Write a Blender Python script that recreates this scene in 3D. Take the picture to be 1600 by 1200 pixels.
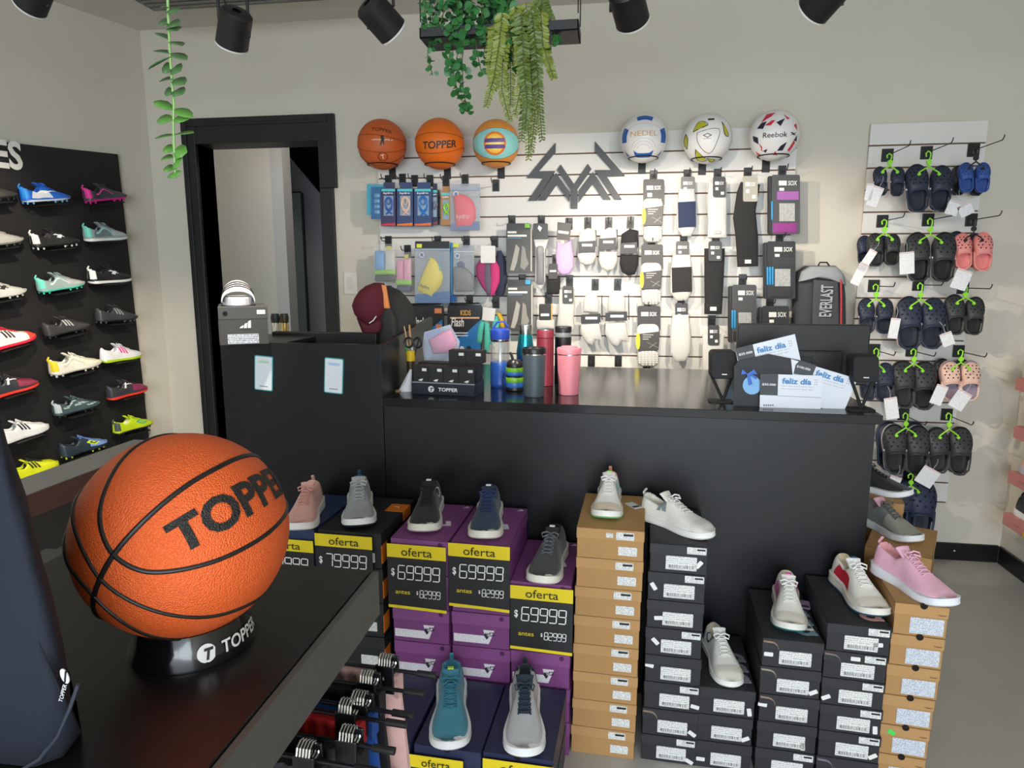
import bpy, bmesh, math, random
from mathutils import Vector, Matrix
random.seed(7)
scene = bpy.context.scene
col = scene.collection
for o in list(bpy.data.objects): bpy.data.objects.remove(o)

# ---------------------------------------------------------------- camera, world, light, exposure
FPX = 1050.15; PITCH = 0.164483; YAW = 0.152767; CAMZ = 1.421
cam_d = bpy.data.cameras.new('camera'); cam_d.sensor_width = 36; cam_d.lens = 36*FPX/1600; cam_d.clip_start = .05
cam = bpy.data.objects.new('camera', cam_d); col.objects.link(cam); scene.camera = cam
cam.location = (0, 0, CAMZ); cam.rotation_euler = (math.pi/2-PITCH, 0, YAW)
world = bpy.data.worlds.new('daylight'); scene.world = world; world.use_nodes = True
world.node_tree.nodes['Background'].inputs[0].default_value = (.80, .90, 1, 1)
world.node_tree.nodes['Background'].inputs[1].default_value = 1.3
vs = scene.view_settings
vs.view_transform = 'Standard'; vs.look = 'None'; vs.gamma = 1; vs.use_curve_mapping = False; vs.exposure = 0.55
wl = bpy.data.lights.new('window_daylight', 'AREA'); wl.shape = 'RECTANGLE'; wl.size = 3.4; wl.size_y = 1.9; wl.energy = 122; wl.color = (.84, .92, 1)
wo = bpy.data.objects.new('window_daylight', wl); col.objects.link(wo); wo.location = (.1, -2.95, 1.4); wo.rotation_euler = (math.radians(66), 0, 0)

# ---------------------------------------------------------------- helpers
D = 3.470                                   # plane of the slat panels
_c, _s = math.cos(YAW), math.sin(YAW)
FW = Vector((-_s*math.cos(PITCH), _c*math.cos(PITCH), -math.sin(PITCH))); RT = Vector((_c, _s, 0)); UP = RT.cross(FW)
CAM = Vector((0, 0, CAMZ))
def ray(x, y): return FW*FPX + RT*(x-800) + UP*(600-y)
def on_y(x, y, Y): d = ray(x, y); return CAM + d*(Y/d.y)
def on_x(x, y, X): d = ray(x, y); return CAM + d*(X/d.x)
def on_z(x, y, Z): d = ray(x, y); return CAM + d*((Z-CAMZ)/d.z)
def on_p(x, y, P, n): d = ray(x, y); return CAM + d*((P-CAM).dot(n)/d.dot(n))

def lin(h):
    h = h.lstrip('#'); r = []
    for i in (0, 2, 4):
        c = int(h[i:i+2], 16)/255; r.append(c/12.92 if c <= .04045 else ((c+.055)/1.055)**2.4)
    return (*r, 1)
_M = {}
def mat(hexc, rough=.55, metal=0, var=.06, scale=40, bump=0, bscale=300, trans=0, alpha=1, coat=0, emit=0, spec=.5, sheen=0):
    key = (hexc, rough, metal, var, scale, bump, bscale, trans, alpha, coat, emit, spec, sheen)
    if key in _M: return _M[key]
    m = bpy.data.materials.new('paint_'+hexc.lstrip('#')); m.use_nodes = True; _M[key] = m
    nt = m.node_tree; b = nt.nodes['Principled BSDF']; c = lin(hexc)
    tc = nt.nodes.new('ShaderNodeTexCoord')
    if var:
        n = nt.nodes.new('ShaderNodeTexNoise'); n.inputs['Scale'].default_value = scale; n.inputs['Detail'].default_value = 3
        nt.links.new(tc.outputs['Object'], n.inputs['Vector'])
        mx = nt.nodes.new('ShaderNodeMix'); mx.data_type = 'RGBA'
        mx.inputs[6].default_value = tuple(v*(1-var) for v in c[:3])+(1,); mx.inputs[7].default_value = tuple(min(1, v*(1+var)) for v in c[:3])+(1,)
        nt.links.new(n.outputs['Fac'], mx.inputs[0]); nt.links.new(mx.outputs[2], b.inputs['Base Color'])
    else: b.inputs['Base Color'].default_value = c
    b.inputs['Roughness'].default_value = rough; b.inputs['Metallic'].default_value = metal
    b.inputs['Transmission Weight'].default_value = trans; b.inputs['Alpha'].default_value = alpha
    b.inputs['Coat Weight'].default_value = coat; b.inputs['Specular IOR Level'].default_value = spec
    if sheen: b.inputs['Sheen Weight'].default_value = sheen
    if emit: b.inputs['Emission Color'].default_value = c; b.inputs['Emission Strength'].default_value = emit
    if bump:
        n2 = nt.nodes.new('ShaderNodeTexNoise'); n2.inputs['Scale'].default_value = bscale; nt.links.new(tc.outputs['Object'], n2.inputs['Vector'])
        bp = nt.nodes.new('ShaderNodeBump'); bp.inputs['Strength'].default_value = bump; bp.inputs['Distance'].default_value = .002
        nt.links.new(n2.outputs['Fac'], bp.inputs['Height']); nt.links.new(bp.outputs['Normal'], b.inputs['Normal'])
    return m
def pebble(hexc, rough, scale, strength):
    m = mat(hexc, rough, var=.03, spec=.4).copy(); nt = m.node_tree; b = nt.nodes['Principled BSDF']
    tc = nt.nodes.new('ShaderNodeTexCoord'); v = nt.nodes.new('ShaderNodeTexVoronoi'); v.inputs['Scale'].default_value = scale
    bp = nt.nodes.new('ShaderNodeBump'); bp.inputs['Strength'].default_value = strength; bp.inputs['Distance'].default_value = .0012; bp.invert = True
    nt.links.new(tc.outputs['Object'], v.inputs['Vector']); nt.links.new(v.outputs['Distance'], bp.inputs['Height']); nt.links.new(bp.outputs['Normal'], b.inputs['Normal'])
    return m
def print_mat(base, ink, sx, sz, thr=.5, rough=.5):
    """flat small print: rows of broken ink on paper, in object space (x across, z up)"""
    key = ('print', base, ink, sx, sz, thr)
    if key in _M: return _M[key]
    m = mat(base, rough, var=0).copy(); _M[key] = m; nt = m.node_tree; b = nt.nodes['Principled BSDF']
    tc = nt.nodes.new('ShaderNodeTexCoord'); mp = nt.nodes.new('ShaderNodeMapping'); mp.inputs['Scale'].default_value = (sx, sx, sz)
    nt.links.new(tc.outputs['Object'], mp.inputs['Vector'])
    sp = nt.nodes.new('ShaderNodeSeparateXYZ'); nt.links.new(mp.outputs['Vector'], sp.inputs[0])
    fr = nt.nodes.new('ShaderNodeMath'); fr.operation = 'FRACT'; nt.links.new(sp.outputs['Z'], fr.inputs[0])
    lt = nt.nodes.new('ShaderNodeMath'); lt.operation = 'LESS_THAN'; lt.inputs[1].default_value = .45; nt.links.new(fr.outputs[0], lt.inputs[0])
    wn = nt.nodes.new('ShaderNodeTexNoise'); wn.inputs['Scale'].default_value = 1; wn.inputs['Detail'].default_value = 0; nt.links.new(mp.outputs['Vector'], wn.inputs['Vector'])
    gt = nt.nodes.new('ShaderNodeMath'); gt.operation = 'GREATER_THAN'; gt.inputs[1].default_value = thr; nt.links.new(wn.outputs['Fac'], gt.inputs[0])
    mu = nt.nodes.new('ShaderNodeMath'); mu.operation = 'MULTIPLY'; nt.links.new(lt.outputs[0], mu.inputs[0]); nt.links.new(gt.outputs[0], mu.inputs[1])
    mx = nt.nodes.new('ShaderNodeMix'); mx.data_type = 'RGBA'; mx.inputs[6].default_value = lin(base); mx.inputs[7].default_value = lin(ink)
    nt.links.new(mu.outputs[0], mx.inputs[0]); nt.links.new(mx.outputs[2], b.inputs['Base Color'])
    return m

def tag(o, label=None, cat=None, group=None, kind=None):
    if label: o['label'] = label
    if cat: o['category'] = cat
    if group: o['group'] = group
    if kind: o['kind'] = kind
    return o
def cap_words(s, n=16):
    for cut in (' on the black display panel', ' beside the wall corner', ' in the middle display column', ' in the display column', ' above the grey rail', ' under the white panel lettering', ' above the white striped one'):
        if len(s.split()) > n: s = s.split(cut)[0]
    return ' '.join(s.split()[:n])
def thing(name, label, cat, loc=(0, 0, 0), rot=(0, 0, 0), group=None):
    o = bpy.data.objects.new(name, None); col.objects.link(o); o.empty_display_size = .05
    o.location = loc
    if isinstance(rot, Matrix): o.rotation_euler = rot.to_euler()
    else: o.rotation_euler = rot
    return tag(o, label, cat, group)
def copy_tree(o, parent=None):
    c = o.copy(); col.objects.link(c); c.parent = parent
    for ch in o.children: copy_tree(ch, c)
    return c
I4 = Matrix.Identity(4)
def TR(x=0, y=0, z=0, rx=0, ry=0, rz=0, s=1):
    return Matrix.Translation((x, y, z)) @ Matrix.Rotation(rz, 4, 'Z') @ Matrix.Rotation(ry, 4, 'Y') @ Matrix.Rotation(rx, 4, 'X') @ Matrix.Scale(s, 4)
class MB:
    def __init__(s): s.v = []; s.f = []; s.mi = []
    def add(s, vs, fs, T=None, mi=0):
        k = len(s.v)
        s.v += [tuple(T @ Vector(p)) if T else tuple(p) for p in vs]
        s.f += [tuple(i+k for i in f) for f in fs]; s.mi += [mi]*len(fs); return s
    def box(s, x0, x1, y0, y1, z0, z1, T=None, mi=0):
        v = [(x, y, z) for z in (z0, z1) for y in (y0, y1) for x in (x0, x1)]
        return s.add(v, [(0, 2, 3, 1), (4, 5, 7, 6), (0, 1, 5, 4), (2, 6, 7, 3), (0, 4, 6, 2), (1, 3, 7, 5)], T, mi)
    def rings(s, R, T=None, mi=0, close=True, caps=True):
        n = len(R[0]); v = [p for r in R for p in r]; f = []
        for i in range(len(R)-1):
            for j in range(n if close else n-1):
                a = i*n+j; b = i*n+(j+1) % n; f.append((a, b, b+n, a+n))
        if caps and close: f += [tuple(range(n-1, -1, -1)), tuple(range((len(R)-1)*n, len(R)*n))]
        return s.add(v, f, T, mi)
    def tube(s, path, r, n=8, T=None, mi=0, closed=False, flat=1):
        P = [Vector(p) for p in path]; m = len(P); R = []; up = None
        for i, p in enumerate(P):
            t = (P[(i+1) % m]-P[i-1]) if closed else (P[min(i+1, m-1)]-P[max(i-1, 0)])
            t = t.normalized() if t.length > 1e-9 else Vector((0, 0, 1))
            if up is None: up = Vector((0, 0, 1)) if abs(t.z) < .9 else Vector((1, 0, 0))
            a = t.cross(up)
            if a.length < 1e-6: a = t.orthogonal()
            a.normalize(); b = a.cross(t); up = b
            rr = r[i] if isinstance(r, (list, tuple)) else r
            R.append([p+a*(rr*math.cos(2*math.pi*k/n))+b*(rr*flat*math.sin(2*math.pi*k/n)) for k in range(n)])
        if closed: R.append(R[0]); return s.rings(R, T, mi, True, False)
        return s.rings(R, T, mi)
    def lathe(s, prof, n=24, T=None, mi=0, caps=True):
        return s.rings([[(r*math.cos(2*math.pi*k/n), r*math.sin(2*math.pi*k/n), z) for k in range(n)] for r, z in prof], T, mi, True, caps)
    def prism(s, pts, z0, z1, T=None, mi=0):
        return s.rings([[(x, y, z0) for x, y in pts], [(x, y, z1) for x, y in pts]], T, mi)
    def build(s, name, m, parent=None, smooth=False, bevel=0, sub=0, label=None, kind=None, ang=35):
        me = bpy.data.meshes.new(name); me.from_pydata(s.v, [], s.f)
        for x in (m if isinstance(m, (list, tuple)) else [m]): me.materials.append(x)
        if any(s.mi): me.polygons.foreach_set('material_index', s.mi)
        bm = bmesh.new(); bm.from_mesh(me); bmesh.ops.recalc_face_normals(bm, faces=bm.faces); bm.to_mesh(me); bm.free()
        if smooth: me.shade_smooth() if ang is None else me.shade_smooth(); 
        o = bpy.data.objects.new(name, me); col.objects.link(o); o.parent = parent
        if smooth and ang is not None:
            try: me.set_sharp_from_angle(angle=math.radians(ang))
            except Exception: pass
        if bevel:
            b = o.modifiers.new('bevel', 'BEVEL'); b.width = bevel; b.segments = 2; b.limit_method = 'ANGLE'
        if sub:
            b = o.modifiers.new('sub', 'SUBSURF'); b.levels = sub; b.render_levels = sub
        if label: o['label'] = label
        if kind: o['kind'] = kind
        return o
def rrect(w, h, r=.004, n=3, cx=0, cy=0):
    pts = []; r = min(r, w/2.01, h/2.01)
    for i, (sx, sy) in enumerate(((1, 1), (-1, 1), (-1, -1), (1, -1))):
        for k in range(n+1):
            a = math.pi/2*(i+k/n); pts.append((cx+sx*(w/2-r)+r*math.cos(a), cy+sy*(h/2-r)+r*math.sin(a)))
    return pts
_TX = {}
def text_raw(s, bold=0):
    if (s, bold) in _TX: return _TX[(s, bold)]
    cu = bpy.data.curves.new('t', 'FONT'); cu.body = s; cu.size = 1; cu.resolution_u = 3; cu.offset = bold; cu.align_x = 'CENTER'; cu.align_y = 'CENTER'
    o = bpy.data.objects.new('t', cu); col.objects.link(o)
    me = bpy.data.meshes.new_from_object(o.evaluated_get(bpy.context.evaluated_depsgraph_get()))
    v = [tuple(x.co) for x in me.vertices]; f = [tuple(p.vertices) for p in me.polygons]
    bpy.data.objects.remove(o); bpy.data.curves.remove(cu); bpy.data.meshes.remove(me)
    if v:   # unit box: width W, height 1
        x0 = min(p[0] for p in v); x1 = max(p[0] for p in v); y0 = min(p[1] for p in v); y1 = max(p[1] for p in v); h = y1-y0
        v = [((p[0]-(x0+x1)/2)/h, (p[1]-(y0+y1)/2)/h) for p in v]; W = (x1-x0)/h
    else: W = 1
    _TX[(s, bold)] = (v, f, W); return _TX[(s, bold)]
def text2d(s, w, h, bold=0, shear=0):
    """text triangles scaled into a w x h box -> (verts2d, faces)"""
    v, f, W = text_raw(s, bold); return [(x/W*w+shear*y*h, y*h) for x, y in v], f
def add_text(mb, s, w, h, T, bold=0, shear=0, mi=0):
    """text standing in the local x/z plane facing -y"""
    v, f = text2d(s, w, h, bold, shear); mb.add([(x, 0, y) for x, y in v], f, T, mi); return mb
FZ = Matrix.Rotation(math.pi/2, 4, 'X')     # local xy drawing -> xz plane facing -y
SEG = {'0': 'abcdef', '1': 'bc', '2': 'abged', '3': 'abgcd', '4': 'fgbc', '5': 'afgcd', '6': 'afgedc', '7': 'abc', '8': 'abcdefg', '9': 'abcdfg'}
def seg_digits(mb, s, x0, zc, w, h, t, T):
    """slim seven-segment figures; w per digit"""
    for i, ch in enumerate(s):
        a = x0+i*w*1.28; sh = lambda x, z: (a+x+(z-zc)*.06, z)
        P = {'a': (0, w, h/2, h/2), 'g': (0, w, 0, 0), 'd': (0, w, -h/2, -h/2), 'f': (0, 0, 0, h/2), 'b': (w, w, 0, h/2), 'e': (0, 0, -h/2, 0), 'c': (w, w, -h/2, 0)}
        for k in SEG[ch]:
            xa, xb, za, zb = P[k]; e = t*.35
            if za == zb: q = [(xa+e, za-t/2), (xb-e, za-t/2), (xb-e, za+t/2), (xa+e, za+t/2)]
            else: q = [(xa-t/2, za+e), (xa+t/2, za+e), (xa+t/2, zb-e), (xa-t/2, zb-e)]
            mb.add([(sh(x, z+zc)[0], 0, sh(x, z+zc)[1]) for x, z in q], [(0, 1, 2, 3)], T)
def pxpoly(pts, Y, org): return [on_y(x, y, Y)-org for x, y in pts]
def slab(parent, name, pts, Y, th, m, org, puff=0, bevel=0, smooth=None, label=None):
    """outline in photograph pixels at depth Y, given real thickness towards the wall and a domed front when puff>0"""
    P = pxpoly(pts, Y, org); n = len(P); c = sum(P, Vector())/n; mb = MB(); R = []
    R.append([p+Vector((0, th, 0)) for p in P])
    if puff:
        R.append([p+Vector((0, th*.35, 0)) for p in P])
        for k, s in ((.3, .93), (.65, .8), (.9, .5), (1, .18)): R.append([c+(p-c)*s+Vector((0, th*.35-puff*k, 0)) for p in P])
    else: R.append(P)
    return mb.rings(R).build(name, m, parent, smooth=bool(puff) if smooth is None else smooth, bevel=bevel, label=label, ang=50)
def R4(x0, y0, x1, y1): return [(x0, y0), (x1, y0), (x1, y1), (x0, y1)]
def soft(x0, y0, x1, y1, r=3, n=3):
    """rounded rectangle outline in pixels"""
    return [(x, y) for x, y in rrect(x1-x0, y1-y0, r, n, (x0+x1)/2, (y0+y1)/2)]
def text_px(parent, name, s, x0, y0, x1, y1, Y, m, org, bold=0, shear=0, ang=0):
    a = on_y(x0, (y0+y1)/2, Y); b = on_y(x1, (y0+y1)/2, Y); t = on_y((x0+x1)/2, y0, Y); u = on_y((x0+x1)/2, y1, Y)
    c = (a+b)/2-org; return add_text(MB(), s, (b-a).length, (t-u).length, TR(c.x, c.y, c.z, ry=ang), bold, shear).build(name, m, parent)
# ================================================================= SETTING
WALLW = mat('#cec8ba', .75, var=.025, scale=3, bump=.04, bscale=60)
BLK = mat('#121214', .42, var=.12, scale=25)
BLKM = mat('#141416', .5, var=.1)
def struct(name, mb, m, **k): return tag(mb.build(name, m, None, **k), kind='structure')
WB = D+.018
ZC = 2.69
floor_m = mat('#b4b1a9', .38, var=.10, scale=5, bump=.03, bscale=20)
struct('floor', MB().box(-4.6, 2.3, -3.2, 6.2, -.1, 0), floor_m)
struct('ceiling', MB().box(-4.6, 2.3, -3.2, 6.2, ZC, ZC+.1), mat('#cfccc4', .8, var=.03, scale=4))
dx0, dx1, dz = -2.255, -1.56, 2.15                                   # doorway
b = MB(); b.box(-2.6, dx0, WB, WB+.15, 0, ZC); b.box(dx1, 2.0, WB, WB+.15, 0, ZC); b.box(dx0, dx1, WB, WB+.15, dz, ZC)
struct('wall_back', b, WALLW)
LC = Vector((-2.54, WB, 0)); LA = math.radians(18); LD = Vector((-math.sin(LA), -math.cos(LA), 0)); LN = Vector((math.cos(LA), -math.sin(LA), 0))
def lpt(s, off, z): return LC+LD*s+LN*off+Vector((0, 0, z))
b = MB(); q = [lpt(0, 0, 0), lpt(7.1, 0, 0), lpt(7.1, -.12, 0), lpt(0, -.12, 0)]
b.rings([q, [p+Vector((0, 0, ZC)) for p in q]]); struct('wall_left', b, WALLW)
RX = 1.912
struct('wall_right', MB().box(RX, RX+.15, -3.2, WB+.15, 0, ZC), WALLW)
# shop front behind the camera: a glazed opening in the wall
b = MB(); b.box(-4.6, -1.75, -3.2, -3.05, 0, ZC); b.box(1.8, 2.3, -3.2, -3.05, 0, ZC); b.box(-1.75, 1.8, -3.2, -3.05, 2.5, ZC); b.box(-1.75, 1.8, -3.2, -3.05, 0, .3)
struct('wall_front', b, WALLW)
w = struct('window_1', MB().box(-1.75, -1.7, -3.16, -3.08, .3, 2.5).box(1.75, 1.8, -3.16, -3.08, .3, 2.5).box(-1.7, 1.75, -3.16, -3.08, .3, .35).box(-1.7, 1.75, -3.16, -3.08, 2.45, 2.5).box(0, .05, -3.16, -3.08, .35, 2.45), BLKM)
for x0, x1 in ((-1.7, 0), (.05, 1.75)): MB().box(x0, x1, -3.125, -3.115, .35, 2.45).build('pane', mat('#ffffff', .02, var=0, trans=1, alpha=.15), w)
# baseboards
BB = mat('#0d0d0f', .35, var=.1)
struct('baseboard_back', MB().box(-1.487, 1.90, D+.003, WB, 0, .088), BB, bevel=.003)
struct('baseboard_right', MB().box(RX-.014, RX, -3.0, D, 0, .088), BB, bevel=.003)
for k, (y) in enumerate((3.2, 2.5)):
    tag(MB().lathe([(.0045, 0), (.004, .002), (0.001, .003)], 10, TR(RX-.014, y, .045, ry=-math.pi/2)).build('screw_cap', mat('#c9c9c6', .4)), 'pale round screw cap on the black baseboard of the right-hand wall', 'screw cap', 'screw caps on the side baseboard')
tag(MB().lathe([(.0045, 0), (.004, .002), (.001, .003)], 10, TR(1.70, D+.003, .05, rx=math.pi/2)).build('screw_cap', mat('#c9c9c6', .4)), 'pale round screw cap on the black baseboard under the clog panel', 'screw cap')
# door frame
d = struct('door_1', MB().box(-2.335, dx0, WB-.022, WB+.15, 0, 2.232).box(dx1, -1.487, WB-.022, WB+.15, 0, 1.86).box(dx1, -1.466, WB-.022, WB+.15, 1.86, 2.232).box(dx0, dx1, WB-.022, WB+.15, 2.10, 2.232), BLKM, bevel=.003)
MB().box(-2.315, -2.30, WB-.03, WB-.02, 0, 2.21).box(-2.30, -1.5, WB-.03, WB-.02, 2.19, 2.205).build('frame_moulding', BLKM, d, bevel=.002)
# back room seen through the doorway
bw = mat('#b9b4a8', .8, var=.03, scale=3); gw = mat('#76767a', .7, var=.04, scale=3)
xc = on_y(424, 300, 4.5).x
struct('wall_corridor', MB().box(-4.2, xc, 4.5, 4.6, 0, ZC), bw)
struct('wall_corridor_side', MB().box(xc, xc+.09, 4.5, 4.62, 0, ZC), mat('#a9a7a2', .75, var=.03))
struct('wall_corridor_far', MB().box(-4.2, .2, 5.2, 5.3, 0, ZC), gw)
struct('wall_corridor_right', MB().box(-1.45, -1.35, WB+.15, 5.2, 0, ZC), gw)
struct('wall_corridor_left', MB().box(-3.4, -3.3, WB+.15, 4.5, 0, ZC), bw)
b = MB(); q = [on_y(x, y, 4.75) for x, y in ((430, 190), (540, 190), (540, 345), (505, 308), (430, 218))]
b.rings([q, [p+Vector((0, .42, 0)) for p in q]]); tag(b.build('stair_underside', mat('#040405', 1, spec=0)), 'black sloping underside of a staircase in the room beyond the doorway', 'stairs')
g0 = on_y(438, 302, 5.17); g1 = on_y(466, 302, 5.17)
m_ = thing('mirror_panel', 'tall pale green glass panel leaning on the grey wall beyond the doorway', 'glass panel', (g0.x, 5.17, 0))
MB().box(0, g1.x-g0.x+.02, 0, .012, .002, g0.z).build('glass', mat('#7f8b88', .12, var=.03, metal=.3), m_)
MB().box(g1.x-g0.x+.02, g1.x-g0.x+.035, -.004, .016, .002, g0.z).box(0, g1.x-g0.x+.02, -.004, .016, g0.z, g0.z+.012).build('edge_strip', BLKM, m_)
cl = thing('added_fill_lamp', 'added unseen round lamp brightening the room beyond the doorway', 'lamp', (-1.75, 4.1, ZC))  # unseen lamp, added to brighten the dark room behind the doorway
MB().lathe([(.13, 0), (.13, -.03), (.11, -.05), (.001, -.055)], 32).build('diffuser', mat('#fff6ea', .5, emit=3), cl, smooth=True)
L = bpy.data.lights.new('corridor_fill_light', 'POINT'); L.energy = 7; L.color = (1, .95, .88); L.shadow_soft_size = .1; lo = bpy.data.objects.new('corridor_fill_light', L); col.objects.link(lo); lo.location = (-1.75, 4.1, ZC-.2)  # point light of the added lamp
# light switch
a = on_y(548.5, 442.5, WB); s_ = thing('light_switch', 'white rectangular light switch plate on the wall beside the doorway', 'light switch', (a.x, WB, a.z))
MB().prism(rrect(.073, .118, .006), 0, .009, FZ).build('plate', mat('#dcd9d0', .4, var=0), s_, bevel=.0015)
for k in (-1, 0, 1): MB().box(-.017, .017, -.012, -.008, k*.023-.0105, k*.023+.0105).build('rocker', mat('#d2cfc6', .4, var=0), s_, bevel=.001)

# ================================================================= SLAT PANELS
SL = mat('#dddbd5', .38, var=.015, scale=6); GRV = mat('#6b4a36', .7, var=.1, scale=60)
def slat_panel(label, x0, x1, ztop, n):
    t = thing('slat_panel', label, 'slat panel', (x0, WB-.001, 0), group=None)
    w = x1-x0
    MB().box(0.002, w-.002, -.010, 0, ztop-.1*n+.004, ztop-.002).build('backing', GRV, t)
    for k in range(n):
        zt = ztop-.1*k; MB().box(0, w, -.018, -.006, zt-.0935, zt, None).build('slat', SL, t, bevel=.0012)
        MB().box(.0005, w-.0005, -.016, -.006, zt-.1, zt-.0985).build('groove_lip', GRV, t)
    return t
slat_panel('wide white slat panel behind the counter, holding balls and packaged goods', -1.237, .824, 2.097, 18)
slat_panel('narrow white slat panel hung with pairs of clogs near the corner', 1.142, 1.638, 2.097, 18)

# ================================================================= COUNTER
CA = math.radians(-1.75)
ct = thing('counter', 'long black laminate shop counter with a bare dark front panel', 'counter', (-.779, 2.153, 0), (0, 0, CA))
lam = mat('#1a1a1d', .34, var=.10, scale=14, bump=.03, bscale=120, spec=.4)
MB().box(.001, 1.575, 0, .90, .972, 1.0).build('counter_top', mat('#151517', .17, var=.10, scale=14), ct, bevel=.0015)
MB().box(.001, 1.56, .012, .03, 0, .972).build('front_panel', lam, ct)
MB().box(1.542, 1.56, .03, .86, 0, .972).build('side_panel', lam, ct)
MB().box(.001, 1.542, .84, .858, .3, .972).build('back_rail', lam, ct)
hu = thing('reception_desk', 'taller black laminate desk unit at the end of the counter by the doorway', 'desk', (-.779, 2.153, 0), (0, 0, CA))
MB().box(-.60, -.001, .008, .026, 0, 1.18).build('front_panel', lam, hu, bevel=.001)
b = MB(); q = [(-.019, .026, 0), (-.019, .60, 0), (-.019, .60, 1.235), (-.019, .026, 1.18)]; b.rings([q, [(x+.018, y, z) for x, y, z in q]]); b.build('side_panel', lam, hu, bevel=.001)
MB().box(-.60, -.019, .026, .58, .74, .765).build('desk_top', lam, hu)
MB().box(-.60, -.582, .026, .32, 0, 1.165).build('side_panel', lam, hu); MB().box(-.60, -.36, .026, .32, 1.165, 1.18).build('top_shelf', lam, hu)
for k, (px, py) in enumerate(((545, 646), (590, 733))): pass
# hidden monitor whose top edge shows above the desk front
a = on_y(424, 518, 2.42); b_ = on_y(588, 526, 2.42)
mo = thing('monitor', 'black monitor behind the tall desk front, only its top edge showing', 'monitor', ((a.x+b_.x)/2, 2.42, .765))
hw = (b_.x-a.x)/2; MB().box(-hw, hw, 0, .03, .12, a.z-.765).build('screen_housing', mat('#08080a', .45), mo, bevel=.004)
MB().box(-.03, .03, .03, .05, .01, .25).box(-.11, .11, -.05, .12, 0, .012).build('stand', mat('#08080a', .45), mo)

# QR cards (the code itself is left blank)
for k, (x0, y0, x1, y1, lab, st) in enumerate(((396, 554, 429, 612, 'white payment card with teal border and green heading strip on the desk', '#b9d6c0'), (504, 558, 540, 616, 'white payment card with teal border and blue heading strip on the desk', '#a9c8e8'))):
    def dk(px, py, off=0):
        n = Vector((math.sin(-CA)*-1, 0, 0)); n = Matrix.Rotation(CA, 3, 'Z') @ Vector((0, -1, 0)); P0 = Vector((-.779, 2.153, 0))+(-n)*.008
        return on_p(px, py, P0+n*off, n)
    c = dk((x0+x1)/2, (y0+y1)/2, .0005); w = .070; h = .124
    t = thing('payment_card', lab, 'card', c, (0, math.radians(4), CA))
    MB().prism(rrect(w, h, .006), 0, .003, FZ).build('border', mat('#2f9c9c', .4), t)
    MB().prism(rrect(w-.007, h-.007, .004), .003, .0036, FZ).build('paper', mat('#dfe4ea', .5, var=.01), t)
    MB().box(-.02, .02, -.0042, -.0036, .036, .045).build('heading_strip', mat(st, .5), t)
    b = MB()
    for i in range(5): b.box(-.014+i*.0065, -.0105+i*.0065, -.0042, -.0036, -.048, -.0445)
    b.build('footer_lettering', mat('#3a3d44', .5), t)

# ================================================================= TRACK SPOTLIGHTS
ZT = 2.315
def spot(px, py, Y, aim, label, energy, size=70):
    a = on_y(px, py, Y); t = thing('track_spotlight', label, 'spotlight', (a.x, a.y, ZT), group='black track spotlights')
    m = BLKM; dz_ = a.z-ZT
    MB().box(-.09, .09, -.017, .017, -.02, 0).build('track_adapter', m, t, bevel=.002)
    d = (Vector(aim)-a).normalized(); R = Vector((0, 0, -1)).rotation_difference(d).to_matrix().to_4x4()
    side = R @ Vector((1, 0, 0))
    T = Matrix.Translation((0, 0, dz_)) @ R
    MB().lathe([(.012, .050), (.036, .048), (.043, .041), (.0435, -.040), (.044, -.047), (.0415, -.049), (.039, -.040), (.035, -.018), (.001, -.016)], 32, T, caps=False).build('lamp_housing', m, t, smooth=True)
    MB().lathe([(.039, -.042), (.0435, -.0492), (.0445, -.048), (.0440, -.044)], 32, T, caps=False).build('rim', mat('#d8d6cf', .5), t, smooth=True)
    MB().lathe([(.034, -.019), (.001, -.0195)], 24, T).build('lamp_lens', mat('#fff4e0', .4, emit=6), t)
    br = MB(); q = Vector((0, 0, dz_))
    for s in (-1, 1):
        br.tube([q+side*(.046*s), q+side*(.046*s)+Vector((0, 0, .06)), q+side*(.046*s)+Vector((0, 0, .115))], .0042, 8)
    br.tube([q+side*-.046+Vector((0, 0, .115)), q+side*.046+Vector((0, 0, .115))], .0042, 8)
    br.tube([q+Vector((0, 0, .115)), (0, 0, -.02)], .006, 8); br.build('yoke', m, t)
    MB().tube([q+side*-.02+Vector((0, 0, .05)), q+side*-.05+Vector((0, .01, .10)), q+side*-.035+Vector((0, .01, .17)), (-.01, 0, -.02)], .0025, 6).build('cable', m, t)
    L = bpy.data.lights.new('spot_beam', 'SPOT'); L.energy = energy; L.color = (1, .89, .74); L.spot_size = math.radians(size); L.spot_blend = .55; L.shadow_soft_size = .022
    o = bpy.data.objects.new('spot_beam', L); col.objects.link(o); o.location = a+d*.075; o.rotation_euler = Vector((0, 0, -1)).rotation_difference(d).to_euler()
spot(366, 45, 1.85, (-1.75, 2.5, 1.0), 'black track spotlight over the reception desk, tilted towards the football shoe wall', 46)
spot(595, 28, 1.85, (.45, 3.3, .85), 'black track spotlight near the hanging planter, tilted towards the clog panel', 66)
spot(982, 8, 1.85, (.5, 3.4, 1.05), 'black track spotlight with pale rim aimed straight down the slat panel', 40)
spot(1292, -8, 1.85, (-.5, 3.4, 1.05), 'black track spotlight above the clog corner, tilted back over the counter', 52)
spot(55, -10, 1.85, (-2.75, 2.3, 1.35), 'black track spotlight above the football shoe wall', 55)
lt = thing('lighting_track', 'long black lighting track hung below the ceiling on thin rods', 'lighting track', (-2.6, 1.85, ZT))
MB().box(0, 4.4, -.02, .02, 0, .03).build('rail', BLKM, lt)
for k in range(4): MB().tube([(.3+k*1.26, 0, .03), (.3+k*1.26, 0, ZC-ZT)], .003, 6).build('rod', BLKM, lt)
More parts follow.
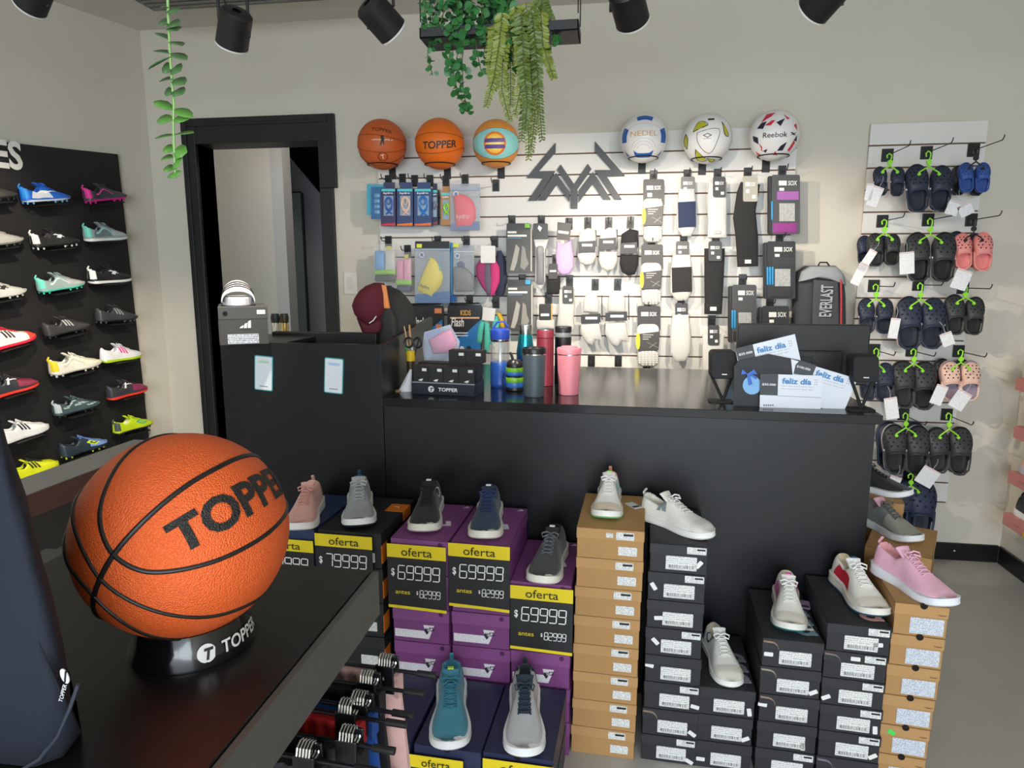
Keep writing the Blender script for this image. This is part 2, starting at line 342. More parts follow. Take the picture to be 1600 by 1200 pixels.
# grey ceiling panel near the doorway
c0 = on_z(240, 16, 2.62)
gp = thing('ceiling_unit', 'grey rectangular ventilation unit hung below the ceiling near the doorway', 'ceiling unit', (c0.x, c0.y, 2.62))
MB().box(0, 1.0, -.6, 0, 0, .07).build('casing', mat('#8b8a85', .5), gp, bevel=.006)
MB().box(0.01, .99, -.59, -.01, -.008, 0).build('grille_frame', mat('#5c5b58', .5), gp)
b = MB()
for k in range(14): b.box(.03, .97, -.57+k*.04, -.555+k*.04, -.014, -.008)
b.build('grille_bars', mat('#77756f', .5), gp)
# ================================================================= SHOES
def interp(tab, t):
    for (a, va), (b, vb) in zip(tab, tab[1:]):
        if t <= b:
            k = (t-a)/(b-a); k = k*k*(3-2*k) if len(tab) < 4 else k; return va+(vb-va)*k
    return tab[-1][1]
W_T = [(0, .20), (.015, .45), (.05, .72), (.12, .80), (.28, .74), (.42, .72), (.58, .90), (.70, 1.0), (.80, .97), (.88, .88), (.94, .70), (.98, .44), (1, .14)]
def wcurve(t, L): return interp(W_T, t)*L*.186
def mid(t): return .0  # lateral bend
class Shoe:
    """parametric lace-up shoe: heel at x=0, toe at x=L, sole on z=0"""
    def __init__(s, L=.27, kind='runner'):
        s.L = L; s.kind = kind; k = L/.27
        s.sole = {'runner': [(0, .036), (.15, .034), (.5, .026), (.8, .022), (1, .026)], 'court': [(0, .024), (.5, .021), (1, .023)], 'cleat': [(0, .012), (.5, .009), (1, .012)], 'turf': [(0, .018), (.5, .015), (1, .017)]}[kind]
        s.spring = {'runner': .014, 'court': .004, 'cleat': .007, 'turf': .006}[kind]
        s.base = .012*k if kind == 'cleat' else 0
        s.top = {'runner': [(0, .088), (.06, .105), (.14, .098), (.28, .083), (.36, .096), (.46, .094), (.62, .068), (.78, .050), (.90, .040), (.97, .028), (1, .012)],
                 'court': [(0, .080), (.06, .092), (.14, .086), (.28, .074), (.36, .090), (.46, .088), (.62, .064), (.78, .050), (.90, .042), (.97, .028), (1, .012)],
                 'cleat': [(0, .090), (.06, .104), (.14, .094), (.28, .074), (.36, .096), (.46, .094), (.62, .070), (.78, .054), (.90, .042), (.97, .024), (1, .010)],
                 'turf': [(0, .088), (.06, .100), (.14, .092), (.28, .074), (.36, .094), (.46, .092), (.62, .068), (.78, .053), (.90, .042), (.97, .025), (1, .010)]}[kind]
        s.k = k
    def z0(s, t): return s.base + s.spring*s.k*max(0, (t-.68)/.32)**2 + (.004*s.k*max(0, (.08-t)/.08) if s.kind == 'runner' else 0)
    def z1(s, t): return s.z0(t) + interp(s.sole, t)*s.k
    def opening(s, t): return max(0, min(1, min((t-.045)/.03, (.37-t)/.04)))
    def S(s, t, a, off=0):
        """point on the upper: t along length, a across (0 right rim .. 1 left rim)"""
        w = wcurve(t, s.L)*.94+off; zb = s.z1(t)-.004*s.k; h = interp(s.top, t)*s.k - zb + s.z0(t)*.0
        h = max(h, .004)+off; ph = math.pi*a; cy = math.cos(ph); sy = math.sin(ph)
        e = .62; y = -w*math.copysign(abs(cy)**.75, cy); z = h*abs(sy)**e
        pinch = 1-.22*(z/max(h, 1e-6))*(1 if t < .5 else max(0, 1-(t-.5)/.3)); y *= pinch
        o = s.opening(t)
        if o > 0 and .24 < a < .76:
            q = 1-abs(a-.5)/.26; q = min(1, q*1.9); z = z*(1-o*q)+(s.z1(t)+.012*s.k)*(o*q)
            y *= 1-.12*o
        return Vector((s.L*t, y, zb+z))
    def patch(s, ts, As, off=.0012):
        mb = MB(); v = [s.S(t, a, off) for t in ts for a in As]; n = len(As)
        return mb.add(v, [(i*n+j, i*n+j+1, (i+1)*n+j+1, (i+1)*n+j) for i in range(len(ts)-1) for j in range(n-1)])
    def quadpatch(s, mb, q, nu=5, nv=3, off=.0016):
        """patch between four (t, a) corners"""
        v = []
        for i in range(nu+1):
            for j in range(nv+1):
                u = i/nu; w = j/nv
                t = (q[0][0]*(1-u)+q[1][0]*u)*(1-w)+(q[3][0]*(1-u)+q[2][0]*u)*w; a = (q[0][1]*(1-u)+q[1][1]*u)*(1-w)+(q[3][1]*(1-u)+q[2][1]*u)*w
                v.append(s.S(t, a, off))
        return mb.add(v, [(i*(nv+1)+j, i*(nv+1)+j+1, (i+1)*(nv+1)+j+1, (i+1)*(nv+1)+j) for i in range(nu) for j in range(nv)])
def lsp(a, b, n): return [a+(b-a)*i/n for i in range(n+1)]
def make_shoe(t, L, kind, c, logo=None):
    """c: colours upper, sole, lining, lace, tongue, toe, heel, side, outsole, logo"""
    s = Shoe(L, kind); k = s.k; g = lambda n, d: c.get(n) or d
    up = mat(c['upper'], .72, var=.08, scale=90, bump=.25, bscale=900, sheen=.2) if kind in ('runner', 'court') else mat(c['upper'], .42, var=.08, scale=60)
    TS = [0, .012, .03, .05, .075, .1, .14, .19, .24, .29, .33, .36, .39, .43, .48, .54, .6, .66, .72, .78, .84, .89, .93, .96, .985, 1]
    N = 24; mb = MB(); ln = MB(); v = []
    AS = lsp(0, 1, N)
    for tt in TS: v += [s.S(tt, a) for a in AS]
    n = N+1; fu = []; fl = []
    for i in range(len(TS)-1):
        for j in range(N):
            f = (i*n+j, i*n+j+1, (i+1)*n+j+1, (i+1)*n+j); am = (AS[j]+AS[j+1])/2; tm = (TS[i]+TS[i+1])/2
            (fl if (.345 < am < .655 and s.opening(tm) > .5) else fu).append(f)
    fu.append(tuple(range(n)))
    mb.add(v, fu).build('upper', up, t, smooth=True, ang=None)
    ln.add(v, fl).build('lining', mat(g('lining', c['upper']), .9, var=.06), t, smooth=True, ang=None)
    # sole: outline lofted with a little flare
    def outline(f, zf):
        pts = []
        for sgn in (-1, 1):
            for tt in (TS if sgn < 0 else TS[::-1]): pts.append((L*.5+(tt*L-L*.5)*(1+(f-1)*.5), sgn*wcurve(tt, L)*f, zf(tt)))
        return pts
    fl_ = {'runner': 1.10, 'court': 1.05, 'cleat': .97, 'turf': 1.0}[kind]
    so = MB().rings([outline(fl_*.93, s.z0), outline(fl_*1.0, lambda q: s.z0(q)+.006*k), outline(fl_*.97, lambda q: s.z0(q)+(s.z1(q)-s.z0(q))*.55), outline(fl_*.98, s.z1)])
    so.build('sole', mat(c['sole'], .5, var=.04), t, smooth=True, ang=50)
    if c.get('outsole'):
        ou = MB().rings([outline(fl_*.90, lambda q: s.z0(q)-.0005), outline(fl_*.95, lambda q: s.z0(q)+.003*k)]); 
        if kind == 'runner': ou = MB().rings([[(x, y*1.004, z) for x, y, z in outline(fl_*.925, lambda q: s.z0(q)-.001)], [(x, y, z) for x, y, z in outline(fl_*1.012, lambda q: s.z0(q)+.007*k)]])
        ou.build('outsole', mat(c['outsole'], .6), t, smooth=True, ang=50)
    if kind == 'cleat':
        st = MB()
        for tt, yy in ((.06, -.6), (.06, .6), (.17, -.65), (.17, .65), (.60, -.75), (.60, .75), (.74, -.72), (.74, .72), (.86, -.6), (.86, .6), (.72, 0)):
            st.lathe([(.0045*k, 0), (.006*k, s.base+.003)], 10, TR(tt*L, yy*wcurve(tt, L), 0))
        st.build('studs', mat(g('studs', c['sole']), .4), t, kind='stuff')
    # tongue, laces
    tp = s.S(.36, .5); tw = .022*k
    tg = MB(); R = []
    for u, (dx, dz) in enumerate(((.46, .0), (.40, .010), (.345, .022), (.315, .034), (.305, .036))):
        z = s.S(max(dx, .395), .5).z-.002 if u < 2 else tp.z*0+interp(s.top, .36)*k+dz*k*.62
        wv = tw*(.85+.12*u); R.append([(dx*L, -wv, z-.006*k), (dx*L+.002, 0, z), (dx*L, wv, z-.006*k), (dx*L-.007*k, wv*.9, z-.010*k), (dx*L-.008*k, 0, z-.007*k), (dx*L-.007*k, -wv*.9, z-.010*k)])
    tg.rings(R).build('tongue', mat(g('tongue', c['upper']), .75, var=.06), t, smooth=True, sub=1)
    if c.get('lace'):
        # throat panel and crossing laces
        if c.get('throat'): s.patch(lsp(.395, .66, 7), lsp(.40, .60, 5), .0012).build('throat', mat(c['throat'], .8), t, smooth=True)
        la = MB(); nl = 6
        for i in range(nl):
            t0 = .405+i*.046; t1 = t0+.034; wv = .135-.008*i
            for sg in (1, -1):
                la.tube([s.S(t0+(t1-t0)*u, .5+sg*wv*(1-2*u), .0032*k+.0012*math.sin(math.pi*u)) for u in lsp(0, 1, 6)], .0027*k, 6, flat=.55)
        if c.get('bow', True):
            p = s.S(.40, .5, .006*k)
            for sg in (1, -1):
                la.tube([p, p+Vector((.006, sg*.012, .008))*k, p+Vector((.012, sg*.026, .004))*k, p+Vector((.022, sg*.022, -.004))*k, p+Vector((.012, sg*.006, .001))*k], .0025*k, 6)
        la.build('laces', mat(c['lace'], .85), t, smooth=True)
    if c.get('toe'): s.patch(lsp(.80, .995, 7), lsp(.02, .98, 16), .0011).build('toe_cap', mat(c['toe'], .7, var=.05, bump=.1, bscale=700), t, smooth=True)
    if c.get('heel'):
        mb = s.patch(lsp(.0, .10, 5), lsp(.02, .335, 6), .0014); m2 = s.patch(lsp(.0, .10, 5), lsp(.665, .98, 6), .0014); mb.add(m2.v, m2.f)
        hb = s.patch([0, .014], lsp(.02, .98, 16), .0016); mb.add(hb.v, hb.f); mb.build('heel_counter', mat(c['heel'], .55), t, smooth=True)
        MB().tube([s.S(.012, .5)+Vector((-.002, 0, -.012*k)), s.S(.03, .34)*.0+Vector((-.004*k, 0, interp(s.top, .05)*k*.94)), Vector((.006*k, 0, interp(s.top, .06)*k*1.06))], .006*k, 6, flat=.6).build('heel_tab', mat(c['heel'], .55), t, smooth=True)
    if c.get('side'):
        mb = MB()
        for sg in (0, 1):
            A = lambda a: a if sg == 0 else 1-a
            s.quadpatch(mb, [(.14, A(.02)), (.56, A(.02)), (.50, A(.16)), (.20, A(.22))], 8, 4, .0013)
        mb.build('side_panel', mat(c['side'], .6), t, smooth=True)
    if logo:
        mb = MB()
        for sg in (0, 1):
            A = lambda a: a if sg == 0 else 1-a
            if logo == 'stripes':
                for i in range(3): x = .42+i*.062; s.quadpatch(mb, [(x, A(.10)), (x+.034, A(.10)), (x-.02, A(.33)), (x-.054, A(.33))], 2, 6, .0022)
            elif logo == 'swoosh':
                s.quadpatch(mb, [(.20, A(.20)), (.44, A(.09)), (.52, A(.17)), (.22, A(.17))], 8, 2, .0022); s.quadpatch(mb, [(.44, A(.09)), (.68, A(.30)), (.66, A(.30)), (.50, A(.18))], 8, 2, .0022)
            elif logo == 'dart':
                s.quadpatch(mb, [(.40, A(.20)), (.62, A(.20)), (.62, A(.24)), (.46, A(.25))], 4, 2, .0022); s.quadpatch(mb, [(.46, A(.12)), (.54, A(.12)), (.60, A(.30)), (.55, A(.30))], 3, 4, .0024)
            elif logo == 'diamond':
                for q, o_ in (([(.50, A(.17)), (.66, A(.10)), (.78, A(.24)), (.60, A(.33))], .002),):
                    s.quadpatch(mb, q, 6, 5, o_)
                m2 = MB(); s.quadpatch(m2, [(.555, A(.185)), (.655, A(.145)), (.725, A(.24)), (.62, A(.285))], 4, 4, .0030); m2.build('emblem_inner', mat(c['logo2'], .5), t, smooth=True)
                m3 = MB(); s.quadpatch(m3, [(.605, A(.205)), (.655, A(.19)), (.685, A(.235)), (.63, A(.25))], 2, 2, .0040); m3.build('emblem_core', mat(c['logo'], .5), t, smooth=True)
            elif logo == 'cat':
                s.quadpatch(mb, [(.36, A(.12)), (.41, A(.12)), (.45, A(.36)), (.42, A(.36))], 2, 5, .0022); s.quadpatch(mb, [(.40, A(.26)), (.44, A(.24)), (.58, A(.34)), (.56, A(.37))], 4, 2, .0022); s.quadpatch(mb, [(.33, A(.32)), (.36, A(.36)), (.45, A(.27)), (.43, A(.24))], 3, 2, .0022)
            elif logo == 'arrow':
                s.quadpatch(mb, [(.36, A(.10)), (.42, A(.10)), (.40, A(.30)), (.34, A(.32))], 2, 5, .0022); s.quadpatch(mb, [(.28, A(.12)), (.33, A(.10)), (.40, A(.28)), (.36, A(.31))], 2, 5, .0022); s.quadpatch(mb, [(.29, A(.16)), (.40, A(.16)), (.40, A(.20)), (.30, A(.20))], 4, 2, .0024)
            elif logo == 'ring':
                m = 14
                for i in range(m):
                    a0 = 2*math.pi*i/m; a1 = 2*math.pi*(i+1)/m; f = lambda a_, r: (.26+.085*r*math.cos(a_), A(.22+.13*r*math.sin(a_)))
                    s.quadpatch(mb, [f(a0, 1), f(a1, 1), f(a1, .72), f(a0, .72)], 1, 1, .0022)
            elif logo == 'bolt':
                s.quadpatch(mb, [(.22, A(.08)), (.44, A(.22)), (.42, A(.25)), (.20, A(.12))], 6, 2, .0022); s.quadpatch(mb, [(.36, A(.25)), (.44, A(.22)), (.60, A(.10)), (.56, A(.10))], 6, 2, .0022)
        mb.build('side_emblem', mat(g('logo', '#f2f2f2'), .45), t, smooth=True)
    if c.get('streaks'):
        mb = MB()
        for i, cc in enumerate(lsp(.16, .9, 9)):
            for sg in (0, 1):
                A = lambda a: a if sg == 0 else 1-a
                a0 = .08+.07*(i % 3); s.quadpatch(mb, [(cc, A(a0)), (min(.99, cc+.13), A(a0+.03)), (min(.99, cc+.12), A(a0+.07)), (cc-.02, A(a0+.045))], 4, 2, .0019)
        mb.build('streaks', mat(c['streaks'], .5), t, smooth=True)
    if c.get('fade'):   # coloured forefoot
        s.patch(lsp(.56, .995, 9), lsp(.05, .95, 16), .0010).build('forefoot', mat(c['fade'], .45, var=.25, scale=70), t, smooth=True)
    if c.get('patch'):  # small badge on tongue
        MB().box(.300*L, .335*L, -.008*k, .008*k, interp(s.top, .36)*k+.020*k, interp(s.top, .36)*k+.024*k).build('tongue_badge', mat(c['patch'], .5), t, bevel=.0006)
    return s
def place_shoe(name, label, heel, toe, kind, c, logo=None, group=None, up=None, Lclip=(.20, .31), L=None, cat='shoe'):
    """stand a shoe with its heel and toe at two world points"""
    h = Vector(heel); d = Vector(toe)-h; L = L or max(Lclip[0], min(Lclip[1], d.length)); x = d.normalized(); z = Vector(up or (0, 0, 1)); y = z.cross(x).normalized(); z = x.cross(y)
    m = Vector(heel)+d*.5-x*(L/2); R = Matrix((x, y, z)).transposed()
    t = thing(name, label, cat, m, R, group); make_shoe(t, L, kind, c, logo); return t

# ================================================================= FOOTBALL SHOE WALL
PO = .02
def lw(x, y, off=PO): return on_p(x, y, LC+LN*off, LN)
sp = thing('shoe_display_panel', 'large black display panel of football shoes on the side wall', 'display panel')
TL = lw(-160, 204); TRr = lw(184, 241); BR = lw(266, 985); BL = lw(-160, 1330)
b = MB(); q = [TL, TRr, BR, BL]; b.rings([q, [p-LN*(PO-.002) for p in q]]); b.build('board', mat('#1d1c1c', .55, var=.12, scale=6), sp)
LR = Matrix((-LD, -LN, Vector((0, 0, 1)))).transposed().to_4x4()       # local x towards the corner, facing into the room
def wall_text(s, x0, y0, x1, y1, m, bold=0):
    a = lw(x0, (y0+y1)/2, PO+.004); b_ = lw(x1, (y0+y1)/2, PO+.004); u = lw((x0+x1)/2, y0, PO+.004); d = lw((x0+x1)/2, y1, PO+.004)
    T = Matrix.Translation((a+b_)/2) @ LR; mb = MB(); v, f = text2d(s, (b_-a).length, (u-d).length, bold)
    mb.add([(x, 0, y) for x, y in v], f, T); return mb.build('lettering', m, sp)
wall_text('ES', -9, 219, 34, 264, mat('#e6e3da', .5, var=0), .03)
C_ = dict
wall_shoes = [
 # x_heel, y_heel, x_toe, y_toe (bottom line), kind, colours, logo, label
 (140, 318, 193, 312, 'cleat', C_(upper='#4b4b50', sole='#e0218a', lining='#1b1b1e', heel='#ee2d95', logo='#f04aa5', side='#39393d', lace='#3c3c40', studs='#e0218a'), 'bolt', 'grey football boot with a hot pink heel and bolt on the black display panel'),
 (133, 377, 198, 373, 'turf', C_(upper='#9aa6a6', sole='#eef0ec', lining='#26282a', heel='#6fd3bd', logo='#8fe0cf', side='#6e7c7c', fade='#b9c2c0', lace='#8d9a98'), 'bolt', 'grey and mint indoor football shoe with flat white sole on the black display panel'),
 (140, 443, 204, 438, 'turf', C_(upper='#242427', sole='#f0f0ec', lining='#1c1c1e', heel='#f0f0ec', logo='#e8eef0', lace='#2a2a2d'), 'dart', 'black indoor football shoe with white heel and flat white sole on the black display panel'),
 (153, 505, 212, 500, 'cleat', C_(upper='#3c3c3f', sole='#2c2c2f', lining='#161618', logo='#9a9a9c', lace='#39393c', studs='#55555a'), 'stripes', 'charcoal football boot with grey stripes in the display column beside the wall corner'),
 (162, 566, 217, 557, 'turf', C_(upper='#eeecec', sole='#b9d92c', lining='#c9c6c6', logo='#f0379c', lace='#e4e2e2'), 'stripes', 'white football shoe with pink stripes and a lime green sole'),
 (173, 624, 226, 609, 'turf', C_(upper='#3a3a40', sole='#f0402c', lining='#151517', fade='#8d2f55', logo='#f1efec', lace='#4a3a44'), 'cat', 'black and purple football shoe with a red sole beside the wall corner'),
 (182, 680, 235, 664, 'cleat', C_(upper='#c7df1e', sole='#3b423f', lining='#f1ecd0', heel='#4a5250', logo='#35b98c', logo2='#bfe02c', lace='#c7df1e', studs='#222'.replace('#222', '#222222')), 'diamond', 'lime yellow football boot with a green diamond emblem'),
 (38, 319, 108, 314, 'cleat', C_(upper='#2465c8', sole='#d7dde4', lining='#1d5fae', heel='#1f86d6', logo='#ffffff', side='#d9dde2', lace='#2a6bd0', studs='#58a6d8'), 'swoosh', 'bright blue football boot with a white tick emblem'),
 (55, 390, 122, 382, 'cleat', C_(upper='#2b2a2a', sole='#1c1c1c', lining='#4b4844', heel='#e9e6df', logo='#dfeceb', lace='#2b2a2a', studs='#e8e6e0'), 'dart', 'black football boot with a cream heel collar and white studs'),
 (66, 459, 128, 448, 'cleat', C_(upper='#9fb0ac', sole='#58d0b2', lining='#23272a', heel='#74dcc4', logo='#e5f4f0', fade='#b7b9b7', lace='#90a5a0', studs='#41c9a6'), 'bolt', 'grey and mint football boot with mint studs'),
 (76, 528, 136, 513, 'cleat', C_(upper='#3b3a3a', sole='#2b2b2d', lining='#0f0f10', logo='#b9b7b3', lace='#3b3a3a', studs='#3a3a3c'), 'stripes', 'charcoal football boot with pale stripes in the middle display column'),
 (80, 590, 158, 570, 'cleat', C_(upper='#ece7d8', sole='#d9d4c6', lining='#b3a793', heel='#ecd021', logo='#cfc9ba', lace='#ece7d8', fade='#efe6c8', studs='#d9d4c6'), 'bolt', 'cream football boot with a yellow heel'),
 (88, 653, 153, 634, 'cleat', C_(upper='#46575c', sole='#2b3436', lining='#131719', heel='#b9c3c4', streaks='#a9bcbb', lace='#5a6c70', studs='#2b3436'), None, 'dark grey football boot with pale camouflage streaks'),
 (96, 718, 167, 694, 'cleat', C_(upper='#2c3742', sole='#22303b', lining='#171c21', fade='#7897d6', logo='#d6ee2a', logo2='#33393c', lace='#6f8fd0', studs='#c4dc2a'), 'diamond', 'navy and sky blue football boot with a lime diamond emblem'),
 (-45, 316, 18, 311, 'cleat', C_(upper='#393835', sole='#252524', lining='#161616', lace='#393835'), None, 'plain charcoal football boot under the white panel lettering'),
 (-40, 390, 32, 380, 'cleat', C_(upper='#b5b3a9', sole='#8f8d86', lining='#6c6a64', lace='#b5b3a9', studs='#4a4945'), None, 'plain pale grey football boot on the black display panel'),
 (-34, 473, 36, 460, 'cleat', C_(upper='#d5d3c9', sole='#d9d7cf', lining='#8a887f', logo='#2b2b2b', lace='#d5d3c9'), 'dart', 'off white football boot with a black arrow emblem'),
 (-28, 552, 56, 527, 'turf', C_(upper='#efe9e2', sole='#e8243c', lining='#c9c2ba', toe='#f0503e', logo='#2b2526', lace='#e0303f'), 'stripes', 'white and red football shoe with black stripes and a red sole'),
 (-20, 624, 60, 600, 'turf', C_(upper='#33343a', sole='#ef3f2c', lining='#131315', fade='#8c3048', logo='#f1efec', lace='#4a3a44'), 'cat', 'black and purple football shoe with a red sole above the white striped one'),
 (0, 694, 75, 668, 'turf', C_(upper='#ebeae6', sole='#e4e3df', lining='#9c9b97', logo='#262626', lace='#ebeae6'), 'stripes', 'white football shoe with three black stripes'),
 (24, 752, 84, 728, 'turf', C_(upper='#dde21e', sole='#c9d01c', lining='#2a2a1c', logo='#2c2e2c', lace='#2c2e2c'), 'stripes', 'yellow football shoe with black stripes above the grey rail'),
]
tilt_up = (LN*.12+Vector((0, 0, 1))).normalized()
for xh, yh, xt, yt, kind, cc, lg, lab in wall_shoes:
    h = lw(xh, yh, .075); e = lw(xt, yt, .075); place_shoe('football_shoe', lab, h, e, kind, cc, lg, group='football shoes on the wall panel', up=tilt_up, Lclip=(.22, .30), cat='football shoe')
    # slim bracket under the shoe
    m = (h+e)/2-Vector((0, 0, .008)); x = (e-h).normalized(); t = thing('shoe_bracket', cap_words('slim black bracket under the '+lab), 'bracket', m, Matrix((x, -LN, Vector((0, 0, 1)))).transposed(), group='shoe brackets on the wall panel')
    MB().box(-.06, .06, -.055, .054, -.006, -.001).build('ledge', mat('#161616', .5), t, bevel=.001); MB().box(-.06, .06, .050, .054, -.04, -.001).build('back_plate', mat('#161616', .5), t)
# ================================================================= SHOE BOXES
def sticker(parent, name, w, h, T, base='#e6e6e2', ink='#9c9ea2', sx=420, sz=240, thr=.47):
    return MB().prism(rrect(w, h, .0015, 2), 0, .0006, T @ FZ).build(name, print_mat(base, ink, sx, sz, thr), parent)
WHT = mat('#e9e8e4', .5, var=.01)
def shoe_box(label, cat_name, x, y, z, w, d, h, rz, m, ml, group, deco=None, jit=.0):
    """x,y,z: middle of the front bottom edge; the short end faces the room"""
    t = thing(cat_name, label, 'shoe box', (x+random.uniform(-jit, jit), y, z), (0, 0, rz+random.uniform(-jit, jit)*2), group)
    lh = h*.36
    MB().box(-w/2+.002, w/2-.002, .002, d-.002, 0, h-.003).build('box_body', m, t, bevel=.001)
    b = MB(); b.box(-w/2, w/2, 0, d, h-.0025, h); b.box(-w/2, w/2, 0, .0018, h-lh, h); b.box(-w/2, w/2, d-.0018, d, h-lh, h); b.box(-w/2, -w/2+.0018, 0, d, h-lh, h); b.box(w/2-.0018, w/2, 0, d, h-lh, h)
    b.build('lid', ml, t, bevel=.0007)
    if deco: deco(t, w, d, h)
    return t
def front(x, z, y=-.0006): return TR(x, y, z)
KRAFT = mat('#b08653', .75, var=.07, scale=18); KRAFTL = mat('#b88e5b', .75, var=.07, scale=18)
DARK = mat('#26262a', .6, var=.08, scale=20); DARKL = mat('#2c2c30', .6, var=.08, scale=20)
PURP = mat('#793f77', .5, var=.05, scale=12); PURPL = mat('#854a83', .5, var=.05, scale=12)
NAVY = mat('#262a45', .45, var=.06, scale=12); NAVYL = mat('#2b3050', .45, var=.06, scale=12)
def deco_kraft(i, n):
    def f(t, w, d, h):
        sticker(t, 'price_sticker', .05, .022, front(w*.22, h-.018, -.0008)); sticker(t, 'size_sticker', .052, .026, front(w*.26, h*.30, .0012))
        MB().box(w*.22-.005, w*.22+.022, -.0020, -.0013, h-.017, h-.011).build('price_bar', mat('#17171a', .5), t)
        if i == n-1: sticker(t, 'tiny_sticker', .02, .013, front(-.002, h-.018, -.0008))
    return f
def swirl(t, w, h, colr, kind):
    mb = MB()
    if kind == 'arc':
        a = [(-w/2+.002, h-.004), (-w/2+.022, h-.005)]+[(-w/2+.022+.020*math.sin(q), h-.025+.020*math.cos(q)) for q in lsp(0, 1.5, 6)]
        mb.tube([(x, -.0022, z-.004) for x, z in a], .006, 6, flat=.15)
    build = mb.build('printed_swirl', mat(colr, .5), t)
def deco_dark(lb, ps, sw=None, shift=0, tp=None):
    def f(t, w, d, h):
        sticker(t, 'size_label', .084, .040, front(.008+shift, h*.36, .0010), ink='#a9abae', sx=420, sz=170)
        MB().box(-.026+shift, .044+shift, .0002, .0006, h*.36-.015, h*.36-.006).build('barcode', print_mat('#e6e6e2', '#55575c', 1500, 1, .5), t)
        if lb: sticker(t, 'price_sticker', .052, .020, front(w*.5-.031, h-.014, -.0008)); MB().box(w*.5-.03, w*.5-.008, -.0020, -.0013, h-.013, h-.008).build('price_bar', mat('#17171a', .5), t)
        px, pz, pr = ps; MB().prism(rrect(.024, .012, .002, 2), 0, .0006, TR(px, .001 if pz < h*.6 else -.001, pz, ry=pr) @ FZ).build('tiny_sticker', WHT, t)
        if sw: swirl(t, w, h, sw, 'arc')
        if tp: tp(t, w, d, h)
    return f
def lid_letters(colr):
    def f(t, w, d, h):
        for k in range(3):
            b = MB(); y = d*.20+k*.054; cx = w*.27
            b.tube([(cx+.020*math.cos(a), y+.018*math.sin(a), h+.0004) for a in lsp(0, 2*math.pi, 18)], .008, 6, flat=.06); b.box(cx+.016, cx+.030, y-.020, y-.008, h, h+.0009)
            b.build('lid_letter', mat(colr, .5), t)
    return f
YF = 1.815
ORD = ('bottom', 'second', 'third', 'fourth', 'fifth', 'sixth', 'seventh', 'eighth')
# stack 1: kraft
for i in range(8):
    shoe_box('plain kraft shoe box, %s in the tall stack of eight' % ('topmost' if i == 7 else ORD[i]), 'shoe_box', -.007+.0012*i, YF-.002*i, .0895*i, .188, .30, .0893, math.radians(-2.2), KRAFT, KRAFTL, 'kraft boxes of the plain stack', deco_kraft(i, 8), .002)
# stack 2: black
sp2 = [(.06, .012, .5), (.064, .018, .6), (.066, .02, .2), (-.066, .05, .2), (-.05, .042, .8), (-.045, .03, -.1), (-.062, .04, 1), (.056, .03, -.9)]
for i in range(8):
    shoe_box('black shoe box, %s in the stack next to the tall kraft one' % ('topmost' if i == 7 else ORD[i]), 'shoe_box', .183+.0008*i, YF, .0845*i, .158, .30, .0843, math.radians(-2.5), DARK, DARKL, 'black boxes beside the kraft stack', deco_dark(i in (0, 2, 4, 6, 7), sp2[i], '#b9a48e' if i == 1 else None), .002)
MB().box(0, 0, 0, 0, 0, 0)
for i in range(3):
    shoe_box('black shoe box in the low stack of three, %s' % ('bottom', 'middle', 'top with grey lid letters')[i], 'shoe_box', .337, YF-.005, .0855*i, .158, .30, .0853, math.radians(-2), DARK, DARKL, 'black boxes of the stack of three', deco_dark(False, [(-.062, .025, 0), (.06, .02, -.5), (.064, .02, 1.4)][i], tp=lid_letters('#8f8f95') if i == 2 else None), .002)
for i in range(5):
    shoe_box('black shoe box, %s in the stack of five under a pink-sided shoe' % ('topmost' if i == 4 else ORD[i]), 'shoe_box', .505, YF-.01, .0845*i, .160, .30, .0843, math.radians(-3), DARK, DARKL, 'black boxes of the stack of five', deco_dark(i == 0, [(.05, .02, 1.2), (.045, .02, 1.5), (-.07, .05, .1), (.062, .02, -.5), (-.062, .036, 0)][i], [None, None, '#cdb09a', '#d8d2b4', '#d8b49a'][i], tp=lid_letters('#7f9aa4') if i == 4 else None), .002)
for i in range(6):
    shoe_box('black shoe box, %s in the stack of six under a red-badged shoe' % ('topmost' if i == 5 else ORD[i]), 'shoe_box', .668, YF-.015, .0805*i, .160, .30, .0803, math.radians(-4), DARK, DARKL, 'black boxes of the stack of six', deco_dark(i in (1, 2, 3, 4, 5), [(-.05, .02, 0), (.062, .02, -.6), (.064, .02, 1.5), (-.066, .02, -.5), (.0, .064, 0), (.05, .03, -.1)][i], ['#a79bb5', None, None, None, '#b3a7a4', None][i], tp=lid_letters('#dba398') if i == 5 else None), .002)
def deco_topper(green):
    def f(t, w, d, h):
        sticker(t, 'size_label', .082, .046, front(.016, h*.33, .0012), '#d5dbe4', '#8c93a2', 420, 220)
        MB().lathe([(.009, 0), (.009, .0008)], 14, TR(.004, -.0012, h-.002, rx=math.pi/2)).build('finger_hole', mat('#120d08', .9), t)
        add_text(MB(), 'Topper', .02, .005, front(w*.5-.016, h-.024, -.0012), .02).build('brand_mark', mat('#5d4428', .6), t)
        if green: MB().prism(rrect(.02, .013, .002), 0, .0006, TR(-.03, -.001, h-.022, ry=.5) @ FZ).build('green_sticker', mat('#4ed65a', .5), t)
    return f
for i in range(6):
    shoe_box('kraft shoe box with finger hole, %s under the pink running shoe' % (ORD[i]+' of the stack' if i < 5 else 'topmost'), 'shoe_box', .812+.004*i, YF+.01, .0905*i, .125+.006, .29, .0903, math.radians(-6), KRAFT, KRAFTL, 'kraft boxes with finger holes', deco_topper(i == 1), .002)
